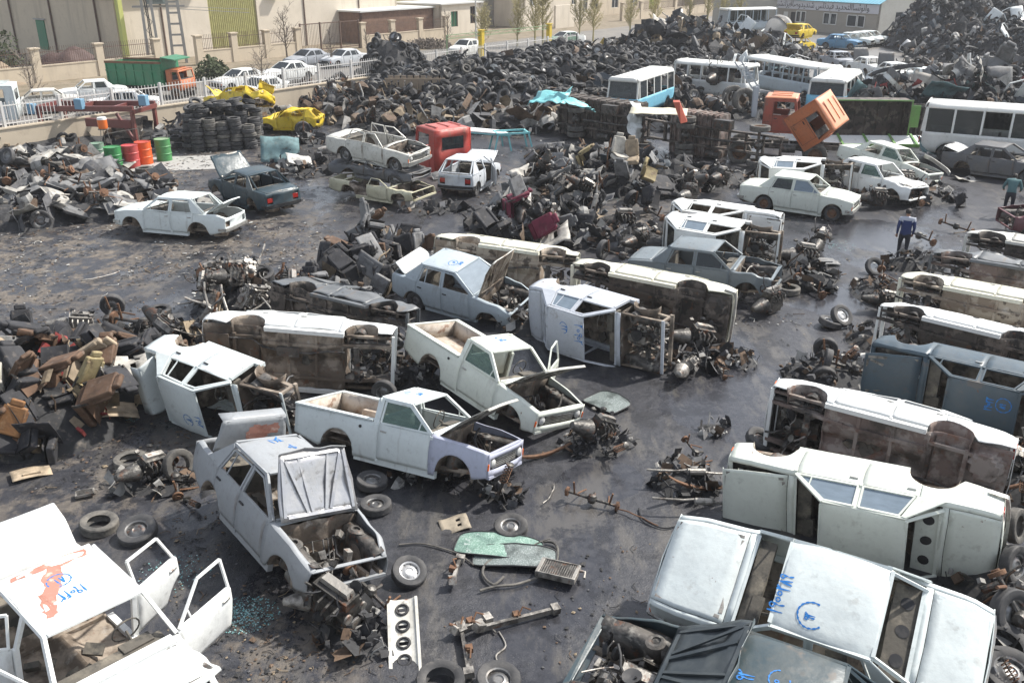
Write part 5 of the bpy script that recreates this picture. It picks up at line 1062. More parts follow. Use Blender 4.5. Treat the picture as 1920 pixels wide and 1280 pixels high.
bg('white_convertible','roofless white sedan on top of a stack of crushed cars',(-5.263,36.45),-31.1,HUNTER,W6,z=1.22,pitch=3.7,roll=4.1,roof=False,doors=dict(fl=0,fr=0,rl=0,rr=0),hood=None,trunk=0,eng=25,wheels=('fr','rr','fl'),simple=False,bump=(True,False),dent=.03)
bg('black_sedan','crushed black sedan sandwiched under the roofless white one',(-5.2,36.2),-31,HUNTER,BURN,z=.55,roof=False,dent=.12,crush=(.35,.45),wheels=('fr',),hood=0,lights=False,bump=(False,False),doors=dict(fl=0,fr=0,rl=0,rr=0))
bg('yellow_cream_wreck','cut off cream car rear half under the stacked cars',(-5.0,35.2),-31,HUNTER,paint('wreck cream',(.56,.53,.38),.5,.4),z=.02,roof=False,dent=.07,crush=(.5,.55),wheels=(),hood=None,trunk=None,front=False,lights=False,bump=(False,False),doors=dict(fr=0))
bg('silver_hatchback','small silver white hatchback with missing rear glass seen from behind',(-1.735,37.2),72,HATCH,paint('silver white',(.56,.59,.62),.3,.05),z=-.02,hood=30,trunk=None,wheels=('rr','fr','rl','fl'),simple=False,doors=dict(fl=0,fr=28,rl=0,rr=0),front=True,whR=.27)
car('white_hatchback','white hatchback lying on its side behind the complete white sedan',(11.78,36.369,.78,-21.7,-1.4,94.4),HATCH,W3,wings=False,hood=None,trunk=None,front=False,lights=False,eng=45,bump=(False,False),sg=dict(rl=M_GLB))
car('white_sedan','white sedan front end with sagging bonnet and missing front panel',(14.392,35.672,.02,-52,2,-3.9),HUNTER,W3,hood=0,trunk=0,front=False,lights=False,eng=35,bump=(False,False),dent=.03,sg=dict(fr=M_GL))
car('white_sedan','greenish white sedan propped nose down with olive bonnet panel behind it',(16.195,38.714,.05,-49.6,7,-6.3),HUNTER,W2,hood=None,trunk=0,eng=25,bump=(False,False),dent=.02,sg=dict(fr=M_GL),wheels=('rr',))
car('burnt_sedan','burnt dark grey sedan with pale bonnet before the large white minibus',(21.3,39.3,-.02,-45,-1,1),SALOON,BURN,hood=4,lidpaint=dict(hood=W6,trunk=W3),trunk=20,eng=15,bump=(True,False),lights=False,dent=.03,wheels=('fr','fl'))
car('maroon_sedan','maroon sedan without glass at the right edge behind the bending man',(*(18.99,30.40),-.05,175,0,0),HUNTER,MAR,hood=None,eng=20,bump=(False,False),wheels=('fl','rl'),dent=.03,front=False,lights=False)
car('grey_wreck','crushed dark grey sedan on its side with buckled underbody behind the white torn one',(-4.25,20.0,.73,-29,1,-94),HUNTER,DGR,und=M_UNK,hood=None,trunk=0,eng=20,bump=(False,False),front=False,lights=False,dent=.09)
car('grey_wreck','crumpled grey sedan on its side in the right row',(12.9,22.5,.72,145,.2,90),HUNTER,DGR,und=M_UNB,hood=None,eng=15,bump=(False,False),front=False,lights=False,dent=.08,trunk=None)
car('white_wreck','greyish white sedan on its side at the far end of the right row',(14.65,24.2,.74,145.5,-.3,89),HUNTER,W6,und=M_UNK,hood=None,eng=15,bump=(False,False),front=False,lights=False,dent=.04,trunk=None)
car('dark_blue_saloon','blue black saloon with upright bonnet at the bottom edge, blue scrawl on roof',(2.72,8.2,.03,152.5,-1.5,-4),SALOON,DGN,hood=158,hoodin=M_DKP,trunk=0,eng=50,front=False,lights=False,bump=(False,False),writing=wr_b(-.1,.2,.2,0,'92','0'),dent=.01)
for i,(p,yw,P,l) in enumerate([((28.18,93.19),48,YEL,'lower yellow car of the stacked pair before the office'),((33.34,96.41),-38,CBL,'faded blue sedan parked right of the yellow pair'),((35.48,98.68),-38,W5,'first pale car in the row right of the faded blue sedan'),((36.84,99.86),-38,W3,'second white car right of the faded blue sedan'),((38.12,101.06),-38,W5,'last pale car in the short row beneath the office windows')]):
    bg('yard_car',l,p,yw,SALOON if i in (0,) else HUNTER,P,lights=False,dent=.02,hood=0,group=None)
bg('yard_car','upper yellow car of the stacked pair with boot open',(28.18,93.19),50,SALOON,YEL,z=1.25,trunk=55,dent=.02,wheels=())
for i,(p,yw,P,l,h) in enumerate([((28.35,75.36),100,W3,'white sedan rear with dark bonnet up, leftmost of the far row',80),((28.81,71.41),98,W3,'white sedan with tall dark bonnet up beside the leftmost of the far row',88),((29.65,68.12),97,W5,'pale blue white sedan with white panel up in the far row',None),((32.69,68.99),80,W6,'wrecked off white shell among scrap in the far row',30),((34.97,68.41),92,W4,'cream sedan with black bonnet up before the big right mound',88),((37.26,67.55),90,W3,'white sedan at the right edge of the far row',None),((27.35,79.75),95,SIL,'grey sedan left of the far row behind the blue grey bus',None)]):
    bg('yard_car',l,p,yw,HUNTER,P,lights=False,dent=.03,hood=h,hoodin=M_UNK,lidpaint=dict(hood=BURN),wheels=())

# ---------- loose parts: one prototype of each kind, then copies ----------
SP={}
def S_mat(k,c,r=.8,l=()): return mat('s_'+k,c,r,0,list(l) or [(tuple(x*.45 for x in c),4,.45,.62,.8),((.25,.21,.17),7,.56,.72,.5)],bump=(12,.4,.02),var=.15)
SEATC=dict(black=S_mat('black seat cloth',(.03,.03,.034)),grey=S_mat('grey seat cloth',(.20,.20,.20)),brown=S_mat('brown seat cloth',(.13,.075,.045)),yellow=S_mat('yellowed foam',(.31,.25,.13),.8,[((.12,.08,.05),4,.5,.62,.8),((.45,.40,.28),7,.56,.72,.5)]),orange=S_mat('orange foam',(.27,.13,.05),.8,[((.10,.05,.03),3.5,.46,.6,.85),((.40,.28,.16),7,.55,.7,.5)]),maroon=S_mat('maroon seat cloth',(.16,.02,.045)),tan=S_mat('tan seat cloth',(.38,.30,.21)),white=S_mat('white seat foam',(.55,.52,.46)))
def seat_proto(mt):
    r=empty('seat'); c=MB()
    c.grid(lambda x,y:(x,y,.16+.05*math.cos(x*5)*math.cos(y*4)+.04*(abs(y)/.25)**4),lin(-.25,.25,8),lin(-.25,.25,8),0); c.box((0,0,.08),(.5,.5,.14),0); c.build('seat_cushion',mt,r,bev=.03)
    b=MB(); E=Euler((0,rad(-14),0)); M=Matrix.Translation((-.27,0,.16))@E.to_matrix().to_4x4()
    b.box((0,0,.30),(.13,.50,.60),0,None,.86); b.box((.06,.2,.28),(.06,.09,.5),0); b.box((.06,-.2,.28),(.06,.09,.5),0); b.box((-.01,0,.66),(.09,.26,.13),0)
    b.v=[(M@Vector(v))[:] for v in b.v]; b.build('backrest',mt,r,bev=.03)
    f=MB(); 
    for s in (1,-1): f.bar((-.26,s*.2,0),(.24,s*.2,0),.03,.03,0); f.bar((-.27,s*.24,.05),(-.3,s*.24,.3),.03,.04,0,(1,0,0))
    f.build('seat_frame',M_MET,r); return r
def engine_proto(sd,m=M_MET):
    R=random.Random(sd); r=empty('engine_block'); b=MB(); b.box((0,0,.30),(.55,.30,.34),0,None,.9); b.box((0,0,.10),(.46,.24,.14),0,None,1.15)
    for i in range(5): b.box((-.22+i*.11,.16,.3),(.03,.03,.26),0)
    b.lathe([(0,0),(.17,0),(.20,.05),(.13,.32),(.07,.5),(0,.52)],12,0,Matrix.Translation((-.28,0,.26))@Matrix.Rotation(rad(-90),4,'Y'))
    b.build('block',m,r)
    h=MB(); h.box((0,0,.52),(.52,.22,.12),0); h.box((0,.02,.61),(.46,.13,.07),1,None,.85)
    for i in range(4): h.tube([(-.18+i*.12,-.1,.52),(-.18+i*.12,-.22,.50),(-.15+i*.09,-.27,.40)],.022,6,0)
    h.build('cylinder_head',[m,M_LMET],r)
    p=MB()
    for (y,z,q) in ((0,.22,.085),(.12,.42,.05),(-.12,.40,.06)): p.lathe([(0,0),(q,0),(q*.85,.015),(q,.03),(0,.03)],14,0,Matrix.Translation((.29,y,z))@Matrix.Rotation(rad(90),4,'Y'))
    p.build('pulleys',M_LMET,r); j=MB(); junk(j,(-.3,-.26,.1),(.3,.26,.66),26,R,(0,1),.9); j.build('pipes_and_brackets',[m,M_BLK],r); return r
def axle_proto(sd,wheels=0,m=M_MET):
    r=empty('axle_assembly'); b=MB(); b.tube([(0,-.62,.16),(0,-.25,.16),(0,0,.16),(0,.25,.16),(0,.62,.16)],[.035,.035,.05,.035,.035],8,0); b.lathe([(0,-.13),(.09,-.10),(.13,0),(.09,.10),(0,.13)],12,0,Matrix.Translation((0,0,.16)))
    b.tube([(0,0,.16),(.22,0,.18),(.3,.02,.17)],.035,7,0); b.build('axle_tube',m,r)
    for s in (1,-1):
        if wheels&(1 if s>0 else 2): wheel('wheel',(0,s*.66,.16),(rad(90),0,0),.29,M_RIM,r)
        else: d=MB(); d.lathe([(0,-.03),(.12,-.03),(.125,.03),(.06,.035),(.06,.06),(0,.06)],16,0,Matrix.Translation((0,s*.64,.16))@Matrix.Rotation(rad(-90*s),4,'X')); d.build('brake_drum',M_RUST,r)
    a=MB()
    for s in (1,-1): a.tube([(.05,s*.4,.14),(.3,s*.36,.1),(.55,s*.3,.06)],.02,6,0); a.tube([(-.02,s*.45,.16),(-.08,s*.5,.5)],.025,7,0)
    a.build('trailing_arms',M_RUST,r); return r
def strut_proto():
    r=empty('suspension_strut'); b=MB(); b.tube([(0,0,0),(0,0,.35)],.028,8,0); b.tube([(0,0,.35),(0,0,.62)],.012,6,0); b.lathe([(0,.62),(.07,.62),(.07,.64),(0,.66)],10,0); b.box((.05,0,.04),(.14,.1,.1),0); b.build('damper',M_MET,r)
    s=MB(); s.tube([(.06*math.cos(t),.06*math.sin(t),.30+.3*t/37.7) for t in lin(0,37.7,72)],.008,5,0); s.build('coil_spring',M_RUST,r); return r
def tank_proto(m,sd,nm='fuel_tank'):
    mb=MB(); 
    def f(x,y,s): e=(1-abs(x/.45)**6)*(1-abs(y/.32)**6); return (x,y,.02+s*(.10*max(0,e)**.4+.012*math.sin(x*22)*(e>.3)+.03*noise.noise(Vector((x*4+sd,y*4,s)))))
    for s in (1,-1): mb.grid(lambda x,y:f(x,y,s),lin(-.45,.45,13),lin(-.32,.32,11),0,flip=(s<0))
    mb.box((0,0,.02),(.98,.72,.012),0); mb.lathe([(.05,.11),(.05,.15),(0,.15)],8,0,Matrix.Translation((.2,.1,0))); return mb.build(nm,m,smooth=40)
def panel_proto(m,sd,w=.9,l=.7,amp=.12,nm='body_sheet'):
    mb=MB(); mb.grid(lambda x,y:(x,y,.1*(x/w)**2+amp*noise.noise(Vector((x*2+sd,y*2,sd)))+.02*math.sin(y*14)),lin(-w/2,w/2,10),lin(-l/2,l/2,9),0,skip=lambda i,j:noise.noise(Vector((i*.45+sd,j*.45,7)))>.42); return mb.build(nm,m,smooth=30,thick=.012)
def pipe_proto(sd,m,L=1.6,r=.025,nm='exhaust_pipe'):
    R=random.Random(sd); mb=MB(); p=[Vector((-L/2,0,.05))]; d=Vector((1,0,0))
    for i in range(8): d=(d+Vector((0,R.uniform(-.35,.35),R.uniform(-.15,.15)))).normalized(); q=p[-1]+d*L/8; q.z=max(q.z,.02); p.append(q)
    mb.tube(p,r,7,0)
    if nm=='exhaust_pipe': mb.lathe([(0,-.2),(.07,-.18),(.07,.18),(0,.2)],10,0,Matrix.Translation(p[5])@Matrix.Rotation(rad(90),4,'Y'))
    return mb.build(nm,m)
def trim_proto(m,nm='door_trim'):
    mb=MB(); mb.grid(lambda x,y:(x,y,.03+.03*math.cos(x*4)+.02*(1 if abs(y)<.1 else 0)),lin(-.45,.45,10),lin(-.28,.28,8),0); mb.box((0,-.12,.07),(.4,.07,.05),0); return mb.build(nm,m,smooth=35,thick=.015)
def bumper_proto(m):
    mb=MB()
    for t0,t1 in zip(lin(-1,1,9),lin(-1,1,9)[1:]): mb.bar((.12*(1-t0**4),t0*.75,.06),(.12*(1-t1**4),t1*.75,.06),.04,.12,0)
    return mb.build('bumper',m)
def leaf_proto():
    mb=MB()
    for k in range(4): L=.65-k*.13; mb.grid(lambda x,y:(x,y,.03+.14*(x/.65)**2-k*.012),lin(-L,L,8),[-.03,.03],0)
    return mb.build('leaf_spring',M_RUST,thick=.01)
def rad_proto():
    r=empty('radiator'); b=MB(); b.box((0,0,.09),(.52,.34,.07),0)
    for i in range(14): b.box((-.24+i*.037,0,.128),(.006,.33,.01),1)
    b.build('core',[M_MET,M_LMET],r); b=MB()
    for s in (1,-1): b.box((s*.29,0,.09),(.06,.38,.1),0); b.box((0,s*.18,.09),(.6,.02,.11),0)
    b.tube([(.3,.1,.1),(.4,.12,.08),(.42,0,.05)],.025,7,0); b.build('tanks',M_LMET,r,bev=.006); return r
def door_proto(P):
    mb=MB(); mb.grid(lambda x,y:(x,y,.03+.05*(1-(y/.35)**2)),lin(-.5,.5,8),lin(-.32,.32,7),0)
    for q in (((-.5,.32,.04),(-.3,.7,.02)),((-.3,.7,.02),(.35,.72,.02)),((.35,.72,.02),(.5,.32,.04))): mb.bar(q[0],q[1],.035,.03,0)
    return mb.build('door_shell',P,thick=.03)
PK=[]
def proto(k,o): SP[k]=o; return o
for k,m in SEATC.items(): proto('seat_'+k,seat_proto(m))
for i in range(3): proto('engine%d'%i,engine_proto(i,[M_MET,M_MET,M_LMET][i]))
proto('axle0',axle_proto(1)); proto('axle1',axle_proto(2,1)); proto('axle3',axle_proto(3,3)); proto('strut',strut_proto()); proto('rad',rad_proto())
TK=[S_mat('grey tank',(.17,.17,.17)),S_mat('pale tank',(.42,.40,.36)),S_mat('black sheet',(.03,.03,.032)),S_mat('brown sheet',(.13,.09,.06)),S_mat('white sheet',(.58,.57,.53)),S_mat('teal sheet',(.12,.20,.21))]
for i in range(3): proto('tank%d'%i,tank_proto(TK[i%2],i))
for i in range(6): proto('panel%d'%i,panel_proto(TK[i],i*3.1,.9+.1*(i%3),.7+.1*(i%2),.16))
for i in range(3): proto('pipe%d'%i,pipe_proto(i,[M_RUST,M_LMET,M_MET][i]))
for i in range(3): proto('bar%d'%i,pipe_proto(i+9,[M_RUST,M_LMET,M_MET][i],.9,.014,'steel_rod'))
proto('trim0',trim_proto(SEATC['black'])); proto('trim1',trim_proto(SEATC['grey'])); proto('trim2',trim_proto(SEATC['tan'])); proto('bump0',bumper_proto(M_BLK)); proto('bump1',bumper_proto(M_CHR)); proto('leaf',leaf_proto())
proto('doorw',door_proto(W1)); proto('doorg',door_proto(GRY))
def tyre1(m,R=.3,bare=True):
    mb=tyre_mb(R,.165*R/.3,.175*R/.3,20)
    if not bare: rim_mb(.178*R/.3,.12*R/.3,1,None,mb)
    return mb.build('tyre' if bare else 'wheel',[m,M_RIM,M_BLK])
proto('tyre0',tyre1(M_RUB)); proto('tyre1',tyre1(M_RUBD)); proto('wheel0',tyre1(M_RUB,.3,False)); proto('wheel1',tyre1(M_RUBD,.3,False)); proto('big',tyre1(M_RUBD,.5))
W_=wheel('wheel',(0,0,0),(0,0,0),.29,M_RIM); proto('wheelp',W_); W_=wheel('wheel',(0,0,0),(0,0,0),.28,M_RIML); proto('wheelq',W_);
for k,o in SP.items(): remember(o); o.location=(0,-400,-50)
USED=set()
def spawn(k,loc,rot,label,cat,group=None,s=1):
    o=copy_tree(SP[k]); o.location=loc; o.rotation_euler=rot; o.scale=(s,s,s); tag(o,label,cat,group); return o
CATS=dict(seat='car seat',engine='engine',axle='axle',strut='strut',rad='radiator',tank='fuel tank',panel='metal sheet',pipe='exhaust pipe',bar='rod',trim='door trim',bump='bumper',leaf='leaf spring',door='car door',tyre='tyre',wheel='wheel',big='tyre')
def cat_of(k): return CATS[dict(big='tyre',doorw='door',doorg='door',wheelp='wheel',wheelq='wheel').get(k,k.split('_')[0].rstrip('0123456789'))]
CATS['wheel']='wheel'
# ---------- mounds ----------
def hfun(bumps,sd=0):
    B=[(x,y,rx,ry,math.cos(rad(a)),math.sin(rad(a)),h) for x,y,rx,ry,a,h in bumps]
    def f(x,y):
        v=0
        for cx,cy,rx,ry,c,s,h in B:
            dx,dy=x-cx,y-cy; u=(dx*c+dy*s)/rx; w=(-dx*s+dy*c)/ry; q=u*u+w*w
            if q<1: v=max(v,h*(1-q)**.75)
        return v*(1+.28*noise.noise(Vector((x*.5,y*.5,sd)))+.18*noise.noise(Vector((x*1.7,y*1.7,sd)))) if v>0 else 0
    return f
def bbox(bumps): return (min(b[0]-max(b[2],b[3]) for b in bumps),max(b[0]+max(b[2],b[3]) for b in bumps),min(b[1]-max(b[2],b[3]) for b in bumps),max(b[1]+max(b[2],b[3]) for b in bumps))
MM=[S_mat('scrap dark',(.032,.032,.034)),S_mat('scrap grey',(.10,.10,.105)),S_mat('scrap pale',(.34,.33,.31)),S_mat('scrap brown',(.13,.085,.055)),S_mat('scrap tan',(.27,.21,.14)),S_mat('scrap slate',(.07,.085,.10)),S_mat('scrap white',(.55,.55,.52)),S_mat('scrap yellow',(.42,.30,.06)),S_mat('scrap red',(.32,.05,.045)),S_mat('scrap teal',(.09,.15,.145))]
def bits(mb,hf,box,n,R,pal,size,depth=0,hmin=.05,tyres=0):
    x0,x1,y0,y1=box; c=0; tries=0
    while c<n and tries<n*30:
        tries+=1; x=R.uniform(x0,x1); y=R.uniform(y0,y1); h=hf(x,y)
        if h<hmin: continue
        c+=1; s=size*R.uniform(.45,1.5); mi=R.choice(pal); E=Euler((R.uniform(-1.3,1.3),R.uniform(-1.3,1.3),R.uniform(0,6.3))).to_matrix().to_4x4(); M=Matrix.Translation((x,y,h+R.uniform(-.1,.16)*size*1.5))@E; k=R.random()
        if k<.13 and size>.4:
            n_=5; a0=R.uniform(.8,2.2); q_=s*R.uniform(.3,.6); w_=s*R.uniform(.15,.4)
            vs=[]
            for t in range(n_+1): an=a0*t/n_; vs+=[(q_*math.sin(an),-w_,q_*(1-math.cos(an))),(q_*math.sin(an),w_,q_*(1-math.cos(an)))]
            mb.add(vs,[(2*t,2*t+2,2*t+3,2*t+1) for t in range(n_)],mi,M)
        elif k<.38:
            a,b=s*R.uniform(.3,.7),s*R.uniform(.25,.6); w=R.uniform(-.5,.5)*s*.6; v=[(-a,-b,w*.3),(0,-b*R.uniform(.7,1.1),0),(a,-b,w),(-a,b,w*R.uniform(.2,1)),(0,b*R.uniform(.7,1.2),-w*.3),(a,b*R.uniform(.6,1),w*.5)]
            mb.add(v,[(0,1,4,3),(1,2,5,4)],mi,M); 
        elif k<.62:
            L=s*R.uniform(.4,1.0); p=[(-L,0,0),(-L*.3,R.uniform(-.2,.2)*L,R.uniform(-.1,.2)*L),(L*.4,R.uniform(-.3,.3)*L,0),(L,R.uniform(-.2,.2)*L,R.uniform(-.2,.2)*L)]
            mb.tube([M@Vector(q) for q in p],s*R.uniform(.02,.06),5,mi)
        elif k<.82 or size<.45: mb.box((0,0,0),(s*R.uniform(.3,.8),s*R.uniform(.2,.5),s*R.uniform(.1,.35)),mi,M,R.uniform(.6,1))
        elif k<.92: mb.lathe([(s*.35,-s*.3),(s*.4,0),(s*.33,s*.3)],8,mi,M)
        else:
            q=.3; mb.lathe([(.17,-.06),(.26,-.08),(.3,-.05),(.3,.05),(.26,.08),(.17,.06)],10,0,M,True)
def fix_box(mb): pass
def mound(name,label,bumps,n,pal,size,seed,basem=0,box=None,cat='heap'):
    R=random.Random(seed); hf=hfun(bumps,seed); bx=box or bbox(bumps); mb=MB(); st=max(.28,size*.55)
    nx=max(8,int((bx[1]-bx[0])/st)); ny=max(8,int((bx[3]-bx[2])/st))
    if nx*ny>14000: k=(14000/(nx*ny))**.5; nx=int(nx*k); ny=int(ny*k)
    X=lin(bx[0],bx[1],nx); Y=lin(bx[2],bx[3],ny)
    def g(x,y): h=hf(x,y); return (x,y,h-.12+R.uniform(-.12,.12)*size if h>.02 else -.05)
    mb.grid(g,X,Y,basem,skip=lambda i,j: hf(X[i],Y[j])<.01 and hf(X[i+1],Y[j+1])<.01 and hf(X[i+1],Y[j])<.01 and hf(X[i],Y[j+1])<.01)
    bits(mb,hf,bx,n,R,pal,size)
    o=mb.build(name,MM,smooth=0); tag(o,label,cat,None,'stuff'); return hf
# box() inside bits is handed a 4x4; MB.box multiplies it after the centre
def scatter(hf,box,items,n,R,labelf,group,zoff=.05,hmin=.12,tilt=1.1,s=(.9,1.15),front=None):
    x0,x1,y0,y1=box; c=0; tr=0
    while c<n and tr<n*40:
        tr+=1; x=R.uniform(x0,x1); y=R.uniform(y0,y1); h=hf(x,y)
        if h<hmin or (front and not front(x,y)): continue
        k=R.choice(items); spawn(k,(x,y,h+zoff),(R.uniform(-tilt,tilt),R.uniform(-tilt,tilt),R.uniform(0,6.3)),labelf(k),cat_of(k),group,R.uniform(*s)); c+=1
DESC=dict(seat_black='black seat',seat_grey='grey seat',seat_brown='brown seat',seat_yellow='yellowed foam seat',seat_orange='orange foam seat',seat_maroon='maroon seat',seat_tan='tan seat',seat_white='pale seat',engine0='greasy engine',engine1='black greasy engine',engine2='pale alloy engine',axle0='bare axle with drums',axle1='axle with one wheel',axle3='axle with both wheels',strut='rusty spring strut',rad='radiator',tank0='grey dented tank',tank1='pale dented tank',tank2='dull grey tank',panel0='grey torn sheet',panel1='pale torn sheet',panel2='black torn sheet',panel3='brown torn sheet',panel4='white torn sheet',panel5='teal torn sheet',
 pipe0='rusty exhaust pipe',pipe1='pale exhaust pipe',pipe2='black exhaust pipe',bar0='rusty rod',bar1='pale rod',bar2='dark rod',trim0='black door trim',trim1='grey door trim',trim2='tan door trim',bump0='black bumper',bump1='metal bumper',leaf='rusty leaf spring',doorw='white door shell',doorg='grey door shell',tyre0='black tyre',tyre1='dusty grey tyre',wheel0='black tyred wheel',wheel1='dusty wheel',big='large dusty truck tyre')
def LB(where): return lambda k: DESC[k]+' '+where
# tyre mound
TB=[(*(-1.06,61.61),9.5,11,0,2.2),(*(-5.87,60.00),5,7,0,1.7),(*(-8.25,66.17),2.8,3.4,0,3.3),(*(4.54,66.17),8,11,20,2.6),(*(12.32,78.98),6,8,0,1.9)]
hT=mound('scrap_mound','dark mass of tyres and rims forming the middle of the tyre mound',TB,900,(0,0,1,0,3,5),.7,3)
bx=bbox(TB); R=random.Random(5)
cand=[]
while len(cand)<1500:
    x=R.uniform(bx[0],bx[1]); y=R.uniform(bx[2],bx[3]); h=hT(x,y)
    if h>.15: cand.append((y-h*1.2,x,y,h))
cand.sort(); near_,far_=cand[:560:2],cand[1:560:2]+cand[560:]
for i,(q,x,y,h) in enumerate(near_):
    k=R.choice(('tyre0','tyre0','wheel0','wheel0','wheel1','tyre1')); t=R.choice((.4,1.0,1.5))
    b=(k[:-1]); l={'tyre0':'black car tyre thrown on the front of the big tyre mound','tyre1':'dusty car tyre thrown on the front of the big tyre mound','wheel0':'black tyred car wheel lying on the front of the big tyre mound','wheel1':'dusty car wheel lying on the front of the big tyre mound'}[k]
    spawn(k,(x,y,h+R.uniform(0,.3)),(R.uniform(-t,t),R.uniform(-t,t),R.uniform(0,6)),l,'tyre' if 'tyre' in k else 'wheel','tyres and wheels of the big mound',R.uniform(.95,1.3))
mb=MB()
for (q,x,y,h) in far_:
    M=Matrix.Translation((x,y,h+R.uniform(0,.3)))@Euler((R.uniform(-1.5,1.5),R.uniform(-1.5,1.5),0)).to_matrix().to_4x4(); s=R.uniform(.95,1.3)
    mb.lathe([(.17*s,-.06*s),(.22*s,-.08*s),(.28*s,-.075*s),(.3*s,-.05*s),(.3*s,.05*s),(.28*s,.075*s),(.22*s,.08*s),(.17*s,.06*s)],12,0,M,True)
    if R.random()<.55: mb.lathe([(.18*s,.03*s),(.13*s,.02*s),(.07*s,.045*s),(0,.04*s)],10,R.choice((1,1,2)),M)
o=mb.build('tyre_mass',[M_RUB,M_RIM,M_RIML]); tag(o,'far slope and crest of the big tyre mound','tyres',None,'stuff')
# rusty axles and frames at the left foot of the tyre mound
RB=[(*(-9.03,55.79),3.6,4.0,20,1.5),(*(-5.07,51.25),4.2,2.4,0,.8),(*(-12.30,61.14),2.6,3,0,1.0)]
hR=mound('scrap_mound','low rusty scrap at the foot of the tyre mound near the yellow hatchback',RB,420,(3,3,0,1,2,4),.7,8); scatter(hR,bbox(RB),['axle0','axle3','pipe0','leaf','axle1','wheel1','panel3','engine0'],40,random.Random(4),LB('in low rusty scrap below the tyre mound'),'rusty parts below the tyre mound')
for i,(p,z,l) in enumerate([((-8.35,53.34),.5,'large truck tyre standing upright, left of the pair above the roofless car'),((-7.41,53.71),.5,'large truck tyre standing upright, right of the pair above the roofless car')]): spawn('big',(p[0],p[1],z+.1),(rad(90),0,rad(30)),l,'tyre','truck tyres above the roofless car',1.25)
for p,l in (((-7.94,60.00),'wide black tyre leaning against the pallet crate'),((-14.06,61.14),'large tyre on rusty scrap behind the yellow hatchback')): spawn('big',(*p,.8),(rad(50),rad(20),0),l,'tyre',None,1.3)
c=MB(); 
for i in range(9): c.box((-1.6+i*.4,0,.5),(.3,.06,.9),0); c.box((-1.6+i*.4,1.2,.5),(.3,.06,.9),0)
for z in (.1,.9): c.box((0,.0,z),(3.6,.12,.1),0)
o=c.build('slatted_crate',mat('weathered wood',(.28,.22,.16),.9),smooth=0); o.location=(*(-5.86,56.39),1.1); tag(o,'weathered slatted crate buried in the tyre mound','crate')
# tan crushed boards above the red cab
GB=[(*(-0.30,51.25),4.2,2.2,0,1.0)]; hG=mound('scrap_mound','tan and grey bent sheets between the red cab and overturned truck',GB,150,(4,2,3,1),.9,31)
# dark ridge, far scrap
for nm,lb,Bq,n,pal,sz,sd in [
 ('scrap_mound','dark ridge of crushed parts behind the minibuses',[(*(15.11,82.13),6.5,7.5,0,3.4),(*(20.01,86.42),6.5,6,0,2.2),(*(11.37,83.79),6,6,0,1.5),(*(23.90,88.25),5,4,0,.9),(*(15.85,75.36),8,5,0,1.0)],1700,(0,0,5,1,0,1,3,4,2),.85,12),
 ('scrap_mound','huge far right mound of dark crushed scrap beside the office',[(*(42.18,96.41),3.9,6,0,4.2),(*(45.50,97.53),6,7,0,4.6),(*(51.31,99.86),8,9,0,4.2),(*(54.48,96.41),9,9,0,4.1),(*(47.59,86.42),8,6,0,3.2),(*(42.58,88.25),6,4,0,2.2)],4200,(0,0,5,0,1,5,1,0,3,5,0,1,2,5,1,0),.62,13),
 ('scrap_mound','wide dark heap of body parts behind the ribbed container',[(*(23.22,55.79),4.5,4,0,1.9),(*(27.00,55.60),6,4,0,2.2),(*(30.82,56.79),6,4.2,0,2.4),(*(32.33,62.57),8,3,0,.9),(*(24.60,61.14),4,3,0,.7)],1700,(0,1,0,5,0,3,5,2,0,1,0,1,8,9,0,1,3),.62,14),
 ('scrap_mound','low scrap strip before the far row of white cars',[(*(27.82,86.42),4,2.5,0,.5),(*(37.97,79.75),8,2.5,0,.7),(*(41.16,77.13),6,2.5,0,.9)],420,(0,1,3,2,5),.7,15),
 ('scrap_mound','dark scrap between the old bus and overturned trucks',[(*(12.21,56.39),3.6,2.2,0,.7),(*(15.05,55.99),3,2.0,0,.7),(*(9.24,51.25),2.4,1.6,0,.5)],420,(0,0,3,1,3,2),.7,16),
 ('scrap_mound','yellow crushed panels at the left end of the dark ridge',[(*(12.07,93.19),3.6,2.4,0,1.1)],90,(7,7,7,1),.9,17),
 ('scrap_mound','low dirty litter along the boundary wall foot',[(*(-24.24,45.95),4.5,2,50,.7),(*(-17.59,47.80),3.6,1.8,40,.8),(*(-13.77,52.10),3,1.6,30,.7)],260,(0,3,1,4,2),.6,18)]:
    hh=mound(nm,lb,Bq,n,pal,sz,sd)
    K=dict([(12,(70,'in the dark ridge behind the minibuses')),(13,(110,'in the huge far right mound')),(14,(90,'in the heap behind the ribbed container'))]).get(sd)
    if K: scatter(hh,bbox(Bq),['panel0','panel2','doorg','doorw','bump0','trim0','tank0','tyre0','panel5','seat_grey','pipe1','panel1','bump1','panel2','trim0'],K[0],random.Random(sd),LB(K[1]),'recognisable parts '+K[1],.15,.3,1.2,(1.4,2.1))
PO=[((13.35,61.14),'dark engine unit standing behind the rusty truck'),((14.16,61.61),'second engine unit beside the tall tyres behind the rusty truck')]
for p,l in PO: spawn('engine1',(*p,1.0),(0,0,1),l,'engine',None,2.0)
for i,(u,v) in enumerate([(1,1)]):
    for p,l in (((13.42,56.39),'wide black truck tyre, left of the pair by the grey jib'),((13.80,55.21),'wide black truck tyre, right of the pair by the grey jib')): spawn('big',(*p,.9),(rad(80),0,rad(20)),l,'tyre',None,1.5)
jb=MB(); a=Vector((*(16.47,66.17),3.2)); a=Vector((*(14.58,55.79),.2)); jb.box((0,0,.9),(.28,.28,1.8),0)
for s in (-.2,.2): jb.bar((s,0,1.7),(s-1.2,0,3.2),.08,.08,0)
for k in range(5): jb.bar((-.2-k*.23,0,1.8+k*.3),(.2-k*.23,0,1.9+k*.3),.05,.05,0)
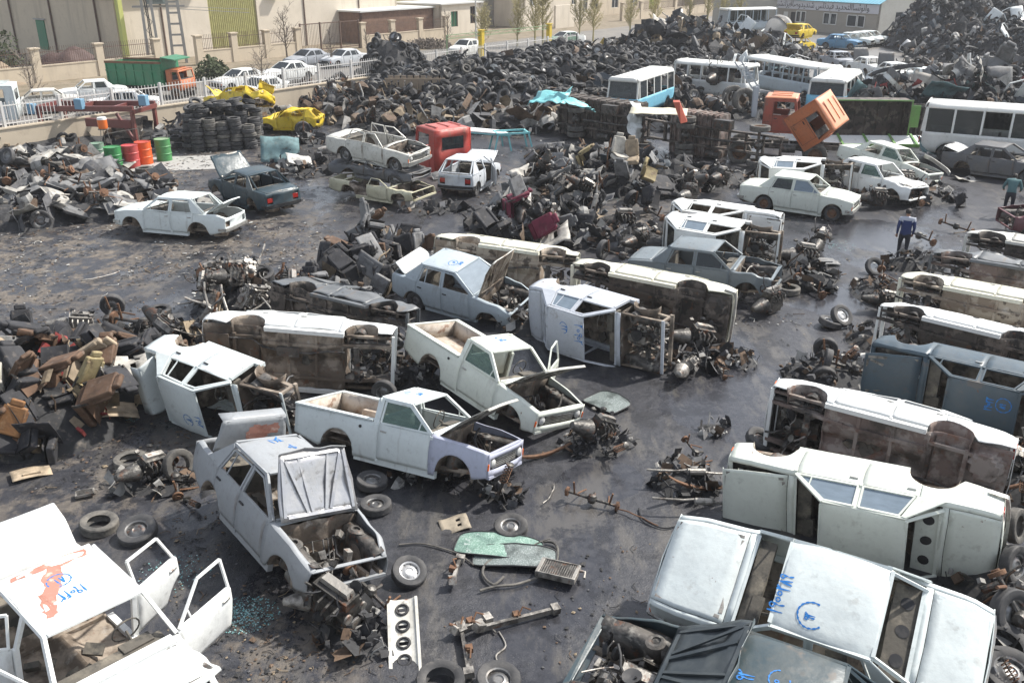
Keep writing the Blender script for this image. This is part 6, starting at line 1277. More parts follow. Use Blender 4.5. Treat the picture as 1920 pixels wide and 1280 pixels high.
o=jb.build('crane_jib',mat('jib grey',(.42,.45,.48),.5),smooth=0); o.location=(*(14.25,54.45),0); tag(o,'grey steel jib standing left of the orange red cab','jib')
# left tanks and plates
LBm=[(*(-20.55,37.91),4.2,3.4,0,1.0),(*(-16.47,35.46),3.4,1.9,15,.75),(*(-13.47,33.06),2.2,1.0,20,.4),(*(-18.28,32.10),2.6,1.7,0,.7),(*(-16.37,33.06),3.0,1.2,10,.5),(*(-19.89,39.93),2.6,2.2,0,.6)]
hL=mound('scrap_mound','grey heap base of flattened tanks and plates at the left',LBm,420,(1,1,2,0,3,1),.6,21)
scatter(hL,bbox(LBm),['tank0','tank1','tank2','panel0','panel1','tank1','tank2','panel0','panel3','pipe1','wheel1','axle1'],120,random.Random(9),LB('in the grey plate heap at the left'),'parts of the grey plate heap',.12,.1,.5,(1.0,1.35))
# seats heap left
SB=[(*(-10.03,16.52),2.1,1.5,0,1.05),(*(-9.45,18.13),2.0,1.5,0,1.0),(*(-10.74,19.11),1.5,1.3,0,.7)]
hS=mound('scrap_mound','dark padding and rags under the seats at the left edge',SB,180,(0,3,4,4,0,8),.42,22)
Rs=random.Random(30); scatter(hS,bbox(SB),['seat_brown','seat_brown','seat_black','seat_black','seat_grey','seat_tan','seat_black','panel3','seat_orange','trim0','panel2','trim0'],38,Rs,LB('in the seat heap left of the tipped white sedan'),'seats of the left seat heap',.1,.2,1.5,(.95,1.25))
for k,p,z,rot,l in [('seat_yellow',(-8.56,16.38),.75,(-.5,.5,-.6),'yellowed foam seat standing on top of the left seat heap'),('seat_black',(-8.99,16.20),.6,(.2,-.9,-1.2),'black seat with bright vinyl in the middle of the left seat heap'),('seat_black',(-8.28,16.77),1.1,(.3,2.2,-.4),'black headless seat lying topmost on the left seat heap'),('seat_black',(-8.78,15.26),.16,(1.5,.1,-1.3),'black seat back lying flat in front of the left seat heap'),
 ('seat_black',(-9.20,15.26),.4,(.9,-.6,-.4),'black seat slumped left of the flat seat back'),('seat_white',(-9.90,16.32),.9,(.6,.3,.4),'pale bagged seat high at the left edge'),('seat_orange',(-9.79,15.33),.3,(.5,.5,2),'orange foam seat cut by the left edge'),('trim2',(-8.21,16.66),.3,(.2,.3,.6),'tan trim piece lying right of the left seat heap'),('panel1',(-8.15,17.46),.9,(.5,.1,.5),'pale fender sheet between seat heap and tipped sedan'),('panel0',(-10.15,17.89),.7,(-.2,.2,.4),'grey flat sheet behind the left seat heap'),('seat_orange',(-8.78,16.29),.25,(1.8,.4,-.7),'orange foam seat base low in the left seat heap')]:
    spawn(k,(*p,z),rot,l,cat_of(k),None,.98)
# engine heap, centre left
EB=[(*(-7.45,23.43),1.2,1.4,0,1.0),(*(-6.33,22.75),1.1,1.0,0,.6),(*(-7.53,21.00),1.0,1.1,0,.5)]
hE=mound('scrap_mound','black greasy small parts under the engine heap',EB,260,(0,0,3,1,2,4),.34,23)
scatter(hE,bbox(EB),['engine0','engine1','engine2','axle0','strut','pipe1','leaf','tyre0','tank1','bar1','bar2','axle0'],40,random.Random(3),LB('in the engine heap behind the torn white sedan'),'engines and axles of the centre heap',.08,.12,1.2,(.9,1.25))
# second seat heap
SB2=[(*(-4.62,25.42),1.5,1.5,0,.95),(*(-4.06,27.71),1.5,1.5,0,.85),(*(-5.21,24.06),1.2,.9,0,.4)]
hS2=mound('scrap_mound','dark rags and frames under the centre seat heap',SB2,260,(0,3,1,4,0,1),.4,24)
scatter(hS2,bbox(SB2),['seat_grey','seat_grey','seat_black','seat_brown','seat_tan','seat_black','trim1','seat_grey','seat_black','trim0'],40,random.Random(21),LB('in the seat heap behind the grey blue sedan'),'seats of the centre seat heap',.1,.15,1.6,(.9,1.1))
# long heap in the middle of the yard
MB_=[(*(1.62,33.59),1.7,3.4,14,1.15),(*(-0.09,31.20),1.6,1.3,0,.7),(*(3.61,37.91),3.2,2.4,0,.95),(*(6.10,37.91),2.8,1.9,0,.8),(*(1.09,29.64),1.2,1.1,0,.5),(*(2.74,42.15),2.2,1.6,0,.5)]
hM=mound('scrap_mound','long heap of torn trim, sheets and wiring in the middle of the yard',MB_,900,(0,0,1,5,0,4,2,3,1,0),.5,25)
Rm=random.Random(77); scatter(hM,bbox(MB_),['trim0','trim1','panel2','panel2','panel0','bump0','seat_grey','panel3','bump0','pipe1','trim0','panel1','trim0','engine0','pipe0'],120,Rm,LB('in the long trim heap at mid yard'),'parts of the long mid yard heap',.1,.15,1.4,(.9,1.25))
for k,p,z,rot,l,s in [('seat_maroon',(-0.28,30.44),.9,(.2,1.5,.5),'maroon seat lying on top of the left end of the mid yard heap',1.2),('seat_grey',(0.28,30.68),1.1,(-.3,.5,2),'pale grey seat beside the maroon seat',1.1),('seat_black',(-0.35,28.65),.7,(.2,-.6,-.9),'black upright seat shell at the lower left of the mid yard heap',1.3),('seat_maroon',(0.72,29.39),.3,(1,.4,1.2),'maroon seat frame at the foot of the mid yard heap',1.3),
 ('seat_white',(4.31,36.57),1.3,(-.2,.1,-1.3),'pale seat standing upright on top of the mid yard heap',1.15),('seat_tan',(4.85,36.53),1.2,(.1,.2,-1.8),'tan seat next to the pale upright one',1.1),('seat_yellow',(5.37,35.46),.9,(.8,.4,0),'mustard foam lump right of the upright pale seats',1.1),('seat_yellow',(2.80,38.00),1.0,(.4,1.2,0),'yellow foam piece atop the mid yard heap',1.0),('seat_black',(5.15,33.64),.4,(1.2,.3,.4),'large black seat lying in front of the mustard foam',1.4),('trim0',(5.97,35.77),.4,(.6,.2,.5),'large black liner sheet at the right foot of the mid yard heap',2.0),('panel4',(2.86,30.37),.2,(.3,.5,1.2),'white folded strip at the foot of the mid yard heap',.8),('engine1',(6.60,33.24),.3,(0,.2,1),'black engine at the far right of the mid yard heap',1.3),('engine0',(8.31,36.18),.3,(.2,.2,1),'greasy engine before the rusty truck wheels',1.3),('engine0',(7.17,35.29),.3,(.2,.5,2),'engine between mid yard heap and rusty truck',1.3)]:
    spawn(k,(*p,z),rot,l,cat_of(k),None,s)

# ---------- foreground pieces ----------
T_=[('wheelq',(-1.60,11.56),.14,(.35,.25,0),'wheel with pale steel rim leaning by the nose of the grey sedan',1),('wheelp',(-2.39,13.49),.09,(0,0,.4),'dusty wheel flat on the ground right of the grey bonnet',.97),('wheelp',(-2.56,14.23),.12,(.12,0,1.4),'dark wheel in the shade under the lavender winged pickup',1),
('wheelp',(-6.26,12.68),.12,(.22,-.15,.6),'wheel lying flat right of the tan caked tyre',1.12),('tyre1',(-7.00,12.91),.10,(.1,.05,1),'tan caked tyre lying beside a flat wheel at lower left',1.05),('tyre1',(-7.28,15.00),.09,(0,0,1),'pale dusty tyre lying alone in front of the left seat heap',1.05),('tyre1',(-6.18,14.56),.26,(1.25,.2,.9),'dusty tyre leaning against the tail of the grey sedan',1.05),
('tyre0',(-9.53,22.89),.1,(.08,0,.5),'dusty tyre flat on the ground before the engine heap',1.0),('wheelp',(-16.68,31.17),.3,(1.45,0,.5),'upright wheel at the foot of the grey plate heap',1.25),('wheelp',(-2.75,17.50),.3,(1.5,0,-.3),'upright wheel standing behind the lavender winged pickup bed',1.0),
('wheelp',(4.90,15.72),.15,(.45,.2,.3),'dark wheel propped at the nose of the tipped brown underbody sedan',1.0),('wheelq',(8.33,21.99),.12,(.2,.15,1),'pale muddy wheel on the wet aisle, front one of the pair',1.1),('wheelq',(8.61,22.04),.28,(.7,-.5,1),'pale muddy wheel leaning on the front one in the aisle',1.1),('tyre1',(7.94,24.54),.1,(0,0,0),'brown tyre lying by the front of the dark grey sedan',1.15),
('wheelp',(-0.18,9.29),.12,(.1,.1,0),'wheel with pale rim cut by the bottom edge near the iron stand',1.05),('tyre0',(-0.95,9.29),.1,(.1,0,0),'tyre cut by the bottom edge left of the iron stand',1.1),('wheelp',(-0.02,12.79),.12,(.15,-.1,.4),'muddy wheel under the standing coil strut',1.0),('tyre0',(11.06,26.31),.2,(.9,.3,0),'black tyre near the walking man at the end of the right row',1.0),
('wheelp',(7.59,11.25),.5,(1.2,.3,.5),'upright wheel right of the pale green white sedan tail',1.1),('wheelp',(7.04,10.23),.45,(1.1,.4,.2),'large wheel right of the tilted white sedan boot',1.25),('tyre0',(6.72,9.76),.25,(.3,.2,0),'black tyre lying right of the tilted white sedan tail',1.4),('tyre1',(8.19,12.36),.45,(1.3,-.2,.8),'dusty tyre leaning at the right edge above the big wheels',1.0),('wheelp',(6.54,9.23),.3,(.2,-.2,.8),'wheel at the lower right corner beside the tilted sedan',1.3),('tyre0',(9.93,20.70),.3,(.6,.4,0),'black tyre under the cut nose of the tan underbody sedan',.9),
('engine0',(-2.57,10.57),.02,(.1,.2,-.6),'muddy engine and gearbox lying below the nose of the grey sedan',1.25),('engine2',(-2.87,10.92),.12,(.9,.3,.5),'pale dirty alloy unit under the corner of the grey sedan',.8),('axle0',(-2.16,10.98),.12,(.3,.2,.9),'bare axle poking out beneath the grey sedan front bar',.8),('strut',(-0.28,13.68),.1,(.25,.25,1),'coil strut standing under the white pickup nose',1.15),('engine0',(-0.34,14.38),.05,(0,.9,1.2),'muddy gearbox hanging below the white pickup nose',.85),
('axle0',(1.40,13.63),.02,(.1,.1,1.2),'small axle beam lying alone in the aisle',.72),('engine0',(1.59,15.77),.05,(.2,.5,.6),'engine unit in front of the greenish white pickup',1.0),('strut',(1.81,15.27),.1,(.9,.2,.6),'spring strut lying in front of the greenish white pickup',1.0),('rad',(0.72,11.60),.05,(0,0,-.35),'grey radiator lying on the ground beside the hose loop',1.0),
('engine0',(-6.78,14.47),.05,(.4,.2,1),'tangled muddy engine between dusty tyre and grey sedan',.9),('axle0',(-6.19,14.32),.03,(.2,.1,.4),'thin axle lying left of the grey sedan tail',.8),('strut',(-5.85,13.76),.05,(1.4,.2,.8),'strut lying under the tail of the grey sedan',.8),('leaf',(0.52,15.25),.05,(.1,.1,.5),'rusty leaf spring by the white pickup nose',1.1),
('axle3',(-10.46,21.82),.1,(.2,0,.2),'axle with wheels lying above the left seat heap',1.1),('axle0',(-9.43,21.46),.1,(.1,.1,1.4),'rusty axle frame behind the tipped white sedan',1.3),('engine2',(-10.93,21.16),.15,(.3,.2,.4),'pale finned engine behind the left seat heap',1.0),('big',(-10.05,20.18),.35,(1.1,.2,.6),'large tyre standing behind the left seat heap',.9),
('engine1',(7.03,22.98),.02,(0,0,.7),'black engine standing in the aisle, leftmost by the dark grey sedan',1.1),('engine0',(8.93,26.76),.05,(.1,.2,.2),'engine heap piece right of the stripped hatchbacks',1.2),('engine1',(9.94,28.40),.05,(.2,0,1.1),'black engine before the far white bonnet in the aisle',1.2),('axle0',(8.55,24.64),.03,(.1,.1,.3),'axle parts scattered in front of the stripped hatchbacks',1.0),('trim1',(9.80,27.15),.06,(.05,.05,.2),'flat grey box lid beside the black aisle engine',1.0),
('engine0',(4.43,20.27),.1,(.2,.3,.3),'greasy engine at the front of the lying silver sedan',1.1),('engine2',(3.80,19.00),.05,(.8,.2,1.2),'pale gearbox casing at the foot of the lying silver sedan',.9),('engine0',(4.88,20.92),.15,(.2,.3,1.5),'second greasy engine by the cream tipped sedan tail',.9),('axle0',(4.83,19.07),.02,(.1,.1,.1),'thin rod with knuckle lying on the wet aisle',.5),
('axle3',(7.32,19.29),.05,(.15,0,-.3),'axle with two wheels beside the dark slate blue sedan',1.0),('axle1',(7.81,18.75),.1,(.2,.2,1.3),'axle with one wheel at the nose of the dark slate blue sedan',1.0),('strut',(7.75,19.49),.1,(.6,.3,0),'bent strut sticking up from the axles by the dark blue sedan',1.1),('panel4',(8.34,19.86),.1,(.1,.1,.4),'white folded sheet on the aisle behind the dark blue sedan',.45),
('axle0',(10.80,25.14),.1,(.1,.2,-.3),'axle beneath the nose of the tan underbody sedan',1.0),('engine1',(10.12,23.10),.05,(.2,.2,0),'black gearbox by the nose of the black underbody sedan',.9),('axle0',(13.66,29.44),.1,(.1,.2,.4),'axle in front of the crumpled grey sedan in the right row',1.0),('axle0',(15.44,30.59),.1,(.1,.2,.7),'axle in front of the greyish white sedan on its side',.9),
('axle1',(4.95,32.84),.1,(.3,.1,.8),'axle with one wheel left of the lying hatchbacks',1.2),('engine0',(3.83,30.72),.1,(.2,.1,.3),'greasy engine left of the lying hatchbacks',1.2),('axle3',(3.43,27.14),.1,(.1,.1,.9),'axle with two wheels behind the cream tipped sedan',1.1),('engine1',(3.98,28.21),.2,(.3,.1,.9),'black engine between the cream sedan and hatchbacks',1.1),('tyre0',(4.42,26.01),.3,(1.2,.2,.2),'tyre leaning behind the dark grey sedan',1.1),
('engine0',(13.90,34.00),.1,(.2,.1,.1),'engine under the sagging white bonnet near the walking man',1.1),('engine2',(16.12,37.02),.1,(.2,.1,.1),'pale engine right of the sagging white bonnet',1.1),('axle0',(15.36,34.57),.1,(.1,.2,.4),'axle lying right of the sagging white bonnet',1.1),('seat_black',(17.24,34.24),.1,(.9,.2,.3),'small black seat lying alone on the wet aisle near the bending man',.8),('panel1',(19.58,38.68),.05,(.1,.1,.3),'pale torn sheet on the aisle before the burnt sedan',1.0),('panel5',(19.73,42.89),.6,(.6,.3,.3),'teal grey bent sheet behind the greenish propped sedan',1.3),('bump1',(18.35,39.05),.5,(.2,.1,.2),'pale metal bumper beside the propped greenish sedan',1.3),
('panel5',(1.82,29.91),.05,(.05,.05,.3),'broken teal sheet flat on the ground behind the cream sedans',1.2),('tank0',(-3.01,38.97),.1,(.2,0,.3),'grey tank under the stacked cars right end',1.0),('panel4',(-17.48,36.18),.3,(.1,.1,.6),'white sheet on the near side of the grey plate heap',.9),('engine2',(-8.20,42.87),.1,(.2,.1,.4),'pale parts left of the stacked wrecks',1.3),('panel5',(-10.78,42.26),.6,(.9,.1,.3),'teal grey bonnet standing in rubbish behind the teal saloon',1.6),
('panel4',(-9.74,41.32),.3,(.5,.2,.5),'white bent sheet right of the teal grey bonnet',1.1),('tyre0',(-8.53,40.01),.1,(0,0,0),'tyre flat on the ground left of the stacked wrecks',1.1),('axle3',(-10.39,46.20),.3,(.2,.2,.5),'axle between teal saloon and yellow hatchback',1.4),('panel2',(-8.87,44.57),.4,(.6,.2,1.0),'black torn sheet behind the roofless white sedan',1.4),
('trim2',(-9.01,14.64),.03,(0,.1,.6),'tan plank like trim lying by the left edge',.75),('rad',(-7.68,13.91),.03,(0,0,.4),'small grey box part on the ground above the tan caked tyre',.5),('panel2',(-4.87,13.98),.02,(0,0,.1),'flat black rubber sheet under the grey sedan',1.3),('bar1',(-4.89,16.07),.1,(0,.1,.3),'pale rod by the open boot lid of the grey sedan',.5),
('bar1',(-12.22,25.70),.02,(0,0,.55),'pale straight rod lying on the empty yard',1.4),('pipe1',(3.18,14.33),.25,(0,.05,.05),'pale pipe sticking out by the pale green white sedan nose',.9),('pipe1',(3.16,13.44),.2,(0,.05,.0),'second pale pipe below the first at the sedan nose',.9),('leaf',(3.36,13.95),.15,(.2,.3,.3),'rusty springs bundle between the two pale pipes',1.1),('axle0',(3.49,15.16),.1,(.3,.2,.5),'thin arms and rods beside the propped dark wheel',.6),('bar0',(3.93,21.23),.05,(0,0,.7),'long rusty rod by the tail of the cream sedan',1.0),('bar0',(2.23,13.30),.02,(0,0,-.3),'black cable end lying near the tilted sedan bonnet',.9),
('bar2',(0.35,12.22),.03,(0,0,.8),'thin rod crossing the ground near the radiator',.9),('bar1',(0.77,13.89),.02,(0,0,.9),'thin wiper rod left of the small axle beam',.8)]
for k,p,z,rot,l,s in T_: spawn(k,(*p,z),rot,l,cat_of(k),None,s)
def path_tube(name,label,cat,pts,r,m,zz=.03):
    mb=MB(); P=[]
    Q=[Vector((*p,zz)) for p in pts]
    for i in range(len(Q)-1):
        a=Q[max(i-1,0)];b=Q[i];c=Q[i+1];d=Q[min(i+2,len(Q)-1)]
        for k in range(5):
            t=k/5; P.append(.5*((2*b)+(c-a)*t+(2*a-5*b+4*c-d)*t*t+(3*b-a-3*c+d)*t**3))
    P.append(Q[-1]); mb.tube(P,r,7,0); o=mb.build(name,m); tag(o,label,cat); return o
path_tube('rubber_hose','black rubber hose looped over the broken windscreen','hose',[(-0.49,11.23),(-0.25,11.33),(0.12,11.40),(0.59,11.71),(0.74,12.12),(0.69,12.45),(0.40,12.45),(0.00,12.22),(-0.38,11.94),(-0.46,11.64),(-0.29,11.38),(-0.13,11.57)],.022,M_RUBD,.05)
path_tube('door_seal','long grey rubber strip leading from the windscreen to the left','rubber strip',[(-1.87,12.43),(-1.50,12.46),(-1.14,12.33),(-0.85,12.16),(-0.61,11.88)],.014,M_RUBD)
path_tube('black_cable','black cable curling on the ground left of the tilted white sedan','cable',[(2.23,13.50),(2.24,13.22),(2.39,13.01),(2.58,12.90),(2.80,12.96)],.014,M_BLK)
path_tube('bent_rod','thin bent steel rod crossing below the crossmember','rod',[(-0.19,10.36),(-0.09,10.07),(-0.22,9.88),(-0.21,9.72),(-0.36,9.59)],.012,M_LMET,.02)
path_tube('bent_rod','bent anti roll bar lying left of the crossmember','rod',[(-0.85,10.51),(-0.62,10.53),(-0.56,10.42),(-0.35,10.44),(-0.23,10.31)],.014,M_LMET,.04)
path_tube('black_hose','thin black hose trailing over the pale green white sedan boot','hose',[(6.95,11.27),(6.50,11.00),(6.64,10.99),(6.92,11.12),(7.34,11.18),(7.41,11.13)],.014,M_BLK,1.6) if 0 else None
def windscreen(label,c,w,h,rz,sd,tint):
    r=empty('broken_windscreen',(c[0],c[1],.03),(rad(3),rad(-2),rz)); tag(r,label,'windscreen'); n=28
    pts=[]
    for i in range(n): t=2*math.pi*i/n; cx,cy=math.cos(t),math.sin(t); k=.32; pts.append((math.copysign(abs(cx)**k,cx)*w/2,math.copysign(abs(cy)**k,cy)*h/2*(1-.12*math.copysign(abs(cx)**k,cx)**2),0))
    m=MB(); z=lambda x:.07*(1-(2*x/w)**2); m.add([(x,y,z(x)+.02) for x,y,_ in pts]+[(0,0,z(0)+.02)],[(i,(i+1)%n,n) for i in range(n)],0); m.build('glass',tint,r,smooth=0)
    m=MB(); m.tube([(x,y,z(x)+.02) for x,y,_ in pts],.014,6,0,closed=True); m.build('rubber_seal',M_BLK,r)
M_SHG=mat('shattered green glass',(.20,.32,.26),.25,layers=[((.42,.55,.48),45,.5,.6,.9),((.08,.14,.12),3,.45,.62,.7),((.55,.6,.58),9,.60,.66,.7)],bump=(60,.6,.01))
M_SHG2=mat('shattered grey glass',(.16,.19,.18),.3,layers=[((.4,.43,.42),50,.5,.6,.8),((.05,.06,.055),3,.45,.6,.8)],bump=(60,.6,.01))
windscreen('broken green windscreen with black seal lying on the aisle',(-0.22,12.33),1.45,.62,rad(-13),1,M_SHG)
windscreen('second broken windscreen lying under the green one',(0.04,12.05),1.35,.55,rad(-5),2,M_SHG2)
windscreen('broken rear screen in its seal beside the greenish white pickup',(2.05,17.53),.95,.75,rad(-50),3,M_SHG2)
def perforated_panel():
    p=(-1.53,10.20); r=empty('stamped_sheet',(p[0],p[1],.06),(rad(4),rad(14),rad(-82))); tag(r,'white stamped front panel with four round holes lying on the ground','panel')
    m=MB(); L,W=1.25,.40; m.grid(lambda x,y:(x,y,.03+.04*abs(y/W*2)**3),[-.62,-.46,-.40,-.18,-.12,.10,.16,.38,.44,.62],[-.2,-.15,-.11,.09,.13,.2],0,skip=lambda i,j:j==2 and i in (1,3,5,7) or (j==2 and i==8))
    m.bar((-.62,-.2,.05),(.62,-.2,.05),.05,.07,0); m.bar((-.62,.2,.05),(.62,.2,.05),.04,.06,0); m.build('panel_sheet',W6,r,thick=.01,smooth=0)
    h=MB()
    for x in (-.43,-.15,.13,.41): h.tube([(x+.085*math.cos(t),-.01+.085*math.sin(t),.05) for t in lin(0,6.0,14)],.02,6,0,closed=True)
    h.build('hole_rims',M_BLK,r)
perforated_panel()
def iron_stand(label,p,rz,L,tilt):
    r=empty('iron_bracket',(p[0],p[1],.06),(rad(5),rad(tilt),rz)); tag(r,label,'bracket'); m=MB(); m.bar((-L/2,0,0),(L/2,0,.04),.05,.09,0); m.box((L/2,0,.06),(.12,.14,.1),0); m.box((-L/2,0,.05),(.16,.12,.12),0,Euler((0,.4,.3))); m.box((0,.06,.05),(.1,.1,.08),1); m.tube([(0,0,.08),(.1,.08,.16),(.22,.05,.1)],.014,5,1)
    m.tube([(-L/2,0,.1),(-L/2-.1,.05,.14)],.02,6,1); m.build('bracket_body',[M_LMET,M_RUST],r)
iron_stand('light iron bracket lying upright in line with the hose',(-0.88,11.67),rad(82),.62,6)
iron_stand('iron bracket bar running off the bottom of the picture',(-0.65,9.90),rad(-80),.85,4)
iron_stand('rusty crossmember with bolts lying above the bent rod',(0.08,10.55),rad(22),1.2,3)
iron_stand('rusty towing bar lying in front of the pickup nose',(-0.58,10.42),rad(30),.5,3)
def cardboard():
    p=(-0.98,13.01); mb=MB(); mb.grid(lambda x,y:(x,y,.04+.03*math.sin(x*9)+.02*math.sin(y*11)),lin(-.25,.25,8),lin(-.2,.2,8),0,skip=lambda i,j:i==4 and j in (2,4)); o=mb.build('felt_pad',S_mat('ochre felt',(.34,.29,.22)),thick=.01); o.location=(*p,0); o.rotation_euler=(0,0,.3); tag(o,'ochre felt pad with holes at the corner of the broken windscreen','pad')
cardboard()
# oil drums
def drum(label,p,m,s=1,top=None,group='steel drums beside the tyre stacks'):
    r=empty('oil_drum',(p[0],p[1],0)); tag(r,label,'drum',group); R0=.35*s; H0=1.02*s; d=MB()
    pr=[(0,0),(R0,0),(R0,.02)]
    for z in (.34,.67): pr+=[(R0,H0*z-.03),(R0+.022,H0*z-.01),(R0+.022,H0*z+.01),(R0,H0*z+.03)]
    pr+=[(R0,H0-.02),(R0+.015,H0),(R0-.01,H0)]
    d.lathe(pr,26,0); d.build('drum_shell',m,r); l=MB(); l.lathe([(R0-.01,H0-.0),(R0-.015,H0-.025),(0,H0-.03)],26,0); l.lathe([(.04,H0-.03),(.04,H0-.01),(0,H0-.01)],10,0,Matrix.Translation((R0*.55,0,0))); l.build('lid',top or m,r); return r
drum('bright green steel drum, nearest of the drums',(-17.85,40.57),paint('drum green',(.03,.24,.07),.3,.12),1.03)
drum('worn red steel drum between the green and orange ones',(-17.29,41.12),paint('drum red',(.46,.05,.05),.45,.3),1.0)
drum('bright orange steel drum beside the worn red one',(-17.00,41.92),paint('drum orange',(.72,.11,.02),.2,.06),1.0,paint('drum rim red',(.5,.06,.03),.2,.1))
drum('green steel drum standing apart on the right of the drums',(-16.36,42.63),paint('drum mid green',(.06,.25,.08),.35,.1),1.0,paint('drum pale lid',(.25,.35,.2),.4,.1))
drum('faded green short drum behind the heap edge, leftmost of the drums',(-19.33,42.39),paint('drum faded green',(.18,.30,.22),.5,.25),.85)
r=empty('water_cooler',(*(-19.35,43.42),1.35)); tag(r,'small orange and white water jug on a wire stand','water jug'); m=MB(); m.lathe([(0,0),(.2,0),(.22,.1),(.22,.42),(0,.42)],16,0); m.build('jug_body',paint('jug orange',(.7,.16,.03),.2,0),r); m=MB(); m.lathe([(.22,.42),(.2,.52),(0,.54)],16,0); m.build('lid',W3,r)
r=empty('wire_stand',(*(-19.35,43.42),0)); tag(r,'thin steel stand carrying the orange water jug','stand'); m=MB()
for a in (0,2.1,4.2): m.bar((.35*math.cos(a),.35*math.sin(a),0),(.15*math.cos(a),.15*math.sin(a),1.33),.03,.03,0)
m.lathe([(.24,1.3),(.24,1.34),(0,1.34)],12,0); m.bar((.1,0,1.1),(1.5,.3,1.3),.03,.03,0); m.bar((1.5,.3,0),(1.5,.3,1.3),.03,.03,0); m.build('stand_frame',M_LMET,r,smooth=0)
sl=MB(); sl.grid(lambda x,y:(x,y,.016+.01*noise.noise(Vector((x,y,0)))),lin(-3.2,3.2,12),lin(-1.6,1.6,8),0); o=sl.build('concrete_slab',M_CONC,thick=.02,smooth=0); o.location=(*(-16.29,41.80),0); o.rotation_euler=(0,0,rad(12)); o['kind']='structure'
spawn('tyre1',(*(-16.45,40.25),.1),(0,0,0),'flat grey tyre lying on the slab before the red drum','tyre',None,1.25)
# tyre stacks
R=random.Random(3); TG='tyres stacked in columns'
a=Vector((-15.40,44.75)); b_=Vector((-13.09,45.54)); row=(b_-a)/4; back=Vector((-row.y,row.x)).normalized()*.72
for rw,(nc,hh) in enumerate(((5,8),(6,9),(6,10))):
    for c in range(nc):
        q=a+row*(c-(.5 if rw%2 else 0)-(.2 if rw==2 else 0))+back*rw; n=hh-R.randint(0,1)-(1 if (c==nc-1) else 0)
        for k in range(n):
            k_='tyre1' if R.random()<.35 else 'tyre0'
            spawn(k_,(q.x+R.uniform(-.05,.05),q.y+R.uniform(-.05,.05),.1+k*.195),(R.uniform(-.05,.05),R.uniform(-.05,.05),R.uniform(0,6)),('dusty' if k_=='tyre1' else 'black')+' tyre in the stacked columns beside the yellow hatchback','tyre',TG,1.12)
for i in range(22):
    q=a+row*R.uniform(-.4,4.6)+back*R.uniform(.6,2.4); k_='tyre0'; spawn(k_,(q.x,q.y,1.8+R.uniform(0,.4)),(R.uniform(-.4,.4),R.uniform(-.4,.4),0),'black tyre thrown loosely on top of the tyre columns','tyre',TG,1.12)
for i in range(9):
    p=Vector((-15.98,44.75))+Vector((R.uniform(-1.6,.4),R.uniform(-.2,1.2))); spawn('tyre0',(p.x,p.y,.1+.2*R.randint(0,4)),(R.uniform(-.1,.1),0,0),'black tyre in the low stack left of the tyre columns','tyre',TG,1.12)
# small right edge heap
EBm=[(*(7.58,11.13),1.0,1.6,0,.5),(*(9.08,13.92),.7,1.1,0,.5),(*(6.67,9.47),.8,.8,0,.3)]
hq=mound('scrap_mound','black greasy springs and small parts at the lower right edge',EBm,130,(0,0,3,1,2),.3,41); scatter(hq,bbox(EBm),['strut','strut','engine0','pipe2','axle0','leaf','bar1'],18,random.Random(6),LB('in the greasy heap at the lower right edge'),'parts of the lower right heap',.06,.08,1.3,(.8,1.1))
for (u,v,rx,ry,h,n,sd,l) in ((0,0,0,0,0,0,0,''),):
    pass
for Bq,n,sd,l in (([(*(-2.30,10.31),.75,.55,-40,.28)],80,51,'greasy scraps around the engine below the grey sedan nose'),([(*(3.25,14.37),.7,.8,0,.3)],90,52,'thin rods and arms at the nose of the pale green white sedan'),([(*(4.16,16.41),.5,.4,0,.15),(*(7.45,19.11),1.3,.9,0,.35)],120,53,'greasy arms and brackets by the dark slate blue sedan'),([(*(10.57,24.28),.9,1.3,0,.35)],110,54,'greasy fragments at the noses of the right row'),([(*(1.70,15.75),.8,.6,0,.3)],80,55,'bent brackets in front of the greenish white pickup'),([(*(-8.99,21.34),1.6,.7,0,.3)],110,56,'rusty frames behind the tipped icy white sedan'),([(*(-6.70,14.37),.9,.6,0,.2)],70,57,'muddy small parts left of the grey sedan tail'),([(*(3.78,29.46),2.2,1.4,0,.45)],150,58,'greasy parts between the cream sedans and the hatchbacks'),([(*(8.69,25.90),1.2,1.6,0,.35)],120,59,'greasy parts in front of the lying hatchbacks'),([(*(-9.31,43.98),3.0,2.6,0,.7),(*(-9.47,39.93),2.0,1.2,0,.3)],200,60,'rubbish of bent sheets left of the stacked wrecks'),([(*(15.37,35.63),2.6,1.4,0,.6)],160,61,'dark parts under the sagging white bonnet'),([(*(4.46,19.71),.8,.6,0,.3)],80,62,'greasy parts under the lying silver sedan front'),([(*(-2.83,33.59),2.0,.7,0,.2)],40,63,'flat scraps on the open yard by the mid heap'),([(*(7.54,38.40),4,1.6,0,.5)],150,64,'black parts along the rusty overturned truck'),([(*(-2.25,18.68),1.3,.5,-40,.4)],110,48,'greasy parts wedged under the greenish white pickup'),([(*(-4.02,19.40),1.9,.5,0,.35)],130,47,'greasy parts between torn white sedan and pickup bed'),([(*(0.35,22.07),.8,.9,0,.45)],100,46,'greasy parts packed between upright grey blue and lying silver sedans'),([(*(5.41,19.71),.6,.5,0,.25)],60,45,'greasy bits at the tail of the cream sedan by the aisle'),([(*(-0.32,25.90),2.4,.5,-20,.4)],90,44,'torn pieces along the cream tipped sedan'),([(*(-0.19,13.92),.45,.5,0,.2)],60,43,'muddy bits under the white pickup nose'),([(*(-1.68,14.46),.9,.35,0,.12)],50,42,'scraps in the shade under the lavender winged pickup'),([(*(12.48,26.91),1.2,.6,0,.4),(*(9.14,21.00),.8,.9,0,.3)],140,49,'greasy tangled parts at the heads of the right row')):
    mound('small_parts',l,Bq,n,(0,0,3,1,0,2),.2 if sd<58 else .36,sd+(0 if sd>50 else 100))
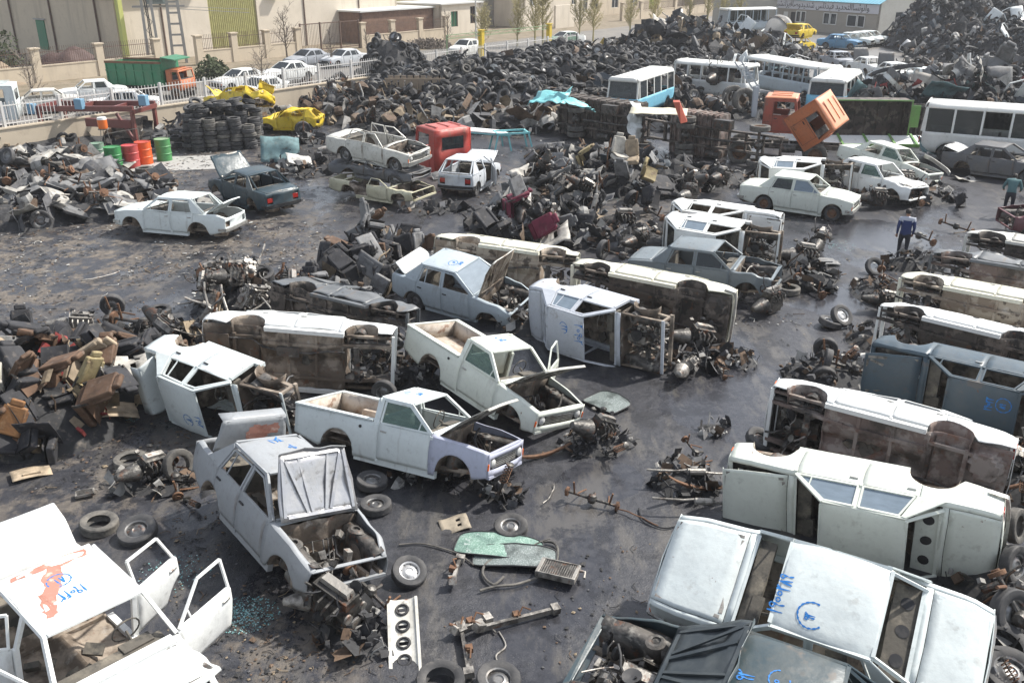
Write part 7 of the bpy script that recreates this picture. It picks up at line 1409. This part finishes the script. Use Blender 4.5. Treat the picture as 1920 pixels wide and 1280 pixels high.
# ---------- litter over the yard ----------
def litter():
    R=random.Random(99); mb=MB(); c=0
    while c<11000:
        y=7+R.random()**1.6*52; hw=y*.62; x=R.uniform(-hw,hw)
        d=(.25 if (x<-y*.2 and y>16) else 0)+noise.noise(Vector((x*.35,y*.35,5)))+.35*noise.noise(Vector((x*1.4,y*1.4,8)))+(.18 if x<-y*.22 else -.12)
        if d<R.uniform(.02,.45) or (y<22 and x>-y*.25 and R.random()<.75): continue
        c+=1; s=R.uniform(.005,.022)*(1+y/16)*(1.8 if R.random()<.04 else 1); mi=R.choice((0,0,0,3,3,1,0,3,4,0,1) if y<22 else (0,0,3,3,1,1,0,4,0,6,2)); a=R.uniform(0,6.3); k=R.random()
        if k<.2: mb.tube([(x,y,.012),(x+math.cos(a)*s*3,y+math.sin(a)*s*3,.02+s*.3),(x+math.cos(a+.5)*s*6,y+math.sin(a+.5)*s*6,.012)],s*.12+.002,4,mi)
        else: mb.add([(x+s*math.cos(a+q*1.57)*R.uniform(.6,1.2),y+s*math.sin(a+q*1.57)*R.uniform(.6,1.2),.006+s*R.uniform(.1,.5)) for q in range(4)]+[(x,y,.004+s*.6)],[(0,1,4),(1,2,4),(2,3,4),(3,0,4)],mi)
    o=mb.build('litter',MM,smooth=0); tag(o,'small scraps, chips and dirt strewn over the yard','debris',None,'stuff')
    mb=MB()
    for (cx,cy),rr,n in (((-3.95,10.74),.42,700),((-2.28,16.76),.35,200),((-8.20,16.87),.30,240),((10.71,29.15),.7,240),((3.61,35.46),.9,160),((-5.30,11.71),.5,200)):
        for i in range(n):
            a=R.uniform(0,6.3); q=rr*R.random()**.7; x,y=cx+q*math.cos(a)*1.2,cy+q*math.sin(a); s=R.uniform(.006,.02)
            mb.add([(x+s*math.cos(a+t),y+s*math.sin(a+t),.006+R.uniform(0,.012)) for t in (0,2,4)],[(0,1,2)],0)
    o=mb.build('glass_shards',mat('teal glass crumbs',(.16,.36,.36),.15,layers=[((.5,.6,.6),30,.5,.6,.8)]),smooth=0); tag(o,'heaps of teal broken glass crumbs on the ground','glass crumbs',None,'stuff')
litter()
# ---------- people ----------
M_SKIN=mat('c_skin',(.33,.19,.13),.6); M_HAIR=mat('c_dark hair',(.02,.016,.014),.7); M_SHOE=mat('c_black shoes',(.02,.02,.02),.5); M_JB=mat('c_navy jacket',(.02,.035,.12),.8,bump=(20,.3,.01)); M_JW=mat('c_pale yoke',(.42,.44,.50),.8); M_TR=mat('c_black trousers',(.02,.022,.03),.85,bump=(20,.3,.01)); M_JT=mat('c_teal jacket',(.06,.13,.14),.8,layers=[((.10,.18,.18),5,.45,.65,.6)],bump=(14,.4,.01))
def person(label,p,rz,J,rad_,matf,mats):
    r=empty('person',(p[0],p[1],0),(0,0,rz)); tag(r,label,'person')
    ed=[('pel','sp'),('sp','ch'),('ch','nk'),('nk','hb'),('hb','hd'),('hd','ht'),('hd','ns')]
    for s in 'LR': ed+=[('ch','sh'+s),('sh'+s,'el'+s),('el'+s,'wr'+s),('wr'+s,'pm'+s),('pel','hp'+s),('hp'+s,'kn'+s),('kn'+s,'an'+s),('an'+s,'toe'+s)]
    names=list(J); vs=[J[n] for n in names]; ix={n:i for i,n in enumerate(names)}; E=[(ix[a],ix[b]) for a,b in ed]; rr=[rad_[n.rstrip('LR') if n[-1] in 'LR' else n] for n in names]
    for s in 'LR':
        pm=Vector(J['pm'+s]); wr=Vector(J['wr'+s]); d=(pm-wr).normalized(); side=Vector((0,1,0)).cross(d); side=Vector((0,.9,.1)) if side.length<.1 else Vector((0,1,0))
        for k in range(5):
            if k<4: b=pm+side*(k-1.5)*.018; L=(.062,.072,.068,.052)[k]; e1=b+d*L*.5; e2=e1+(d+Vector((0,0,0))*.3+Vector((-.25 if s=='R' else .25,0,0))).normalized()*L*.5
            else: b=wr+d*.03+side*.035; e1=b+(d+side*.8).normalized()*.03; e2=e1+d*.028
            o=len(vs); vs+= [tuple(e1),tuple(e2)]; rr+=[.0095,.008]; E+=[(ix['pm'+s],o),(o,o+1)]
    me=bpy.data.meshes.new('body'); me.from_pydata(vs,E,[]); o=bpy.data.objects.new('body',me); COL.objects.link(o)
    m=o.modifiers.new('k','SKIN'); 
    for i,v in enumerate(me.skin_vertices[0].data):
        q=rr[i]; v.radius=(q,q) if not isinstance(q,tuple) else q; v.use_root=(i==ix['pel'])
    m.use_smooth_shade=True; m2=o.modifiers.new('u','SUBSURF'); m2.levels=2; m2.render_levels=2
    bpy.context.view_layer.update(); dg=bpy.context.evaluated_depsgraph_get(); me2=bpy.data.meshes.new_from_object(o.evaluated_get(dg)); bpy.data.objects.remove(o)
    for mm in mats: me2.materials.append(mm)
    for f in me2.polygons: f.material_index=matf(f.center); f.use_smooth=True
    o=bpy.data.objects.new('body',me2); COL.objects.link(o); o.parent=r
    h=MB(); hc=(Vector(J['hd'])+Vector(J['ht']))/2; h.lathe([(.10,-.03),(.108,.02),(.10,.07),(.06,.11),(0,.125)],14,0,Matrix.Translation(hc+Vector((-.012,0,-.005)))@Matrix.Diagonal((1.05,.86,1,1))); h.build('hair',M_HAIR,r); return r
RD=dict(pel=(.145,.11),sp=(.135,.10),ch=(.16,.115),nk=.055,hb=.06,hd=(.082,.09),ht=.07,ns=.016,sh=.075,el=.048,wr=.032,pm=(.036,.02),hp=.095,kn=.062,an=.044,toe=.04)
J1=dict(pel=(0,0,.93),sp=(.01,0,1.10),ch=(.03,0,1.30),nk=(.06,0,1.45),hb=(.08,0,1.50),hd=(.10,0,1.56),ht=(.115,0,1.63),ns=(.20,0,1.55),shL=(.03,.19,1.39),shR=(.03,-.19,1.39),elL=(-.05,.235,1.13),elR=(.0,-.235,1.12),wrL=(.05,.235,.89),wrR=(.13,-.225,.90),pmL=(.08,.23,.82),pmR=(.17,-.215,.84),hpL=(0,.10,.86),hpR=(0,-.10,.86),knL=(.20,.10,.50),knR=(-.02,-.10,.49),anL=(.12,.10,.08),anR=(-.26,-.10,.14),toeL=(.28,.11,.04),toeR=(-.12,-.11,.05))
def mf1(c):
    if c.z<.11 : return 3
    if c.z<.92 and abs(c.y)<.19: return 2
    if c.z>1.475: return 0
    if c.z<.90 and abs(c.y)>.19: return 0
    if c.z>1.33: return 4
    return 1
person('man walking away along the wet aisle in navy jacket with pale shoulders',(12.30,27.39),rad(70),J1,RD,mf1,[M_SKIN,M_JB,M_TR,M_SHOE,M_JW])
J2=dict(J1); J2.update(sp=(.04,0,1.10),ch=(.16,0,1.27),nk=(.27,0,1.38),hb=(.32,0,1.40),hd=(.37,0,1.43),ht=(.42,0,1.48),ns=(.46,0,1.39),shL=(.17,.20,1.34),shR=(.17,-.20,1.34),elL=(.16,.30,1.08),elR=(.16,-.30,1.08),wrL=(.36,.27,.95),wrR=(.36,-.27,.95),pmL=(.43,.26,.92),pmR=(.43,-.26,.92),knL=(.06,.11,.49),knR=(.02,-.11,.49),anL=(0,.12,.08),anR=(-.02,-.12,.08),toeL=(.15,.13,.04),toeR=(.13,-.13,.04))
def mf2(c):
    if c.z<.11: return 3
    if c.z<.95 and abs(c.y)<.22 and c.x<.3: return 2
    if c.x>.27 and c.z>1.36: return 0
    if c.z<.96 and abs(c.y)>.2: return 0
    return 1
person('man in teal grey jacket bending forward behind the maroon car',(18.26,32.61),rad(60),J2,RD,mf2,[M_SKIN,M_JT,M_TR,M_SHOE])
# the prototypes themselves are not part of the yard
def wipe(o):
    for c in KIDS.get(o.name,[]): wipe(c)
    bpy.data.objects.remove(o)
for o in list(SP.values()): wipe(o)

# ---------- dusty air ----------
hz=MB(); hz.box((0,140,14),(470,330,30.2),0)
m=bpy.data.materials.new('dusty air'); m.use_nodes=True; m.node_tree.nodes.clear(); vo=m.node_tree.nodes.new('ShaderNodeVolumePrincipled'); ou=m.node_tree.nodes.new('ShaderNodeOutputMaterial')
vo.inputs['Color'].default_value=(.93,.94,.97,1); vo.inputs['Density'].default_value=.0005; vo.inputs['Anisotropy'].default_value=.2; m.node_tree.links.new(vo.outputs[0],ou.inputs['Volume'])
o=hz.build('haze',m,smooth=0); o['kind']='stuff'; tag(o,'thin dusty haze over the yard')
